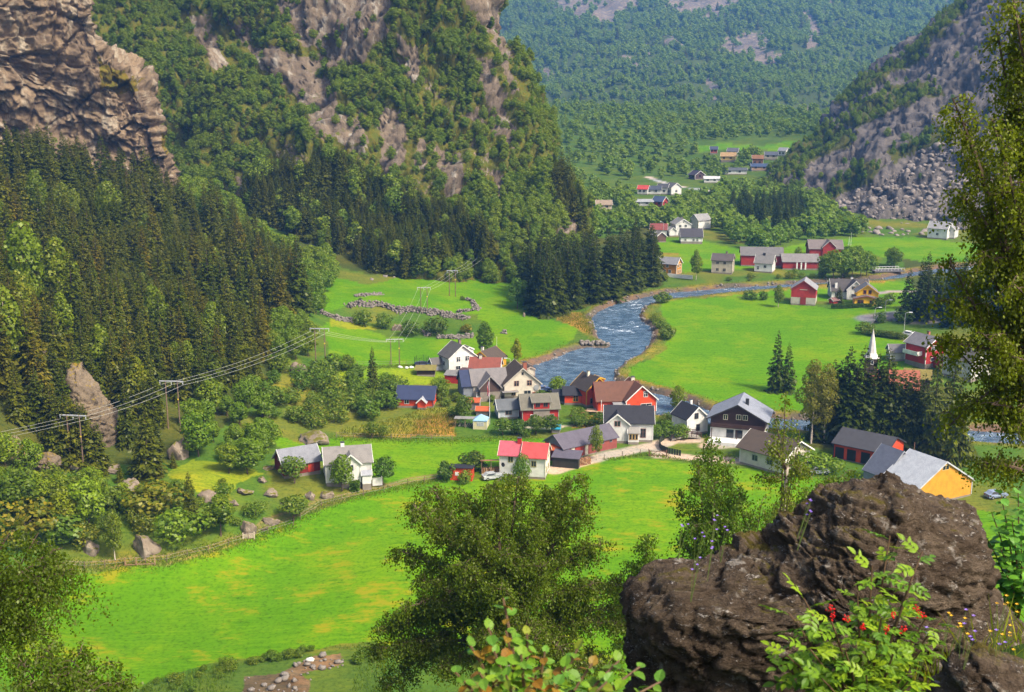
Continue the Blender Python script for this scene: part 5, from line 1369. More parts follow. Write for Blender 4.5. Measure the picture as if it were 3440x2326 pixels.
    single(a[0], a[1], a[2], a[3], a[4], a[5], a[6], a[7] if len(a) > 7 else None, 'bush' if 'bush' in a[0] else 'tree')

# ---- spruce grove by the river bend
GROVE = [(1752,1030),(1790,1058),(1830,1068),(1900,1046),(1985,1022),(2080,996),(2160,976),(2203,962),(2203,925),(2100,925),(1900,950),(1755,985)]
P = on_ground(GROVE, 1500, rg); P = P[thin(P, 4.2, rg)]
for p in P:
    tree('spruce_tree', 'spruce', p, rg.uniform(17, 22), 'dense dark spruce of the grove inside the river bend', 'tree', 'spruces of the river bend grove', 1.1, (0.5, 0.62, 0.7))
# ---- spruces by the church
CH = [(2790,1478,15.5),(2840,1480,18.0),(2888,1484,18.5),(2935,1488,17.0),(2968,1490,18.0),(2865,1492,15.5),(2915,1496,14.0),(2990,1500,14.5),(3035,1508,13.0),(3070,1512,14),(3020,1490,14.0),(2815,1470,15.0),(3090,1500,14.0),(2750,1476,13.0),(2950,1474,15),(3050,1486,14)]
for u, v, h in CH:
    h *= 1.17
    tree('spruce_tree', 'spruce', G(u, v), h, 'dark spruce of the clump hiding the church', 'tree', 'spruces in front of the church', 1.1, (0.5, 0.62, 0.7))
for u, v, h, lb in ((3128,1530,22.5,'tall slender spruce covering the red house corner'), (3186,1510,25.0,'tallest slender spruce right of the red house'), (3215,1560,20.0,'slender spruce beside the birch on the right')):
    tree('spruce_tree', 'spruce', G(u, v), h, lb, 'tree', None, 0.72, (0.85, 1.0, 1.0))
P = on_ground([(3030,1085),(3060,1060),(3100,1020),(3300,1010),(3400,1080),(3220,1095),(3080,1100)], 700, rg); P = P[thin(P, 4.5, rg)][:26]
for p in P:
    tree('spruce_tree', 'spruce', p, rg.uniform(15, 20), 'very dark spruce of the stand above the road', 'tree', 'dark spruces above the road', 0.95, (0.4, 0.55, 0.75))
for u, v, h in ((2775,935,9.0),(2800,938,10.5),(2830,936,10.0),(2862,932,10.5),(2892,930,9.5),(2912,926,9.0),(2845,915,10),(2880,905,9)):
    tree('leafy_tree', 'broad', G(u, v), h, 'leafy tree of the clump right of the red farm buildings', 'tree', 'trees right of the red farm', 1.15, (0.72, 0.85, 0.9))
for k in range(9):
    tree('roadside_bush', 'bush', G(2925 + 13 * k, 1128 + 1.5 * k), 1.9, 'low shrub in the row along the road edge', 'bush', 'shrub row along the road', 1.2, (0.75, 0.75, 0.8))

# ---- spruce forest on the left slope
LF = [(-420,420),(0,440),(300,520),(480,620),(600,690),(760,770),(960,890),(1030,985),(1020,1050),(930,1090),(905,1170),(890,1290),(830,1320),(600,1395),(540,1425),(500,1500),(300,1510),(210,1480),(0,1470),(-420,1500)]
P = on_ground(LF, 12000, rg, 150, 470); P = clear(P); P = P[thin(P, 3.7, rg)]
u, v = pix(P[:, 0], P[:, 1], P[:, 2])
rocksgap = inpoly(u, v, [(20,1490),(60,1480),(230,1570),(100,1640)]) | inpoly(u, v, [(310,1400),(400,1400),(420,1580),(330,1600)]) | inpoly(u, v, [(540,1420),(640,1420),(650,1520),(560,1530)])
P = P[~rocksgap]
h = 11.5 + 6 * rg.random(len(P)) ** 1.3
h = h * np.where(P[:, 1] > 340, 0.88, 1.0)
br = rg.random(len(P)) < 0.02 + 0.16 * sstep(.1, .5, fbm(P, 22, 2, 131))
h = h * (1 + .28 * fbm(P, 11, 2, 133)) * rg.uniform(.82, 1.18, len(P))
lab_s = 'dark green spruce of the dense forest on the left slope'; lab_b = 'lighter broadleaf tree among the spruces on the left slope'
u, v = pix(P[:, 0], P[:, 1], P[:, 2])
vis = (u > -20) & (u < 3460)
size = np.where(vis, h * 3850 / P[:, 1], 0) * np.where(br, 0, 1)
order = np.argsort(-size)[:185]
ind = np.zeros(len(P), bool); ind[order] = True
for i in order:
    t = tree('spruce_tree', 'spruce', P[i], h[i], lab_s, 'tree', 'spruces on the left slope', rg.uniform(0.9, 1.15), [(1, 1, 1), (1.25, .98, .8), (.78, .85, .9), (1, 1, 1), (.9, 1.0, .8)][i % 5])
for i in np.nonzero(br & vis)[0][:60]:
    tree('leafy_tree', 'birch', P[i], h[i] * 0.9, lab_b, 'tree', 'broadleaf trees among the left spruces', 1.05, (1.0, 0.88, 0.6))
rest = ~ind & ~br & (u > -320)
stuff('spruce_forest', 'rest of the spruce forest climbing to the cliff', 'forest', P[rest], h[rest], 0.9 + 0.3 * rg.random(rest.sum()), 'spruce', 3)
for u_, v_, h_ in ((268,1552,12.5),(225,1520,12.0),(312,1566,8.0),(238,1440,11.0),(130,1440,12.0),(180,1490,12.0),(292,1530,9.0),(290,1578,13.5),(335,1586,10.0),(245,1566,14.5),(205,1545,13.0)):
    tree('spruce_tree', 'spruce', G(u_, v_), h_, 'spruce standing in front of the leaning rock outcrop', 'tree', 'spruces before the leaning outcrop', 1.1)

# ---- woods on the mountain side
Q = on_sheet(V_ML, F_ML, 80000, rg)
u, v = pix(Q[:, 0], Q[:, 1], Q[:, 2])
m = (u > -60) & (u < 2010) & (v > -140) & (v < 960)
Q = Q[m]; u = u[m]; v = v[m]
rock = np.zeros(len(Q), bool)
ju, jv = u + fbm(Q, 6, 3, 61) * 18, v + fbm(Q, 6, 3, 62) * 18
for p in ROCK_ML: rock |= inpoly(ju, jv, p) | inpoly(ju, jv - 24, p) | inpoly(ju - 8, jv - 12, p)
grassy = np.zeros(len(Q), bool)
for p in GRASSY_ML: grassy |= inpoly(ju, jv, p)
nearrock = np.full(len(Q), 999.0)
for p in ROCK_ML: nearrock = np.minimum(nearrock, segdist(ju, jv, p, True))
pk = np.where(rock, 0.03, np.where(grassy, 0.10, np.where(nearrock < 26, 0.4, 1.0)))
m = rg.random(len(Q)) < pk
Q = Q[m]; u = u[m]; v = v[m]
i = thin(Q, 2.2, rg); Q = Q[i]; u = u[i]; v = v[i]
zg = height(Q[:, 0], Q[:, 1]); m = Q[:, 2] > zg - 1.0
Q = Q[m]; u = u[m]; v = v[m]
spr = np.zeros(len(Q), bool)
for p in SPRUCE_ML: spr |= inpoly(u, v, p)
h = np.where(spr, 8.5 + 4.5 * rg.random(len(Q)), 3.2 + 2.8 * rg.random(len(Q)))
h = np.where(~spr & (v > 600), h * 1.25, h)
Q[:, 2] -= 0.4
mix = rg.random(len(Q))
spr = np.where(spr, mix > 0.08, mix > 0.985)
d = np.nonzero(~spr & (v > 0) & (u > 0))[0]
d = d[np.argsort(-(h[d] * 3850 / Q[d, 1]))][:110]
ind = np.zeros(len(Q), bool); ind[d] = True
for n_, i in enumerate(d):
    tree('leafy_tree', 'hill', Q[i], h[i], 'green broadleaf tree on the steep mountain side', 'tree', 'broadleaf trees on the mountain side', 1.1, None, n_ % 5)
s = np.nonzero(spr)[0]; i_s = s[np.argsort(-(h[s] / Q[s, 1]))][:40]
ind[i_s] = True
for i in i_s:
    tree('spruce_tree', 'spruce', Q[i], h[i], 'spruce of the dark stand at the foot of the mountain side', 'tree', 'spruces at the mountain foot', 1.0, (0.8, 0.95, 1.0))
m = spr & ~ind
stuff('spruce_wood', 'rest of the dark spruce wood at the mountain foot', 'forest', Q[m], h[m], 0.95 + 0.25 * rg.random(m.sum()), 'spruce', 4)
m = ~spr & ~ind
stuff('hillside_wood', 'rest of the broadleaf wood covering the mountain side', 'forest', Q[m], h[m], 1.0 + 0.4 * rg.random(m.sum()), 'hill', 5)
print('ML trees', len(Q))

P = on_ground([(590,650),(720,660),(830,760),(1000,880),(1110,895),(1130,965),(1030,985),(960,900),(760,790),(600,700)], 2600, rg, 250, 470); P = P[thin(P, 3.4, rg)]
hh = rg.uniform(5, 9.5, len(P))
stuff('slope_foot_wood', 'strip of leafy trees between spruce forest and mountain side', 'forest', P, hh, 1.1 + 0 * hh, 'broad', 15)
# ---- scrub and belts on the valley floor
def belt(poly, n, dmin, hlo, hhi, kind, name, label, cat, group, wx=1.1, color=None, lim=999):
    P = on_ground(poly, n, rg); P = clear(P); P = P[thin(P, dmin, rg)][:lim]
    for p in P:
        tree(name, kind, p, rg.uniform(hlo, hhi), label, cat, group, wx * rg.uniform(0.85, 1.15), color)
belt([(935,1195),(1080,1250),(1180,1240),(1215,1300),(1330,1318),(1350,1370),(1200,1420),(1120,1440),(1000,1450),(930,1445),(880,1400),(840,1365),(900,1260)], 900, 4.2, 2.6, 5.0, 'bush', 'scrub_bush', 'green bush of the scrub left of the village', 'bush', 'scrub bushes left of the village', 1.15)
belt([(965,905),(1060,922),(1115,985),(1125,1055),(1040,1060),(1000,1000)], 500, 5.0, 6, 8.5, 'broad', 'leafy_tree', 'leafy tree between left forest and upper fields', 'tree', 'trees between forest and upper fields', 1.15, (0.75, 0.9, 1.0))
belt([(930,1095),(1020,1075),(1060,1130),(1050,1210),(940,1240),(910,1180)], 400, 4.6, 5, 7.5, 'broad', 'leafy_tree', 'leafy tree behind the boulder below the left forest', 'tree', 'trees behind the big boulder', 1.1)
belt([(-20,1540),(120,1600),(420,1680),(470,1750),(300,1700),(120,1700),(-20,1720)], 500, 3.2, 3.0, 6.5, 'broad', 'leafy_tree', 'small leafy tree on the rocky slope below the golden slab', 'tree', 'small trees below the golden slab', 1.2, (1.1, 1.1, .9))
belt([(640,1400),(840,1335),(940,1470),(900,1560),(780,1570),(660,1530)], 500, 3.6, 4.5, 7.5, 'broad', 'leafy_tree', 'leafy tree in the thicket between split rock and scrub', 'tree', 'thicket right of the split rock', 1.15, (.95, 1.0, .95))
belt([(60,1480),(240,1520),(480,1560),(540,1480),(640,1560),(560,1640),(470,1640),(200,1600)], 300, 4.2, 3.0, 7.0, 'spruce', 'young_spruce', 'young spruce among the rocks below the forest', 'tree', 'young spruces below the forest', 1.2)
belt([(560,1640),(760,1620),(800,1690),(900,1740),(760,1790),(600,1760)], 300, 4.2, 1.2, 2.6, 'bush', 'mound_bush', 'low bush between the mound boulders', 'bush', 'bushes on the rocky mound', 1.3, (1.1, 1.05, .9))
belt([(20,1640),(200,1620),(420,1670),(560,1730),(520,1790),(420,1830),(180,1860),(20,1860)], 900, 3.0, 2.4, 4.6, 'bush', 'scrub_bush', 'olive bush on the rough slope above the big field', 'bush', 'bushes on the rough slope', 1.2, (1.15, 0.95, 0.9))
GB = ('bush', 'garden_bush', 'leafy bush in the gardens between the village houses', 'bush', 'village garden bushes', 1.2)
for q_, n_, lim_ in (([(1500,1300),(1545,1290),(1570,1350),(1560,1410),(1500,1420),(1470,1380)], 160, 14), ([(1890,1335),(1940,1345),(1985,1400),(1985,1440),(1900,1440),(1880,1390)], 160, 12), ([(2220,1405),(2300,1430),(2290,1480),(2230,1480)], 120, 7), ([(1620,1446),(1880,1447),(1880,1466),(1620,1470)], 120, 12), ([(2380,1490),(2450,1505),(2440,1560),(2380,1550)], 120, 7), ([(1100,1240),(1330,1270),(1330,1310),(1210,1300)], 160, 10)):
    belt(q_, n_, 2.4, 1.2, 2.8, *GB, None, lim_)
belt([(2100,1405),(2330,1420),(2330,1440),(2230,1440)], 60, 3.5, 1.6, 2.6, 'bush', 'riverside_bush', 'riverside bush behind the white houses', 'bush', 'riverside bushes', 1.2)
belt([(2250,945),(2480,948),(2640,938),(2790,940),(2900,930),(2640,928),(2480,932),(2330,948)], 400, 4.0, 1.2, 2.6, 'bush', 'bank_bush', 'low bush on the far river bank below the farms', 'bush', 'bushes on the far river bank', 1.3, (1.25, 1.05, 0.9), 34)
# far valley woods
FB = [(1965,735),(1990,655),(2150,665),(2420,655),(2700,630),(2800,720),(2900,790),(2980,800),(2900,792),(2700,812),(2560,845),(2480,832),(2430,795),(2400,765),(2200,775),(2050,790),(1960,820),(1830,842),(1800,850)]
P = on_ground(FB, 5200, rg, 300, 900); P = clear(P); u, v = pix(P[:, 0], P[:, 1], P[:, 2]); P = P[~inpoly(u, v, [(2140,588),(2270,622),(2400,632),(2400,668),(2260,668),(2140,624)])]; P = P[thin(P, 4.6, rg)]
u, v = pix(P[:, 0], P[:, 1], P[:, 2])
spz = inpoly(u, v, [(2440,700),(2560,690),(2690,690),(2740,760),(2680,790),(2560,780),(2470,770)]) | inpoly(u, v, [(2340,770),(2380,760),(2390,800),(2350,810)])
h = np.where(spz, rg.uniform(10, 15, len(P)), rg.uniform(5.5, 9.0, len(P)))
s = np.nonzero(spz)[0][:36]
for i in s: tree('spruce_tree', 'spruce', P[i], h[i], 'dark spruce in the wood above the red farm', 'tree', 'spruces above the red farm', 1.0, (0.5, 0.7, 0.85))
b = np.nonzero(~spz)[0]; b = b[np.argsort(P[b, 1])]
for i in b[:60]: tree('leafy_tree', 'farbroad', P[i], h[i], 'rounded leafy tree of the wood above the red farm', 'tree', 'trees above the red farm', 1.1, (0.8, 0.9, 0.9))
stuff('valley_wood', 'rest of the leafy woods around the far village', 'forest', P[b[60:]], h[b[60:]], 1.05 + 0.3 * rg.random(len(b) - 60), 'farbroad', 6)
FH = [(1800,640),(1760,360),(2100,330),(2500,350),(2850,370),(2800,490),(2740,610),(2560,650),(2300,640),(2200,640)]
P = on_ground(FH, 9000, rg, 560, 1150); P = clear(P); P = P[thin(P, 7.5, rg)]
u, v = pix(P[:, 0], P[:, 1], P[:, 2]); P = P[~((inpoly(u, v, [(2320,482),(2760,452),(2770,500),(2650,532),(2340,528)]) | inpoly(u, v, [(2140,588),(2270,622),(2400,632),(2400,664),(2260,662),(2140,620)])) & (rg.random(len(P)) < 0.96))]
P = P[rg.random(len(P)) > .45 * sstep(-.05, .35, fbm(P, 40, 3, 141))]
stuff('village_trees', 'loose trees between the houses of the far village', 'forest', P, 3.2 + 6.5 * rg.random(len(P)), 1.05 + 0.3 * rg.random(len(P)), 'farbroad', 7)
# far mountain wood
Q = on_sheet(V_MF, F_MF, 90000, rg)
u, v = pix(Q[:, 0], Q[:, 1], Q[:, 2])
m = (u > 1550) & (u < 3520) & (v > -120) & (v < 640)
Q = Q[m]; u = u[m]; v = v[m]
rock = np.zeros(len(Q), bool)
ju, jv = u + fbm(Q, 18, 3, 67) * 14, v + fbm(Q, 18, 3, 68) * 12
for p in ROCK_MF: rock |= inpoly(ju, jv, p)
m = ~rock | (rg.random(len(Q)) < 0.08)
m &= ~inpoly(u, v, FIELDS[6])
thinout = sstep(-0.15, 0.35, fbm(Q, (45, 45, 30), 3, 95)) * 0.45
m &= rg.random(len(Q)) > thinout
Q = Q[m]; i = thin(Q, 3.7 * Q[:, 1] / 1000, rg); Q = Q[i]
u, v = pix(Q[:, 0], Q[:, 1], Q[:, 2])
lt = np.zeros(len(Q), bool)
for p in LIGHT_MF: lt |= inpoly(u, v, p)
spz = inpoly(u, v, c2([(1560,1010),(1850,1070),(2060,1060),(2050,1150),(1700,1170),(1560,1120)])) | (rg.random(len(Q)) < 0.06)
h = rg.uniform(4.2, 8.0, len(Q)) * Q[:, 1] / 1000
for k in range(2):
    i = np.nonzero(lt)[0][k]
    tree('young_tree', 'farlight', Q[i], h[i] * .8, 'pale young tree in the light patch of the far wood', 'tree', 'young trees of the light patch', var=k)
stuff('young_wood', 'pale green patch of young trees on the far mountain', 'forest', Q[lt], h[lt] * .8, 1.1 + 0 * h[lt], 'farlight', 8)
m = ~lt & ~spz
stuff('mountain_wood', 'hazy broadleaf wood covering the far mountain', 'forest', Q[m], h[m], 1.0 + 0.3 * rg.random(m.sum()), 'farbroad', 9)
m = ~lt & spz
stuff('mountain_spruces', 'scattered dark spruces on the far mountain', 'forest', Q[m], h[m] * 1.35, 0.9 + 0 * h[m], 'spruce', 10)
# right mountain trees
Q = on_sheet(V_MR, F_MR, 26000, rg)
u, v = pix(Q[:, 0], Q[:, 1], Q[:, 2])
ok = np.zeros(len(Q), bool)
for p in TREES_MR: ok |= inpoly(u, v, p)
tal = inpoly(u, v, TALUS)
ok = (ok & (rg.random(len(Q)) < 0.6)) | (rg.random(len(Q)) < np.where(tal, 0.006, 0.012)) | ((u < 2700) & (v > 560))
ok &= (u < 3550) & (v > -100)
Q = Q[ok]; Q = Q[thin(Q, 3.4, rg)]; zg = height(Q[:, 0], Q[:, 1]); Q = Q[Q[:, 2] > zg - 1]
h = rg.uniform(3.2, 6.2, len(Q)); Q[:, 2] -= .3
o_ = np.argsort(Q[:, 1])
for i in o_[:70]: tree('leafy_tree', 'hill', Q[i], h[i], 'small tree on the grey rock slope', 'tree', 'trees on the grey rock slope', 1.0, (0.75, 0.85, 0.95))
stuff('slope_wood', 'rest of the small trees along the grey rock slope', 'forest', Q[o_[70:]], h[o_[70:]], 1.0 + 0.2 * rg.random(len(o_) - 70), 'hill', 11)
# ================================================================== ROCKS
import bmesh
_ico = {}
def ico(sub):
    if sub in _ico: return _ico[sub]
    bm = bmesh.new(); bmesh.ops.create_icosphere(bm, subdivisions=sub, radius=1.0)
    V = np.array([v.co[:] for v in bm.verts]); F = np.array([[v.index for v in f.verts] for f in bm.faces]); bm.free()
    _ico[sub] = (V, F)
    return V, F
def rockmesh(seed, sub=3, cuts=11, rough=0.10, squash=(1, 1, 0.8)):
    r_ = np.random.default_rng(seed); V, F = ico(sub); V = V.copy()
    for k in range(cuts):
        n = r_.normal(size=3); n /= np.linalg.norm(n); d = r_.uniform(0.45, 0.82)
        t = V @ n; V = V - np.maximum(0, t - d)[:, None] * n
    V *= 1 + rough * fbm(V + seed, 0.5, 4, seed)[:, None]
    V *= 1 + 0.16 * (cells(V + seed * .37, (.62, .62, .34), seed)[0] - .5)[:, None]
    V *= 1 + 0.06 * (cells(V + seed * .37, (.22, .22, .14), seed + 7)[0] - .5)[:, None]
    V *= np.array(squash)
    V[:, :2] /= np.abs(V[:, :2]).max(); V[:, 2] /= np.abs(V[:, 2]).max()
    return npmesh('boulder', V, F)
M_BOULDER = rockmat('boulder_rock', (0.30, 0.235, 0.175), (0.19, 0.15, 0.115), (0.46, 0.41, 0.34), (0.15, 0.14, 0.015), 1.6, (1, 1, 1), 0.62, useattr=False, bdist=0.15)
M_GOLDROCK = rockmat('lichen_rock', (0.25, 0.19, 0.125), (0.155, 0.118, 0.08), (0.36, 0.30, 0.22), (0.24, 0.165, 0.014), 0.8, (1, 1, 1), 0.55, useattr=False, bdist=0.2)
M_SCREE = rockmat('scree_rock', (0.32, 0.27, 0.235), (0.22, 0.19, 0.17), (0.42, 0.36, 0.31), (0.06, 0.08, 0.02), 1.2, (1, 1, 1), 0.1, useattr=False, bdist=0.15)
M_STONE = rockmat('field_stone', (0.30, 0.26, 0.22), (0.185, 0.16, 0.14), (0.42, 0.385, 0.345), (0.10, 0.10, 0.02), 3.0, (1, 1, 1), 0.1, useattr=False, bdist=0.05)
def boulder(u, v, w, h, label, mat=None, seed=0, depth=0.8, name='boulder', sub=4, lean=0.0, rough=0.13, dz=0.0):
    p = G(u, v); k = p.y / 3850
    me = rockmesh(500 + seed, sub, 12, rough); me.materials.append(mat or M_BOULDER)
    o = link(name, me, None, (p.x, p.y + w * k * depth * 0.3, p.z + h * k * 0.10 + dz))
    o.scale = (w * k * 0.5, w * k * 0.5 * depth, h * k * 0.68)
    o.rotation_euler = (0, lean, random.uniform(-0.3, 0.3))
    return tag(o, label, 'boulder')
for i, a in enumerate((
 (1065,1496,150,52,'long flat grey boulder at the edge of the middle field',None),(485,1882,150,108,'big mossy boulder beside the track',None),(292,1860,86,68,'pale boulder left of the grey-green birch',None),
 (425,1684,98,128,'tall brown boulder above the reddish bush',None),(250,1586,88,52,'layered boulder under the pole frame',None),(348,1590,110,36,'flat slab rock beside the pole frame',None),
(602,1545,92,100,'dark split rock carrying the pole frame',None),(995,1262,78,76,'grey boulder at the foot of the forest',None),
 (888,1405,58,80,'brown slanting rock among the scrub',None),(815,1664,72,34,'flat grey rock on the mound',None),(908,1672,60,40,'pale rock with dark underside on the mound',None),(1040,1678,50,34,'rounded pale rock beside the farmhouse track',None),
 (1092,1678,68,30,'low rock below the farmhouse',None),(905,1768,72,40,'sloping rock slab near the spreading fruit tree',None),(832,1802,64,68,'upright speckled boulder at the fence',None),(695,1692,78,58,'broken grey boulder behind the young spruce',None),
 (882,1624,44,28,'small brown boulder near the red barn',None),(880,1784,42,15,'low flat stone by the fence',None),(900,1580,52,15,'flat rock at the barn corner',None),(780,1700,60,22,'half-buried rock in the mound grass',None),(960,1700,44,20,'grassy rock above the fruit tree',None),
 (1330,1112,44,30,'pale outcrop among the bushes below the stone wall',None),(1465,915,36,16,'rounded boulder at the top of the left fields',None),(1700,880,46,22,'pale boulder beside the tall spruces',None),(1660,900,30,14,'low boulder near the upper pole frame',None),(1760,1065,14,20,'small pale stone at the grove corner',None),(1920,1400,26,10,'flat stone in the garden grass',None))):
    boulder(*a, seed=i)
# scree: loose boulders on the foot of the right mountain
ROCKP = []
for k in range(5):
    me = rockmesh(600 + k, 2, 10, 0.12, (1, 0.85, 0.7)); me.materials.append(M_SCREE); ROCKP.append(me)
STONEP = []
for k in range(4):
    me = rockmesh(620 + k, 1, 6, 0.10, (1, 0.85, 0.7)); me.materials.append(M_STONE); STONEP.append(me)
def stuff_of(name, label, cat, objs, P, S, parent=None, H=1.0, seed=3):
    """mass of alike stones"""
    PROTO['_' + name] = [(None, None, H)] * len(objs)
    for k, o in enumerate(objs): CROWNS[('_' + name, k)] = o
    o = stuff(name, label, cat, P, S, np.ones(len(P)), '_' + name, seed)
    if parent is not None:
        o.parent = parent
        for q in ('label', 'category'):
            if q in o: del o[q]
    return o
Q = on_sheet(V_MR, F_MR, 24000, rg)
u, v = pix(Q[:, 0], Q[:, 1], Q[:, 2])
m = inpoly(u, v, TALUS) & (u < 3520); Q = Q[m]
sz = 0.55 + 2.0 * rg.random(len(Q)) ** 3.2
o_ = np.argsort(-sz); Q = Q[o_]; sz = sz[o_]
keep = thin(Q, sz * 1.15, rg); Q = Q[keep]; sz = sz[keep]
src = []
uu, vv = pix(Q[:, 0], Q[:, 1], Q[:, 2])
vis = np.nonzero((uu < 3330))[0][:260]
for i in vis:
    o = link('scree_boulder', ROCKP[i % 5], None, Q[i])
    o.scale = (sz[i], sz[i] * rg.uniform(0.7, 1.0), sz[i] * rg.uniform(0.6, 0.95)); o.rotation_euler = (rg.uniform(-.5, .5), rg.uniform(-.5, .5), rg.uniform(0, 6.28))
    tag(o, 'angular grey boulder of the scree on the right slope', 'boulder', 'scree boulders on the right slope')
    if len(src) < 5 and i % 5 == len(src): src.append(o)
r_ = np.ones(len(Q), bool); r_[vis] = False
stuff_of('scree', 'rest of the grey boulder scree on the right slope', 'scree', src, Q[r_], sz[r_])
# rubble at the head of the left fields and along the mountain foot
def rubble(poly, n, dmin, lo, hi, label, group, name='field_boulder', lim=60):
    P = on_ground(poly, n, rg); P = P[thin(P, dmin, rg)][:lim]
    for i, p in enumerate(P):
        s = rg.uniform(lo, hi); o = link(name, ROCKP[i % 5], None, p)
        o.scale = (s, s * .8, s * .6); o.rotation_euler = (rg.uniform(-.3, .3), rg.uniform(-.3, .3), rg.uniform(0, 6.28))
        tag(o, label, 'boulder', group)
rubble([(1240,940),(1270,925),(1500,890),(1660,880),(1660,915),(1560,925),(1400,925),(1290,950)], 500, 2.6, 0.6, 1.7, 'brownish boulder lining the top of the left fields', 'boulders above the left fields', lim=48)
rubble([(1690,870),(1760,830),(1850,790),(1930,760),(1950,790),(1860,840),(1760,880)], 500, 2.8, 0.8, 2.4, 'pale boulder of the rockfall under the mountain edge', 'rockfall boulders', lim=45)
rubble([(2880,785),(2930,765),(3200,772),(3200,796),(2960,792)], 300, 3.2, 1.0, 2.6, 'large pale boulder at the foot of the scree', 'boulders at the scree foot', lim=24)
# stones in the bare bank at the bottom
P = on_ground([(790,2320),(820,2272),(900,2262),(1010,2226),(1070,2202),(1160,2198),(1150,2240),(1040,2275),(1070,2350),(780,2350)], 1500, rg, 100); P = P[thin(P, 0.5, rg)][:190]
src = []
for i, p in enumerate(P):
    s = .15 + .55 * rg.random() ** 2; o = link('bank_stone', STONEP[i % 4], None, p + np.array((0, 0, s * .3))); o.scale = (s, s * .9, s * .7); o.rotation_euler = (0, 0, rg.uniform(0, 6))
    tag(o, 'rounded pale stone in the bare bank below the big field', 'stone', 'stones in the bare bank')
    if len(src) < 4 and i % 4 == len(src): src.append(o)
p = G(1040, 2222); o = link('white_stone', STONEP[1], None, (p.x, p.y, p.z + .25)); o.scale = (.75, .6, .5); tag(o, 'single white stone on top of the bare bank', 'stone')
o.data = o.data.copy(); o.data.materials[0] = plain((0.7, .68, .62))
# dry stone walls and clearance heaps
def stonewall(pts, w, hgt, n, label, cat='stone wall'):
    W = [G(*p) for p in pts]
    e = empty('stone_wall', W[0], 0, label, cat)
    L = [0.0]
    for a, b in zip(W, W[1:]): L.append(L[-1] + (b - a).length)
    P = []
    n = int(n * 1.05)
    for k in range(n):
        t = rg.random() * L[-1]; i = max(j for j in range(len(L)) if L[j] <= t); i = min(i, len(W) - 2)
        f = (t - L[i]) / max(1e-6, L[i + 1] - L[i]); c = W[i].lerp(W[i + 1], f)
        d = (W[i + 1] - W[i]).normalized(); nn_ = Vector((-d.y, d.x, 0))
        off = rg.normal() * w * .42 + .5 * math.sin(t * .6)
        c = c + nn_ * off
        P.append((c.x, c.y, hgt * rg.random() * max(0.1, 1 - abs(off) / w)))
    P = np.array(P)
    P[:, 2] += height(P[:, 0], P[:, 1])
    P = P - np.array(W[0])
    o = stuff_of('stones', label, None, src, P, .15 + .36 * rg.random(len(P)) ** 1.6, e, seed=len(P))
stonewall([(1172,1036),(1195,1024),(1260,1024),(1330,1042),(1395,1046),(1470,1054)], 1.6, 1.6, 800, 'long dry stone wall across the upper left field')
stonewall([(1440,1050),(1520,1062),(1565,1075)], 2.2, 1.3, 420, 'tumbled end of the stone wall by the bushes')
stonewall([(1540,1052),(1590,1044),(1602,1034),(1590,1018),(1565,1008)], 1.2, 1.1, 260, 'curved stone wall around the field corner')
stonewall([(1078,1052),(1110,1066),(1150,1075),(1200,1082)], 1.5, 1.2, 320, 'stone wall beside the left forest edge')
stonewall([(1195,997),(1230,992),(1282,989)], 1.6, .7, 260, 'low heap of cleared stones in the upper field', 'stone heap')
stonewall([(1470,1136),(1520,1138),(1590,1132)], 1.5, 1.2, 330, 'pale rubble wall behind the white house', 'stone wall')
stonewall([(1405,1112),(1430,1120),(1445,1130)], 1.3, 1.0, 140, 'small rubble heap among the bushes', 'stone heap')
stonewall([(1690,1122),(1698,1118)], 1.2, 1.0, 40, 'little heap of stones beside the big birch', 'stone heap')
# stones along the river edge
P = []
for i in range(len(RIVER)):
    a, b = RIVER[i], RIVER[(i + 1) % len(RIVER)]
    L = math.hypot(b[0] - a[0], b[1] - a[1])
    for k in range(int(L * 2.0)):
        t = rg.random(); P.append((a[0] + (b[0] - a[0]) * t + rg.normal() * .7, a[1] + (b[1] - a[1]) * t + rg.normal() * .7))
P = np.array(P); P = P[(P[:, 1] < 420) & (P[:, 1] > 190)]
PZ = height(P[:, 0], P[:, 1]); P = np.concatenate([P, PZ[:, None]], 1)
spit = [G(u_, v_) for u_, v_ in zip(rg.uniform(1950, 2052, 60), rg.uniform(1150, 1164, 60))]
P = np.concatenate([P, np.array([(q.x, q.y, q.z + .5) for q in spit])])
stuff_of('river_stones', 'dark wet stones lining both river banks', 'stones', src, P, .18 + .5 * rg.random(len(P)) ** 2, seed=9)
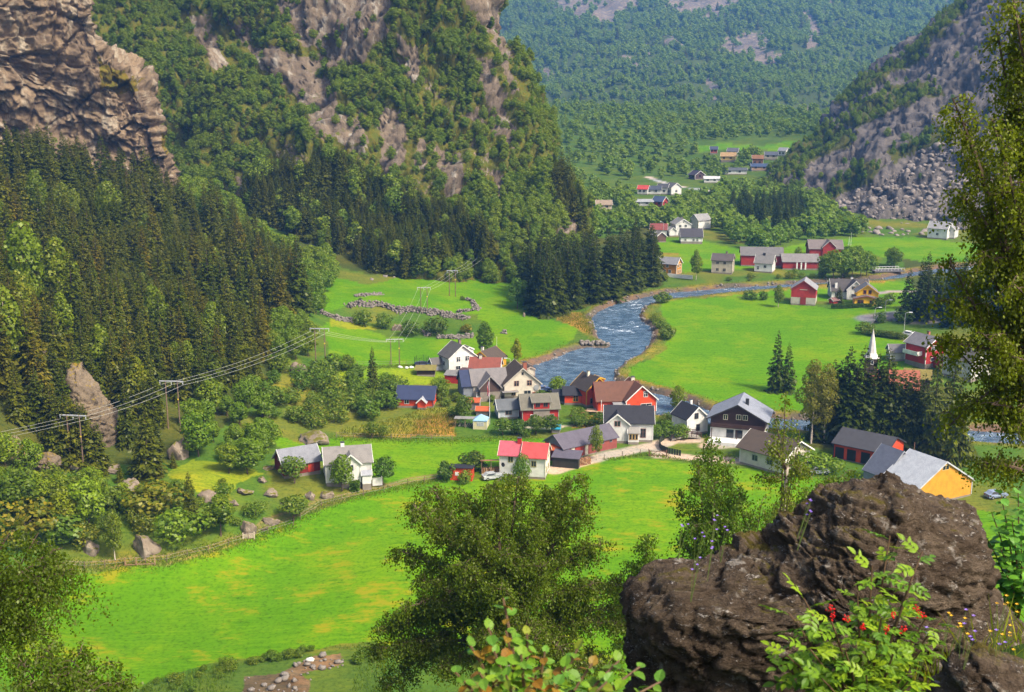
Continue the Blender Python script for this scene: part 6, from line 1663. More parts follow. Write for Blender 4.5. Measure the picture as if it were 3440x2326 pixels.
# ================================================================== POLES, LAMPS, FENCES, SMALL THINGS
WOODP = (0.19, 0.125, 0.085); GALV = (0.42, 0.43, 0.45)
FR = []
def hframe(u, v, vt, ang, label, wid=2.5, arm=5.2, brace=False):
    p = G(u, v); h = (v - vt) * p.y / 3850 * 1.01
    r = empty('power_pole', p, math.radians(ang), label, 'power pole', 'power line pole frames')
    for sx in (-1, 1):
        MB().tube([(sx * wid / 2, 0, -1.0), (sx * wid / 2, 0, h)], [.15, .11], 8).obj('pole', paint(WOODP, 'post'), r)
    MB().box(-arm / 2, arm / 2, -.10, .10, h - .25, h - .05).obj('crossarm', plain(GALV, .5), r)
    if brace: MB().tube([(-wid / 2, .05, h - .6), (wid / 2, .05, h * .25)], [.07, .07], 6).tube([(-wid / 2, 0, h * .55), (wid / 2, 0, h * .55)], [.06, .06], 6).obj('brace', paint(WOODP, 'post'), r)
    for x in (-arm / 2 + .1, 0, arm / 2 - .1):
        MB().tube([(x, 0, h - .25), (x, 0, h - .55), (x, 0, h - .6), (x, 0, h - .9)], [.03, .1, .1, .04], 8).obj('insulator', plain((0.5, .52, .5), .3), r)
    MB().box(wid / 2 - .16, wid / 2 + .16, -.16, -.13, h * .62, h * .62 + .3).obj('warning_plate', plain((0.75, .55, .03)), r)
    a = math.radians(ang)
    FR.append([p + Vector((math.cos(a) * x, math.sin(a) * x, h - .9)) for x in (-arm / 2 + .1, 0, arm / 2 - .1)])
hframe(261,1588,1378,-8,'wooden pole frame rising from the layered boulder at the left')
hframe(586,1448,1268,-6,'wooden pole frame standing on the split rock',2.5,5.0)
hframe(1078,1242,1097,-4,'wooden pole frame beside the forest foot boulder',2.4,4.9)
hframe(1328,1227,1135,4,'wooden pole frame in the grass left of the trampoline',2.2,4.6)
hframe(1425,1053,963,4,'wooden pole frame beside the long stone wall',2.0,4.2)
hframe(1520,996,907,4,'wooden pole frame in the upper field',2.0,3.6)
hframe(1613,930,850,4,'braced pole frame at the top of the fields',2.2,4.4,True)
hframe(1737,884,818,6,'pole frame in front of the rockfall',1.8,4.2,True)
hframe(1945,752,690,6,'distant pole frame under the mountain edge',2.6,6.0)
spn = ['from the picture edge to the layered boulder frame','between the layered boulder and the split rock','between the split rock and the forest foot boulder','between the forest foot boulder and the grass left of the trampoline','between trampoline grass and long stone wall','between the stone wall and the upper field frame','between upper field frame and braced frame','between the braced frame and the rockfall','between the rockfall frame and the distant frame']
ext = [q + Vector((-70, -22, -6)) for q in FR[0]]
M_WIRE = plain((0.42, .42, .36), .5)
for s, (A_, B_) in enumerate(zip([ext] + FR, FR)):
    for a, b in zip(A_, B_):
        L = (b - a).length; pts = []
        for k in range(15):
            t = k / 14; q = a.lerp(b, t); q.z -= 4 * t * (1 - t) * L * 0.022; pts.append(q)
        o = MB().tube(pts, [.026] * 15, 4, False).obj('power_cable', M_WIRE)
        tag(o, 'thin power cable ' + spn[s], 'cable', 'power line cables')
def lamp(u, v, vt, armdir, label):
    p = G(u, v); h = (v - vt) * p.y / 3850
    r = empty('street_lamp', p, 0, label, 'street lamp', 'street lamps')
    MB().tube([(0, 0, -.5), (0, 0, h)], [.09, .06], 8).obj('pole', plain((0.42, .42, .4), .5), r)
    MB().tube([(0, 0, h), (armdir * .5, 0, h + .25), (armdir * 1.2, 0, h + .3)], [.05, .05, .04], 6).obj('arm', plain((0.42, .42, .4), .5), r)
    MB().box(min(armdir * 1.0, armdir * 2.0), max(armdir * 1.0, armdir * 2.0), -.16, .16, h + .24, h + .42).obj('lamp_head', plain((0.75, .76, .76), .4), r)
lamp(1714,1244,1206,-.8,'street lamp beside the river behind the cream house')
lamp(3035,1140,1050,1,'tall street lamp at the road bend')
lamp(2937,1086,1035,1,'street lamp behind the road wall')
lamp(2973,1060,1010,1,'street lamp beside the clipped hedge')
lamp(2228,800,748,-.8,'street lamp above the meadow houses')
lamp(2150,770,735,.8,'street lamp behind the spruce grove')
def mast(u, v, vt, rad, label, name='flagpole', flag=None):
    p = G(u, v); h = (v - vt) * p.y / 3850
    r = empty(name, p, 0, label, 'flagpole' if name == 'flagpole' else 'mast')
    MB().tube([(0, 0, -.4), (0, 0, h)], [rad, rad * .5], 8).obj('pole', plain((0.72, .72, .70), .5), r)
    MB().tube([(0, 0, h), (0, 0, h + .18)], [.09, .03], 8).obj('finial', plain((0.7, .6, .3)), r)
    if flag:
        V = []; nz = 10
        for (c0, c1, col, nm) in ((0, .12, (0.5, .03, .03), 'flag_cloth'), (.12, .17, (.7, .7, .7), 'flag_white_stripe'), (.17, .24, (.03, .05, .2), 'flag_blue_stripe'), (.24, .29, (.7, .7, .7), 'flag_white_stripe'), (.29, .42, (0.5, .03, .03), 'flag_cloth')):
            mb = MB()
            for k in range(nz):
                z0, z1 = h - .5 - k * .34, h - .5 - (k + 1) * .34
                f = lambda c, z: (-.05 - c - .05 * math.sin(z * 3), .12 * math.sin(z * 2.1 + c * 14), z)
                mb.poly([f(c0, z0), f(c1, z0), f(c1, z1), f(c0, z1)])
            mb.obj(nm, plain(col, .9), r)
mast(1645,1426,1264,.07,'white flagpole with a limp red, white and blue pennant', flag=True)
mast(1669,1208,1130,.06,'bare white flagpole beside the big birch')
mast(2851,830,796,.12,'white mast in the far field','mast'); mast(2858,826,782,.08,'thin grey mast in the far field','mast')

def fence(pts, label, step=3.0, hgt=1.2, wires=2, col=WOODP, name='wire_fence'):
    W = [G(*p) for p in pts]
    r = empty(name, W[0], 0, label, 'fence'); o0 = W[0]
    posts = []
    for a, b in zip(W, W[1:]):
        n = max(1, int((b - a).length / step))
        for k in range(n):
            c = a.lerp(b, k / n); c.z = float(height([c.x], [c.y])[0]); posts.append(c - o0)
    posts.append(W[-1] - o0)
    me = MB().tube([(0, 0, -.3), (.03, 0, hgt)], [.07, .06], 6).mesh('post', paint(col, 'post'))
    for c in posts:
        o = link('post', me, r, c); o.rotation_euler = (random.uniform(-.08, .08), random.uniform(-.08, .08), random.uniform(0, 3))
    for w in range(wires):
        z = hgt * (.45 + .45 * w)
        MB().tube([c + Vector((0, 0, z)) for c in posts], [.018] * len(posts), 3, False).obj('wire', plain((.3, .28, .25)), r)
fence([(215,1905),(420,1898),(560,1888),(700,1855),(835,1812),(900,1790),(985,1765)], 'post and wire fence along the near side of the big field track')
fence([(1010,1745),(1080,1700),(1150,1682),(1290,1652),(1370,1628),(1480,1612),(1530,1602)], 'fence of leaning posts below the white farmhouse')
fence([(2030,1545),(2090,1534),(2150,1528),(2180,1526)], 'wire fence beside the gravel road')
fence([(2245,1542),(2330,1556),(2440,1572)], 'wire fence right of the brown field gate')
fence([(1130,1470),(1250,1474),(1380,1477),(1520,1480)], 'fence between golden grass and middle field', 3.5)
fence([(1100,1228),(1250,1229),(1420,1226)], 'fence at the lower edge of the left field', 4)
def gate(u, v, L, h, ang, label, col, rails=3, diag=True):
    p = G(u, v); r = empty('field_gate', p, math.radians(ang), label, 'gate')
    for x in (-L / 2, L / 2): MB().box(x - .1, x + .1, -.1, .1, -.4, h + .25).obj('post', paint(col, 'post'), r)
    for k in range(rails):
        z = .25 + (h - .3) * k / max(1, rails - 1); MB().box(-L / 2 + .1, L / 2 - .1, -.04, .04, z - .06, z + .06).obj('rail', paint(col, 'post'), r)
    if diag:
        MB().tube([(-L / 2 + .1, 0.06, .2), (0, .06, h - .05)], [.045, .045], 4).obj('brace', paint(col, 'post'), r); MB().tube([(L / 2 - .1, .06, .2), (0, .06, h - .05)], [.045, .045], 4).obj('brace', paint(col, 'post'), r)
gate(2210,1534,3.6,1.2,-4,'brown wooden field gate on the gravel road',(0.17,.085,.05),2)
gate(440,1902,1.8,1.2,3,'plain wooden rail gate below the big boulder',(0.33,.2,.11),1,False)
gate(490,1900,3.0,1.2,6,'wooden gate with a pale A-shaped prop beside the boulder',(0.36,.24,.13),1,True)
gate(836,1812,1.9,1.0,14,'pale slatted gate panel at the field edge',(0.55,.45,.34),4,False)
# curved dark fence
p0 = G(2215, 1500); r = empty('plank_fence', p0, 0, 'curved dark plank fence around the small lawn', 'fence')
pts = [G(*q) for q in ((2232,1478),(2220,1486),(2214,1500),(2222,1514),(2245,1524),(2288,1533))]
pm = paint((0.03, .04, .025), 'barn')
for a, b in zip(pts, pts[1:]):
    n = max(2, int((b - a).length / .5))
    for k in range(n):
        c = a.lerp(b, (k + .5) / n) - p0; d = math.atan2(b.y - a.y, b.x - a.x)
        o = MB().box(-.24, .24, -.03, .03, -.2, 1.25 + .03 * (k % 2)).obj('plank', pm, r, c); o.rotation_euler.z = d
# footbridge
p = G(2300, 1474); r = empty('footbridge', p, math.radians(12), 'small arched footbridge with dark brown railings by the white cottage', 'footbridge')
arc = lambda t: (-3.4 + 6.8 * t, .55 * math.sin(math.pi * t))
mb = MB()
for k in range(12):
    (x0, z0), (x1, z1) = arc(k / 12), arc((k + 1) / 12); mb.poly([(x0, -1.1, z0 + .3), (x1, -1.1, z1 + .3), (x1, 1.1, z1 + .3), (x0, 1.1, z0 + .3)]); mb.poly([(x0, -1.1, z0), (x1, -1.1, z1), (x1, -1.1, z1 + .3), (x0, -1.1, z0 + .3)])
mb.obj('deck', paint((0.35, .32, .27), 'trim'), r)
for y in (-1.1, 1.1):
    MB().tube([(arc(k / 12)[0], y, arc(k / 12)[1] + 1.35) for k in range(13)], [.07] * 13, 5).tube([(arc(k / 12)[0], y, arc(k / 12)[1] + .85) for k in range(13)], [.05] * 13, 5).obj('railing', paint((0.09, .04, .03), 'post'), r)
    for k in range(0, 13, 2): x, z = arc(k / 12); MB().box(x - .05, x + .05, y - .05, y + .05, z + .2, z + 1.35).obj('post', paint((0.09, .04, .03), 'post'), r)
# far road bridge
a = G(2938, 918); b = G(3020, 912); r = empty('road_bridge', a, 0, 'flat road bridge with white railing over the far river', 'bridge')
d = b - a; L = d.length; M = Matrix.Rotation(math.atan2(d.y, d.x), 4, 'Z')
MB().box(-1, L + 1, -2.4, 2.4, .6, 1.1, M).obj('deck', paint((0.13, .12, .12), 'trim'), r)
MB().box(0.4, 1.4, -2.2, 2.2, -3, .6, M).obj('pier', paint((0.08, .075, .07), 'stone'), r)
for y in (-2.3, 2.3):
    MB().box(-1, L + 1, y - .05, y + .05, 1.9, 2.05, M).obj('railing', plain((.6, .6, .58)), r)
    for k in range(10): x = -1 + (L + 2) * k / 9; MB().box(x - .05, x + .05, y - .05, y + .05, 1.1, 1.9, M).obj('post', plain((.6, .6, .58)), r)
# road wall
p = G(2932, 1084); r = empty('road_wall', p, 0, 'curved dark retaining wall along the road bend', 'wall')
pts = [G(*q) - p for q in ((2922,1100),(2932,1088),(2950,1083),(2975,1081),(2998,1080))]
mb = MB()
for a, b in zip(pts, pts[1:]):
    mb.poly([a + Vector((0, 0, -.6)), b + Vector((0, 0, -.6)), b + Vector((0, 0, .7)), a + Vector((0, 0, .7))]); mb.poly([a + Vector((0, .5, -.6)), b + Vector((0, .5, -.6)), b + Vector((0, .5, .7)), a + Vector((0, .5, .7))]); mb.poly([a + Vector((0, 0, .7)), b + Vector((0, 0, .7)), b + Vector((0, .5, .7)), a + Vector((0, .5, .7))])
mb.obj('masonry', paint((0.10, .10, .09), 'stone'), r)
# hedge
a, b = G(2790, 1034), G(2932, 1036); p = (a + b) / 2; r = empty('clipped_hedge', p, 0, 'long dark clipped hedge in front of the yellow house', 'hedge')
n = 2600; L = (b - a).length
Pq = np.stack([rg.uniform(-L / 2, L / 2, n), rg.uniform(-.55, .55, n), rg.uniform(0, 1.4, n)], 1); Nq = rg.normal(size=(n, 3)); Nq /= np.linalg.norm(Nq, axis=1, keepdims=True); Tq = np.cross(Nq, rg.normal(size=(n, 3))); Tq /= np.linalg.norm(Tq, axis=1, keepdims=True)
V, F = kites(Pq - Tq * .16, Pq + Tq * .16, np.cross(Nq, Tq), np.full(n, .13)); me = npmesh('foliage', V, F); me.materials.append(M_BUSH); o = link('foliage', me, r); o.color = (.5, .6, .7, 1)
p = G(1192, 1648); r = empty('clipped_hedge', p, 0, 'square clipped hedge beside the white farmhouse', 'hedge')
n = 1200; Pq = np.stack([rg.uniform(-.9, .9, n), rg.uniform(-.9, .9, n), rg.uniform(0, 1.9, n)], 1); Nq = rg.normal(size=(n, 3)); Nq /= np.linalg.norm(Nq, axis=1, keepdims=True); Tq = np.cross(Nq, rg.normal(size=(n, 3))); Tq /= np.linalg.norm(Tq, axis=1, keepdims=True)
V, F = kites(Pq - Tq * .14, Pq + Tq * .14, np.cross(Nq, Tq), np.full(n, .11)); me = npmesh('foliage', V, F); me.materials.append(M_BUSH); o = link('foliage', me, r); o.color = (.7, .85, .8, 1)
# trampoline
p = G(1417, 1231); r = empty('trampoline', p, 0, 'round trampoline with black safety net poles', 'trampoline')
ring = [(1.9 * math.cos(a * .3927), 1.9 * math.sin(a * .3927), .85) for a in range(17)]
MB().tube(ring, [.1] * 17, 6).obj('frame_pad', plain((0.03, .04, .16)), r)
mb = MB(); mb.poly([(1.85 * math.cos(a * .3927), 1.85 * math.sin(a * .3927), .86) for a in range(16)]); mb.obj('jumping_mat', plain((.02, .02, .025)), r)
for k in range(6):
    a = k * 1.047 + .3; x, y = 1.95 * math.cos(a), 1.95 * math.sin(a)
    MB().tube([(x, y, -.3), (x, y, 2.7)], [.05, .05], 6).obj('net_pole', plain((.02, .02, .02)), r)
mb = MB()
for k in range(48):
    a = k * .1309; x, y = 1.92 * math.cos(a), 1.92 * math.sin(a); mb.tube([(x, y, .9), (x, y, 2.6)], [.008, .008], 3, False)
for z in (1.2, 1.6, 2.0, 2.4): mb.tube([(1.92 * math.cos(a * .2618), 1.92 * math.sin(a * .2618), z) for a in range(25)], [.008] * 25, 3, False)
mb.obj('net', plain((.02, .02, .02)), r)
# party tent
p = G(1616, 1436); r = empty('party_tent', p, math.radians(-8), 'pale yellow party tent with light blue roof beside the flagpole', 'tent')
for sx in (-1, 1):
    for sy in (-1, 1): MB().box(sx * 1.5 - .04, sx * 1.5 + .04, sy * 1.5 - .04, sy * 1.5 + .04, -.2, 2.1).obj('pole', plain((.6, .6, .6)), r)
MB().box(-1.46, 1.46, -1.5, -1.48, -.1, 2.0).obj('wall_cloth', plain((0.62, .56, .32), .9), r); MB().box(1.48, 1.5, -1.46, 1.46, -.1, 2.0).obj('wall_cloth', plain((0.62, .56, .32), .9), r); MB().box(-1.5, -1.48, -1.46, 1.46, -.1, 2.0).obj('wall_cloth', plain((0.62, .56, .32), .9), r)
mb = MB(); c = [(-1.6, -1.6, 2.0), (1.6, -1.6, 2.0), (1.6, 1.6, 2.0), (-1.6, 1.6, 2.0)]
for k in range(4): mb.poly([c[k], c[(k + 1) % 4], (0, 0, 3.1)]); a_, b_ = c[k], c[(k + 1) % 4]; mb.poly([(a_[0], a_[1], 1.8), (b_[0], b_[1], 1.8), b_, a_])
mb.obj('canopy', plain((0.26, .44, .62), .8), r)
f = MB().box(-.7, .9, -1.53, -1.51, .7, 1.6).obj('window', plain((.66, .66, .62), .9), r)
for k in range(4):
    for j in range(3): MB().box(-.62 + .38 * k, -.34 + .38 * k, -1.54, -1.53, .76 + .28 * j, .96 + .28 * j).obj('pane', plain((.33, .35, .36), .5), f)
# lean-to with timber
r = house('timber_shelter', 1565, 1432, -4, 'low open shelter with grey sheet roof and stacked timber', 'shelter', guard=1)
leanto(r, (0, 0, 0), 4.6, 2.4, 2.0, 1.8, 0, BROWN, (0.30, .29, .27), walls=False, posts=3)
for k in range(12):
    a = random.uniform(-1, 1); MB().tube([(-1.6 + .28 * k, -.6, .1), (-1.6 + .28 * k + a, .3, 1.0 + .3 * random.random())], [.06, .05], 5).obj('pole_timber', plain((.36, .31, .26)), r)
for (u_, v_, lb, rc, wc, L, W, e) in ((1590,1372,'shed with rusty orange sheet roof below the cream house',R_RUST,(0.25,.21,.2),3.2,3.0,1.9),(1622,1392,'low shed with orange roof behind the flagpole',(0.55,.11,.03),(.3,.26,.22),2.8,2.4,1.2),(1868,1452,'small bright blue tarpaulin roof over crates behind the barn',(0.02,.35,.55),(.4,.38,.35),1.8,1.6,1.1)):
    r = house('shed', u_, v_, -6, lb, 'shed', guard=1); blk(r, L, W, e, .6, wc, rc, trim=(.4, .36, .3), wkind='barn', over=.3, rake=.2, found=.1)
# timber deck with stairs
p = G(1988, 1392); r = empty('timber_deck', p, math.radians(-8), 'raised timber deck with stairs beside the bright red house', 'deck')
for k in range(9): MB().box(-1.2, 3.6, -1.4 + .32 * k, -1.12 + .32 * k, .95, 1.03).obj('plank', paint((0.48, .33, .2), 'post'), r)
for k in range(6): MB().box(-1.6 - .34 * k, -1.3 - .34 * k, -1.2, .6, .80 - .17 * k, .86 - .17 * k).obj('step', paint((0.5, .25, .12), 'post'), r)
for x in (-1.0, 1.2, 3.4): MB().box(x - .08, x + .08, -1.35, -1.2, -.5, .95).obj('post', paint((0.36, .25, .15), 'post'), r)
# firewood stack beside the woodshed
p = G(1955, 1562); r = empty('firewood_stack', p, math.radians(30), 'split firewood stack at the barn shed corner', 'firewood')
for k in range(60):
    x, z = -1.8 + 3.6 * (k % 12) / 11 + random.uniform(-.06, .06), .15 + .28 * (k // 12)
    MB().tube([(x, -.5, z), (x + random.uniform(-.06, .06), .5, z + random.uniform(-.03, .03))], [.14, .14], 6).obj('log', plain(random.choice([(0.40, .2, .1), (0.28, .13, .08), (0.48, .3, .17)])), r)
# cars
def car(u, v, ang, col, label, L=4.2):
    p = G(u, v); r = empty('parked_car', p, math.radians(ang), label, 'car')
    prof = [(-L/2, .35), (L/2, .35), (L/2, .75), (L/2 - .15, .9), (L * .22, 1.0), (L * .08, 1.45), (-L * .30, 1.48), (-L * .44, 1.05), (-L/2, .95)]
    mb = MB(); W = .84
    Mz = Matrix(((0, 1, 0, 0), (1, 0, 0, 0), (0, 0, 1, 0), (0, 0, 0, 1)))
    n = len(prof); mb.v = [(x, -W * (1 if z < 1.02 else .82), z) for x, z in prof] + [(x, W * (1 if z < 1.02 else .82), z) for x, z in prof]
    mb.f = [tuple(range(n)), tuple(reversed(range(n, 2 * n)))] + [(i, n + i, n + (i + 1) % n, (i + 1) % n) for i in range(n)]
    mb.obj('body', plain(col, .25), r)
    for sy in (-1, 1): MB().poly([(L * .17, sy * (W * .97), 1.04), (L * .07, sy * W * .86, 1.40), (-L * .28, sy * W * .86, 1.42), (-L * .38, sy * (W * .97), 1.07)]).obj('side_window', panemat(), r)
    MB().poly([(L * .205, -.68, 1.03), (L * .205, .68, 1.03), (L * .095, .62, 1.42), (L * .095, -.62, 1.42)]).obj('windscreen', panemat(), r)
    for sx in (-1, 1):
        for sy in (-1, 1):
            x, y = sx * L * .31, sy * W
            w = MB().tube([(x, y - .1, .32), (x, y + .1, .32)], [.32, .32], 14).obj('wheel', plain((.015, .015, .015), .8), r); MB().tube([(x, y - .115, .32), (x, y + .115, .32)], [.18, .18], 10).obj('rim', plain((.5, .5, .5), .3, .6), w)
        MB().box(L/2 * sx - .03, L/2 * sx + .03, -.75, -.45, .62, .78).obj('headlight' if sx > 0 else 'tail_light', plain((.7, .7, .65) if sx > 0 else (.4, .02, .02), .3), r); MB().box(L/2 * sx - .03, L/2 * sx + .03, .45, .75, .62, .78).obj('headlight' if sx > 0 else 'tail_light', plain((.7, .7, .65) if sx > 0 else (.4, .02, .02), .3), r)
car(1822,1316,20,(0.12,.17,.33),'blue car parked behind the cream house')
car(3056,1130,-35,(0.7,.7,.7),'white car on the road above the red house')
car(2748,1592,10,(0.62,.64,.68),'pale car parked left of the red garage',4.6)
car(1655,1610,20,(0.4,.42,.42),'old grey car by the firewood shelter')
car(3345,1672,15,(0.25,.30,.42),'silver-blue car glimpsed right of the yellow warehouse')
# hay bales in white plastic, garden table
for u_, v_, lb in ((1345,1237,'white wrapped bundle left of the turf hut'),(1365,1240,'second white bundle near the turf hut'),(1382,1238,'third white bundle beside the trampoline')):
    p = G(u_, v_); me = rockmesh(700 + u_, 2, 5, .05); me.materials.append(plain((.7, .7, .68))); o = link('white_bundle', me, None, (p.x, p.y, p.z + .25)); o.scale = (.7, .5, .4); tag(o, lb, 'bundle')
p = G(1722, 1442); r = empty('garden_parasol', p, 0, 'closed dark parasol and white table in the garden', 'parasol')
MB().tube([(0, 0, 0), (0, 0, 1.0), (0, 0, 2.6)], [.04, .16, .03], 8).obj('canopy', plain((.02, .06, .06)), r); MB().tube([(-.9, 0, .7), (-.9, 0, .75)], [.8, .8], 14).obj('table_top', plain((.66, .66, .66)), r); MB().tube([(-.9, 0, 0), (-.9, 0, .7)], [.06, .06], 6).obj('leg', plain((.6, .6, .6)), r)

# tall grass: golden in the uncut patches, green along tracks, fences and banks
def tallgrass(name, label, P, hl, hh, color, w=.05):
    n = len(P); h_ = rg.uniform(hl, hh, n); lean = rg.normal(size=(n, 2)) * .3
    tip = P + np.stack([lean[:, 0] * h_, lean[:, 1] * h_, h_], 1); a = rg.uniform(0, 3.14, n)
    V, F = kites(P, tip, np.stack([np.cos(a), np.sin(a), 0 * a], 1), np.full(n, w)); me = npmesh(name, V, F); me.materials.append(M_BUSH)
    o = link(name, me); o.color = (*color, 1); tag(o, label, 'grass', kind='stuff')
P = np.concatenate([on_ground(q, m_, rg) for q, m_ in zip(DRY[:3], (26000, 9000, 16000))])
tallgrass('dry_grass', 'uncut golden grass between the houses and by the river', P, .3, .8, (1.55, .95, .5), .09)
P = []
for pts, m_, sp_ in (([(215,1905),(420,1898),(560,1888),(700,1855),(835,1812),(985,1765)], 3500, 1.0), ([(1010,1745),(1080,1700),(1290,1652),(1530,1602)], 1800, .8), ([(1130,1474),(1300,1478),(1540,1482),(1800,1474)], 2500, 1.2), ([(1100,1230),(1420,1228)], 1200, .8), ([(2030,1547),(2180,1528),(2440,1572)], 900, .5)):
    W_ = [G(*q) for q in pts]; L_ = [(b - a).length for a, b in zip(W_, W_[1:])]
    for a, b, l in zip(W_, W_[1:], L_):
        n = int(m_ * l / sum(L_)); t = rg.random(n)
        P.append(np.stack([a.x + (b.x - a.x) * t + rg.normal(size=n) * sp_, a.y + (b.y - a.y) * t + rg.normal(size=n) * sp_], 1))
for i in range(len(RIVER)):
    a, b = RIVER[i], RIVER[(i + 1) % len(RIVER)]; l = math.hypot(b[0] - a[0], b[1] - a[1]); n = int(l * 9)
    t = rg.random(n); nx, ny = -(b[1] - a[1]) / (l + 1e-6), (b[0] - a[0]) / (l + 1e-6); off = 2.0 + np.abs(rg.normal(size=n)) * 1.6
    sg = 1 if not inpoly(np.array([(a[0] + b[0]) / 2 + nx * 1.5]), np.array([(a[1] + b[1]) / 2 + ny * 1.5]), RIVER)[0] else -1
    P.append(np.stack([a[0] + (b[0] - a[0]) * t + nx * off * sg, a[1] + (b[1] - a[1]) * t + ny * off * sg], 1))
P = np.concatenate(P); P = P[(P[:, 1] > 140) & (P[:, 1] < 430)]
P = np.concatenate([P, height(P[:, 0], P[:, 1])[:, None]], 1)
tallgrass('verge_grass', 'rough green grass along tracks, fences and river banks', P, .15, .45, (1.1, 1.15, .7), .09)
P = on_ground([(450,2340),(520,2285),(760,2232),(1000,2186),(1260,2162),(1340,2260),(1330,2340),(1180,2340),(1200,2190),(1060,2180),(1000,2210),(800,2242),(765,2340)], 26000, rg, 100)
tallgrass('bank_grass', 'rank green grass on the bank below the big field', P, .3, .8, (.75, .9, .8), .06)
# ================================================================== NEAR BIRCHES
def W3(u, v, Y): return Vector(PT(u, v, Y))
def bez(a, b, c, n):
    return [a * (1 - t) ** 2 + b * 2 * t * (1 - t) + c * t * t for t in [i / (n - 1) for i in range(n)]]
def near_birch(name, label, base, fork, tips, seed, leaf=0.055, nside=34, nstr=6, lstr=(0.4, 1.2), side=1.5, spread=1.0, r0=0.16, color=None, leafgap=0.06, mat=None, start=0.3):
    """base, fork: world points; tips: world points where the main limbs end"""
    r_ = np.random.default_rng(seed)
    root = empty(name, base, 0, label, 'tree')
    L = lambda p: p - base
    tr = MB(); lim = MB()
    top = max(tips, key=lambda t: t.z)
    mid = base.lerp(fork, 0.5) + Vector((r_.normal() * .2, r_.normal() * .2, 0))
    tr.tube([L(p) for p in bez(base - Vector((0, 0, .6)), mid, fork, 7)], [r0 * (1.1 - .35 * i / 6) for i in range(7)], 8)
    C, D = [], []        # leaf centres and directions
    for ti, tip in enumerate(tips):
        d = tip - fork; ln = d.length
        t0 = r_.uniform(0.55, 1.0); st = base.lerp(fork, t0)
        cpt = st.lerp(tip, .55) + Vector((0, 0, ln * .16))
        crv = bez(st, cpt, tip, 12)
        rr = r0 * .55 * min(1, ln / 6) + .02
        lim.tube([L(p) for p in crv], [rr * (1 - .88 * i / 11) + .006 for i in range(12)], 5, False)
        ns = int(nside * max(.4, ln / 6))
        for s in range(ns):
            t = start + (1 - start) * (s + r_.random()) / ns
            i = min(10, int(t * 11)); p = crv[i].lerp(crv[i + 1], t * 11 - i)
            a = r_.uniform(0, 6.283); sl = side * (1.15 - .6 * t) * r_.uniform(.4, 1.1)
            dirv = Vector((math.cos(a) * spread, math.sin(a) * spread, r_.uniform(.15, .9))).normalized()
            e = p + dirv * sl; e.z -= .35 * sl
            sb = bez(p, p + dirv * sl * .55 + Vector((0, 0, .1 * sl)), e, 6)
            lim.tube([L(q) for q in sb], [.018, .014, .011, .009, .007, .005], 3, False)
            for k in range(nstr):
                f = r_.uniform(.25, 1.0); j = min(4, int(f * 5)); q = sb[j].lerp(sb[j + 1], f * 5 - j)
                sl2 = r_.uniform(*lstr); m = max(4, int(sl2 / leafgap))
                g = np.linspace(0, 1, m)
                drift = np.array((r_.normal() * .28, r_.normal() * .28, 0)) + np.array(dirv) * np.array((.3, .3, 0))
                P = np.array(q) + drift * (g[:, None] ** .8) * sl2 + np.array((0, 0, -1.0)) * (g[:, None] ** 1.35) * sl2 * .85
                P = P + r_.normal(size=(m, 3)) * (.9 * leaf)
                C.append(P)
                if k == 0: lim.tube([L(Vector(P[0])), L(Vector(P[m // 2])), L(Vector(P[-1]))], [.006, .005, .003], 3, False)
    C = np.concatenate(C) - np.array(base); m = len(C)
    nrm = r_.normal(size=(m, 3)); nrm /= np.linalg.norm(nrm, axis=1, keepdims=True)
    t = np.array((0, 0, -1.0)) * .7 + r_.normal(size=(m, 3)) * .5; t /= np.linalg.norm(t, axis=1, keepdims=True)
    sd_ = np.cross(nrm, t); sd_ /= np.linalg.norm(sd_, axis=1, keepdims=True) + 1e-9
    ls = leaf * (.6 + .7 * r_.random(m))
    V, F = kites(C - t * ls[:, None] * .5, C + t * ls[:, None] * .7, sd_, ls * .42)
    me = npmesh('crown', V, F); me.materials.append(mat or M_BIRCH)
    c = link('crown', me, root)
    if color: c.color = (*color, 1)
    tr.obj('trunk', M_BIRCHBARK, root, smooth=True); lim.obj('limb', M_BARK, root)
    print(name, m)
    return root
def hill(x, y): return Vector((x, y, float(height([x], [y])[0])))
def hb(u, Y):
    x = (u - CU) / FPX * (Y / cp) ; return hill(x, Y)
def tp(lst): return [W3(*a) for a in lst]
b = hb(1690, 58)
near_birch('birch_tree', 'large weeping birch in the middle of the foreground', b, W3(1690, 2020, 58),
  tp([(1390,1700,57),(1450,1640,59),(1560,1650,60),(1660,1620,58),(1740,1600,60),(1850,1640,58),(1930,1600,59),(1975,1680,57),(1340,1850,58),(1420,1950,56),(1320,2090,57),(1350,2200,57),(2020,1830,58),(2000,1960,57),(2060,2050,58),(2080,2250,57),(1550,1900,54),(1700,1850,54),(1830,1900,54),(1620,2150,53),(1800,2150,53),(1300,2320,57),(1950,2250,55),(1480,2250,54),(1285,2120,57),(1262,2190,56),(2110,1970,58),(2120,2110,57),(1370,2040,55),(1560,1740,55),(1800,1740,55),(1680,1980,52)]),
  3, leaf=.118, nside=52, nstr=9, lstr=(.3, 1.1), side=1.7, leafgap=.085, r0=.2, color=(1.02, 1.02, .75))
b = hb(2150, 62)
near_birch('birch_sapling', 'lighter young birch between the big birch and the dark boulder', b, W3(2130, 2180, 62), tp([(2120,1890,62),(2180,1800,61),(2060,1960,61),(2170,1960,60),(2200,1880,62),(2080,2150,61)]), 4, leaf=.12, nside=34, nstr=7, lstr=(.4, 1.0), side=1.1, leafgap=.09, r0=.07, color=(1.15, 1.35, 1.2))
b = hb(2400, 56)
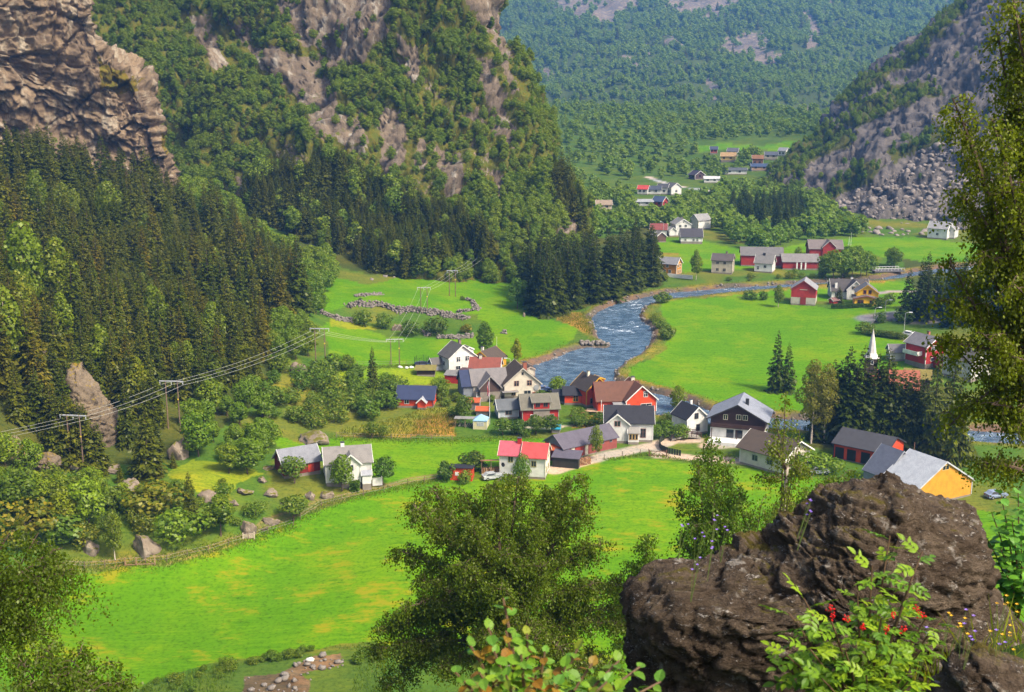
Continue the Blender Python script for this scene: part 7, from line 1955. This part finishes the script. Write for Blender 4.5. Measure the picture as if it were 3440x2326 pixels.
near_birch('birch_tree', 'full green birch in front of the gravel road', b, W3(2400, 1800, 56), tp([(2390,1470,56),(2340,1540,55),(2440,1530,57),(2290,1660,56),(2480,1640,55),(2330,1760,54),(2460,1760,54),(2400,1620,54),(2280,1800,56),(2520,1780,56)]), 5, leaf=.12, nside=36, nstr=8, lstr=(.35, 1.0), side=1.2, leafgap=.085, r0=.12, color=(.95, 1.15, 1.3))
b = hb(2630, 54)
near_birch('birch_tree', 'slender birch with pale trunk in front of the cream house', b, W3(2645, 1560, 54), tp([(2638,1320,54),(2600,1400,54),(2690,1430,55),(2590,1500,53),(2680,1540,54),(2720,1590,54),(2560,1610,54),(2660,1620,53)]), 6, leaf=.11, nside=30, nstr=6, lstr=(.3, .8), side=.9, leafgap=.095, r0=.11, color=(1.25, 1.15, 1.1), start=.2)
b = hb(2530, 60)
near_birch('birch_tree', 'low leafy birch filling the gap above the dark boulder', b, W3(2530, 1830, 60), tp([(2480,1660,60),(2560,1680,59),(2640,1690,60),(2720,1640,60),(2790,1600,61),(2850,1580,62),(2700,1730,58),(2600,1760,58)]), 7, leaf=.12, nside=36, nstr=7, lstr=(.35, .9), side=1.1, leafgap=.085, r0=.08, color=(1.05, 1.15, 1.2))
b = hb(3640, 25)
near_birch('birch_tree', 'tall weeping birch framing the right edge', b, W3(3640, 1150, 25),
  tp([(3400,-30,25),(3440,60,25),(3350,110,25.5),(3200,330,25),(3240,410,25.5),(3330,400,24),(3420,350,25),(3215,640,25),(3250,720,25.5),(3340,600,24.5),(3430,700,24.5),(3190,880,25),(3160,1010,25),(3230,950,25.5),(3300,850,24.5),(3400,950,24),(3150,1150,25),(3220,1180,25.5),(3300,1120,24),(3400,1200,24),(3250,1330,25.5),(3180,1440,25),(3330,1360,24.5),(3290,1560,25),(3420,1440,24),(3430,550,26),(3440,200,26)]),
  8, leaf=.066, nside=52, nstr=8, lstr=(.2, .6), side=.8, leafgap=.05, r0=.17, color=(1.45, 1.2, .7), start=.35)
b = hb(-120, 33)
near_birch('birch_tree', 'weeping birch hanging in from the lower left corner', b, W3(-120, 1950, 33),
  tp([(40,1780,33),(130,1790,33.5),(210,1840,33),(245,1930,33),(120,1950,32.5),(30,1900,32),(0,2060,32),(110,2120,32.5),(-40,1800,33)]),
  9, leaf=.085, nside=20, nstr=8, lstr=(.8, 2.6), side=.8, leafgap=.06, r0=.12, color=(.95, .95, .9), start=.35)
b = hb(180, 30)
near_birch('birch_sapling', 'young birch top at the bottom left corner', b, W3(180, 2400, 30),
  tp([(60,2210,30),(160,2170,30),(270,2190,30),(350,2230,30),(420,2290,30),(230,2260,29),(100,2300,29),(320,2320,29)]), 10, leaf=.085, nside=46, nstr=7, lstr=(.3, .9), side=.9, leafgap=.06, r0=.06, color=(.95, 1.05, .9), start=.3)

# ================================================================== NEAR BOULDERS
def outline_rock(name, label, outline, Y, depth, seed, nr=96, na=300, amp=1.0, mat=None, sc=1.0):
    """boulder whose profile is given in photograph pixels at distance Y; real thickness front and back"""
    O = np.array([PT(u, v, Y) for u, v in outline])[:, [0, 2]]
    c = O.mean(0); d = O - c
    ang = np.arctan2(d[:, 1], d[:, 0]); o = np.argsort(ang)
    A = np.linspace(-math.pi, math.pi, na, endpoint=False)
    # radius where the ray from the centre meets the outline
    R = np.zeros(na)
    n = len(O)
    for k, a in enumerate(A):
        dx, dz = math.cos(a), math.sin(a); best = 0
        for i in range(n):
            p, q = d[i], d[(i + 1) % n]; e = q - p; den = dx * e[1] - dz * e[0]
            if abs(den) < 1e-9: continue
            t = (p[0] * e[1] - p[1] * e[0]) / den; s = (p[0] * dz - p[1] * dx) / den
            if t > 0 and 0 <= s <= 1: best = max(best, t)
        R[k] = best
    rr = np.sin(np.linspace(0, math.pi / 2, nr)) ; yy = np.cos(np.linspace(0, math.pi / 2, nr)) ** .75
    rows = [(r, -y) for r, y in zip(rr, yy)] + [(r, .14 * y) for r, y in zip(rr[::-1][1:], yy[::-1][1:])]
    V = []
    for r, y in rows:
        V.append(np.stack([c[0] + R * r * np.cos(A), np.full(na, Y) + y * depth, c[1] + R * r * np.sin(A)], 1))
    V = np.array(V); m = V.shape[0]
    du = np.roll(V, -1, 1) - np.roll(V, 1, 1); dv = np.gradient(V, axis=0); nn_ = np.cross(du, dv); nn_ /= np.linalg.norm(nn_, axis=2, keepdims=True) + 1e-9
    ctr = np.array((c[0], Y - .3 * depth, c[1])); sg = np.sign((nn_ * (V - ctr)).sum(2)).mean(); nn_ *= (1 if sg > 0 else -1)
    P = V.reshape(-1, 3); P0 = P / sc; q = P0 @ np.array([[.94, 0, .34], [0, 1, 0], [-.34, 0, .94]])
    q = q + fbm(P0, .3, 3, seed)[:, None] * np.array((.03, .03, .05))
    ca_, ea = cells(q, (.46, .46, .20), seed + 20); cb_, eb = cells(q, (.17, .17, .075), seed + 30); cc_, ec = cells(q, (.06, .06, .03), seed + 40)
    disp = fbm(P0, .6, 3, seed) * .045 + (ca_ - .5) * .085 + (cb_ - .5) * .05 + (cc_ - .5) * .018 - .03 * (ea < .05) - .012 * (eb < .07) + fbm(P0, .04, 3, seed + 9) * .012
    P = P + nn_.reshape(-1, 3) * (disp * amp * sc)[:, None]
    i = np.arange((m - 1) * na); r = i // na; k = i % na
    F = np.stack([r * na + k, r * na + (k + 1) % na, (r + 1) * na + (k + 1) % na, (r + 1) * na + k], 1)
    me = npmesh(name, P, F, False); me.materials.append(mat)
    ob = link(name, me)
    return tag(ob, label, 'boulder')
def near_rockmat():
    m, nt, out = nmat('dark_lichen_rock')
    co = coords(nt, scale=(1, 1, 2.6), rot=(0, .34, 0))
    n1 = noise(nt, co, 2.2, 6, .65, .5); n2 = noise(nt, co, 9, 6, .7, .4); n3 = noise(nt, co, 26, 4, .7); n4 = noise(nt, coords(nt), 5.5, 6, .7)
    c = mixc(nt, ramp(nt, n1, .36, .64), (0.052, .036, .024), (0.112, .083, .058))
    c = mixc(nt, ramp(nt, n2, .50, .68), c, (0.026, .019, .015))
    c = mixc(nt, ramp(nt, n4, .58, .67), c, (0.22, .195, .165))
    mu = nt.nodes.new('ShaderNodeMath'); mu.operation = 'MULTIPLY'; nt.links.new(n3, mu.inputs[0]); nt.links.new(n2, mu.inputs[1])
    c = mixc(nt, ramp(nt, mu.outputs[0], .32, .39), c, (0.30, .27, .24))
    geo = nt.nodes.new('ShaderNodeNewGeometry'); sx = nt.nodes.new('ShaderNodeSeparateXYZ'); nt.links.new(geo.outputs['Normal'], sx.inputs[0])
    mm = nt.nodes.new('ShaderNodeMath'); mm.operation = 'MULTIPLY'; nt.links.new(sx.outputs['Z'], mm.inputs[0]); nt.links.new(n1, mm.inputs[1])
    c = mixc(nt, ramp(nt, mm.outputs[0], .46, .58), c, (0.075, .060, .012))
    ad = nt.nodes.new('ShaderNodeMath'); ad.operation = 'ADD'; nt.links.new(n2, ad.inputs[0]); nt.links.new(n3, ad.inputs[1])
    finish(nt, out, c, .92, ad.outputs[0], 1.0, .05, .15)
    return m
M_NEARROCK = near_rockmat()
def k2(pts): return [(x / 3.206, 1150 + y / 3.206) for x, y in pts]
for i, (nm, lb, pts, vb, dep, mt) in enumerate((
 ('rock_outcrop', 'long leaning lichen-stained rock ridge above the spruces', [(x * 3.206, (y - 1150) * 3.206) for x, y in ((250,1222),(278,1215),(296,1252),(330,1290),(338,1312),(372,1350),(405,1400),(412,1450),(402,1500),(390,1560),(320,1570),(285,1480),(262,1400),(245,1330),(236,1262))], (340,1520), 7.0, M_GOLDROCK),
 ('rock_outcrop', 'pale rock knob poking out of the spruce forest', [(430,90),(490,62),(560,90),(650,190),(640,280),(600,420),(520,420),(500,220),(445,130)], (170,1280), 4.0, M_BOULDER),
 ('rock_slab', 'golden lichen-covered rock slab on the left slope', [(80,1110),(110,1010),(200,1040),(400,1170),(560,1190),(660,1240),(670,1320),(500,1420),(300,1400),(120,1300)], (115,1565), 4.0, M_GOLDROCK))):
    outline_rock(nm, lb, k2(pts), G(*vb).y + (6.5 if 'ridge' in lb else 1.0), dep, 940 + 10 * i, 60, 160, 1.0, mt, 9.0)
outline_rock('boulder', 'huge dark lichen-speckled boulder in the right foreground',
  [(2330,1890),(2470,1838),(2580,1790),(2629,1735),(2694,1692),(2744,1645),(2819,1618),(2924,1606),(2964,1584),(3019,1598),(3069,1618),(3099,1646),(3169,1660),(3250,1695),(3278,1735),(3302,1855),(3286,1935),(3358,2010),(3420,2080),(3440,2300),(3440,2700),(2100,2700),(2095,2400),(2105,2235),(2105,2135),(2098,2060),(2118,1985),(2208,1905),(2280,1905)], 8.4, 1.0, 900, mat=M_NEARROCK)
outline_rock('boulder', 'smaller grey rock in the bottom right corner', [(3120,2330),(3160,2220),(3240,2160),(3320,2170),(3400,2210),(3480,2260),(3560,2330),(3600,2700),(3050,2700)], 6.2, .5, 930, 50, 160, .7, M_NEARROCK)

# ================================================================== NEAR PLANTS
def leaflet_mesh(name, shape, mat, n=1, pinnate=False, seed=0, L=1.0):
    """one leaf with a folded midrib; pinnate: a stalk with leaflets"""
    r_ = random.Random(seed); mb = MB()
    def one(M, s):
        xs = [0, .18, .45, .75, 1.0]; ws = {'oval': [0, .26, .38, .26, 0], 'lance': [0, .19, .27, .17, 0], 'round': [0, .36, .50, .36, 0]}[shape]
        c = [M @ Vector((x * s, 0, -.18 * s * x * x)) for x in xs]
        l = [M @ Vector((x * s, w * s, .07 * s - .18 * s * x * x)) for x, w in zip(xs, ws)]; rr = [M @ Vector((x * s, -w * s, .07 * s - .18 * s * x * x)) for x, w in zip(xs, ws)]
        for i in range(4):
            mb.poly([c[i], c[i + 1], l[i + 1], l[i]] if 0 < i < 3 else ([c[0], c[1], l[1]] if i == 0 else [c[3], c[4], l[3]])); mb.poly([c[i], rr[i], rr[i + 1], c[i + 1]] if 0 < i < 3 else ([c[0], rr[1], c[1]] if i == 0 else [c[3], rr[3], c[4]]))
    if pinnate:
        mb.tube([(0, 0, 0), (.5 * L, 0, -.02), (L, 0, -.14)], [.012, .010, .006], 3, False)
        for k in range(3):
            for sg in (-1, 1):
                M = Matrix.Translation((L * (.28 + .24 * k), 0, -.03 * k)) @ Matrix.Rotation(sg * r_.uniform(.8, 1.1), 4, 'Z') @ Matrix.Rotation(r_.uniform(-.3, .2), 4, 'Y'); one(M, L * r_.uniform(.40, .5) * (1 - .08 * k))
        one(Matrix.Translation((L * .95, 0, -.1)), L * .5)
    else:
        mb.tube([(-.25 * L, 0, 0), (0, 0, 0)], [.012, .010], 3, False); one(Matrix.Identity(4), L)
    return mb.mesh(name, mat)
def glossleaf(name, a, b):
    m, nt, out = nmat(name)
    oi = nt.nodes.new('ShaderNodeObjectInfo'); c = mixc(nt, oi.outputs['Random'], a, b)
    n1 = noise(nt, coords(nt), 6, 3); c = mixc(nt, ramp(nt, n1, .5, .8), c, [q * .7 for q in a]); c = mixc(nt, 1.0, c, oi.outputs['Color'], 'MULTIPLY')
    p = nt.nodes.new('ShaderNodeBsdfPrincipled'); nt.links.new(c, p.inputs['Base Color']); p.inputs['Roughness'].default_value = .45; p.inputs['Specular IOR Level'].default_value = .25
    t = nt.nodes.new('ShaderNodeBsdfTranslucent'); nt.links.new(c, t.inputs['Color']); mx = nt.nodes.new('ShaderNodeMixShader'); mx.inputs[0].default_value = .35
    nt.links.new(p.outputs[0], mx.inputs[1]); nt.links.new(t.outputs[0], mx.inputs[2]); nt.links.new(mx.outputs[0], out.inputs['Surface'])
    return m
M_ELDER = glossleaf('elder_leaf', (0.16, .30, .015), (0.24, .36, .012)); M_BERRYLEAF = glossleaf('red_green_leaf', (0.10, .21, .02), (0.15, .25, .02)); M_ASPEN = glossleaf('aspen_leaf', (0.07, .20, .025), (0.12, .27, .03))
M_STEM = plain((0.13, .075, .04), .7)
def place_leaf(root, me, p, d, up, s, color=None):
    d = Vector(d).normalized(); q = d.to_track_quat('X', 'Z'); o = link('leaf', me, root, Vector(p) - root.location); o.rotation_mode = 'QUATERNION'
    o.rotation_quaternion = q @ Matrix.Rotation(up, 4, 'X').to_quaternion(); o.scale = (s, s, s)
    if color: o.color = (*color, 1)
def plant(name, label, base, tips, leafm, size, per, seed, pal=None, cat='shrub', droop=.2, tmin=.35):
    r_ = random.Random(seed); root = empty(name, base, 0, label, cat)
    for tip in tips:
        d = tip - base; crv = bez(base, base.lerp(tip, .5) + Vector((d.x * -.12, 0, d.length * .05)), tip, 9)
        MB().tube([p - base for p in crv], [.011 * (1 - .8 * i / 8) + .002 for i in range(9)], 5, False).obj('stem', M_STEM, root)
        n = per
        for k in range(n):
            t = tmin + (1 - tmin) * (k + r_.random() * .6) / n; i = min(7, int(t * 8)); p = crv[i].lerp(crv[i + 1], t * 8 - i)
            a = k * 2.4 + r_.random(); el = r_.uniform(-.25, .55) - droop + (.5 if k == n - 1 else 0)
            dv = Vector((math.cos(a) * math.cos(el), math.sin(a) * math.cos(el), math.sin(el)))
            c = r_.choice(pal) if pal else None
            place_leaf(root, leafm[r_.randrange(len(leafm))], p, dv, r_.uniform(-.6, .6), size * r_.uniform(.7, 1.15) * (1.1 - .35 * t), c)
    return root
elder = [leaflet_mesh('leaf', 'lance', M_ELDER, pinnate=True, seed=k) for k in range(4)]
b = W3(2890, 2520, 5.6)
rt = plant('berry_shrub', 'bright green shrub with red berries growing before the dark boulder', b, tp([(2990,1800,5.7),(3100,1850,5.7),(2930,1900,5.5),(3060,1960,5.4),(2880,1990,5.5),(2700,2010,5.5),(2650,2060,5.5),(2790,2080,5.3),(2960,2080,5.2),(3110,2080,5.4),(3170,2070,5.6),(2640,2200,5.3),(2620,2230,5.4),(2720,2180,5.2),(2840,2190,5.1),(3000,2200,5.1),(3090,2190,5.2),(2760,2280,5.0),(2910,2270,4.9),(3050,2290,5.0)]), elder, .15, 15, 21, [(.72, .74, .75), (.9, .85, .6), (.5, .6, .65), (.38, .48, .5)], tmin=.45)
M_BERRY = plain((0.62, .012, .010), .3)
bm_ = MB(); rr_ = random.Random(4)
for k in range(14):
    c = Vector((rr_.gauss(0, .016), rr_.gauss(0, .012), rr_.gauss(0, .014))); bm_.tube([c + Vector((0, 0, -.006)), c + Vector((0, 0, -.004)), c + Vector((0, 0, .004)), c + Vector((0, 0, .006))], [.002, .006, .006, .002], 7)
bme = bm_.mesh('berry_cluster', M_BERRY)
for u_, v_, Y in ((2792,2045,5.2),(2840,2078,5.15),(2800,2070,5.2),(2898,2108,5.1),(2982,2115,5.1),(3038,2116,5.1),(3078,2045,5.3),(3100,2070,5.25),(2998,2068,5.2)):
    o = link('berry_cluster', bme, rt, W3(u_, v_, Y - .15) - rt.location); o.scale = (.62, .62, .62); o.rotation_euler.z = u_
oval = [leaflet_mesh('leaf', 'oval', M_BERRYLEAF, seed=k) for k in range(3)]
REDS = [(1, 1, 1), (1, 1, 1), (1.2, 1.15, .8), (1.9, .6, .7), (1.6, .45, .6), (1.3, .9, .8), (.7, .85, .9), (.8, .95, .9), (.9, 1, .8)]
b = W3(1780, 2620, 3.7)
plant('red_leaved_shrub', 'shrub with mixed green and reddish leaves at the bottom centre', b, tp([(1690,2010,3.8),(1640,2110,3.7),(1700,2120,3.7),(1770,2130,3.7),(1580,2170,3.7),(1660,2190,3.6),(1750,2200,3.6),(1830,2190,3.7),(1530,2260,3.6),(1610,2260,3.5),(1700,2270,3.5),(1800,2270,3.5),(1940,2180,3.8),(1900,2240,3.7),(1990,2230,3.8),(2080,2220,3.9),(2150,2240,3.9),(2040,2290,3.8),(1870,2300,3.6),(2220,2290,3.9)]), oval, .068, 17, 22, REDS, tmin=.55)
rnd = [leaflet_mesh('leaf', 'round', M_ASPEN, seed=k) for k in range(3)]
b = W3(3420, 2080, 10.2)
plant('aspen_shrub', 'round-leaved green shrub behind the boulder at the right edge', b, tp([(3360,1650,10.3),(3420,1640,10.3),(3330,1720,10.1),(3400,1750,10),(3310,1800,10.2),(3360,1840,10),(3430,1820,9.8),(3320,1900,10.2),(3300,1990,10.2),(3380,1930,9.8),(3440,1950,9.8),(3450,1700,10)]), rnd, .115, 26, 23, [(1, 1, 1), (1.3, 1.25, .9), (.7, .8, .9)], tmin=.3)
P = on_ground([(470,2326),(520,2290),(760,2235),(1000,2190),(1260,2165),(1300,2230),(1200,2250),(1195,2185),(1060,2185),(1000,2212),(800,2245),(765,2326)], 900, rg, 100); P = P[thin(P, 1.1, rg)][:70]
for q in P: tree('bank_shrub', 'bush', q, rg.uniform(.7, 1.5), 'low leafy shrub on the bank below the big field', 'bush', 'shrubs on the near bank', 1.3, (1.0, 1.0, .8))
# small flowers
def flower(u, v, Y, col, label, group, n=3, s=.009):
    p = W3(u, v, Y); r_ = random.Random(u); base = p - Vector((.03, 0, .28)); root = empty('wild_flower', base, 0, label, 'flower', group)
    for k in range(n):
        q = p + Vector((r_.gauss(0, .03), r_.gauss(0, .02), r_.gauss(0, .03))) - base
        MB().tube([(0, 0, 0), q * .6, q], [.003, .002, .0015], 3, False).obj('stem', plain((.09, .13, .03)), root)
        mb = MB()
        for a in range(5):
            w = 6.283 * a / 5; mb.poly([q + Vector((0, 0, -.3 * s)), q + Vector((math.cos(w - .5) * s, math.sin(w - .5) * s, s * .5)), q + Vector((math.cos(w) * s * 1.4, math.sin(w) * s * 1.4, s * .8)), q + Vector((math.cos(w + .5) * s, math.sin(w + .5) * s, s * .5))])
        mb.obj('blossom', plain(col, .6), root)
for u_, v_, Y in ((2700,1685,7.6),(2700,1722,7.5),(2395,1828,7.6),(2340,1895,7.3),(2440,1768,7.8),(2350,1795,7.9),(2405,1745,8.2),(2295,1765,8.2),(3235,2090,6.2),(3255,2150,6.0),(3370,2150,6.1),(3110,2130,5.8)):
    flower(u_, v_, Y, (0.28, .16, .62), 'small violet bellflower growing on the dark boulder', 'violet bellflowers')
for u_, v_, Y in ((3205,2085,6.2),(3230,2070,6.2),(3250,2115,6.1),(3365,2045,6.4),(3380,2040,6.4),(3400,2040,6.4),(3420,2100,6.3),(3395,2125,6.2),(3190,2075,6.3),(3345,2140,6.1)):
    flower(u_, v_, Y, (0.75, .42, .01), 'small yellow flower in the bottom right grass', 'yellow flowers', 2, .009)
# near grass tufts and ground cover
n = 9000; X = rg.uniform(-3, 7, n); Yq = rg.uniform(3.5, 13, n); m = (X > 1.2) ; X = X[m]; Yq = Yq[m]
Z = height(X, Yq); n = len(X)
base = np.stack([X, Yq, Z], 1); h_ = rg.uniform(.12, .4, n); lean = rg.normal(size=(n, 2)) * .35
tip = base + np.stack([lean[:, 0] * h_, lean[:, 1] * h_, h_], 1); sd_ = np.stack([rg.normal(size=n), rg.normal(size=n), 0 * X], 1); sd_ /= np.linalg.norm(sd_, axis=1, keepdims=True)
V, F = kites(base, tip, sd_, np.full(n, .006)); me = npmesh('grass', V, F); me.materials.append(M_BUSH); o = link('grass', me); o.color = (1.9, 1.4, .9, 1)
tag(o, 'dry grass between the near boulders', 'grass', kind='stuff')
# ================================================================== AIR
def haze():
    x0, x1, y0, y1 = -2600, 4600, -40, 6200
    z0, z1 = -60, 1300
    o = MB().box(x0, x1, y0, y1, z0, z1).obj('haze', None)
    tag(o, 'thin blue summer haze filling the valley', 'haze', kind='stuff')
    m = bpy.data.materials.new('haze_air'); m.use_nodes = True
    nt = m.node_tree; nt.nodes.clear()
    out = nt.nodes.new('ShaderNodeOutputMaterial'); v = nt.nodes.new('ShaderNodeVolumePrincipled')
    v.inputs['Color'].default_value = (0.15, 0.42, 1.0, 1)
    v.inputs['Density'].default_value = 0.000125
    v.inputs['Anisotropy'].default_value = 0.0
    nt.links.new(v.outputs[0], out.inputs['Volume'])
    o.data.materials.append(m)
haze()
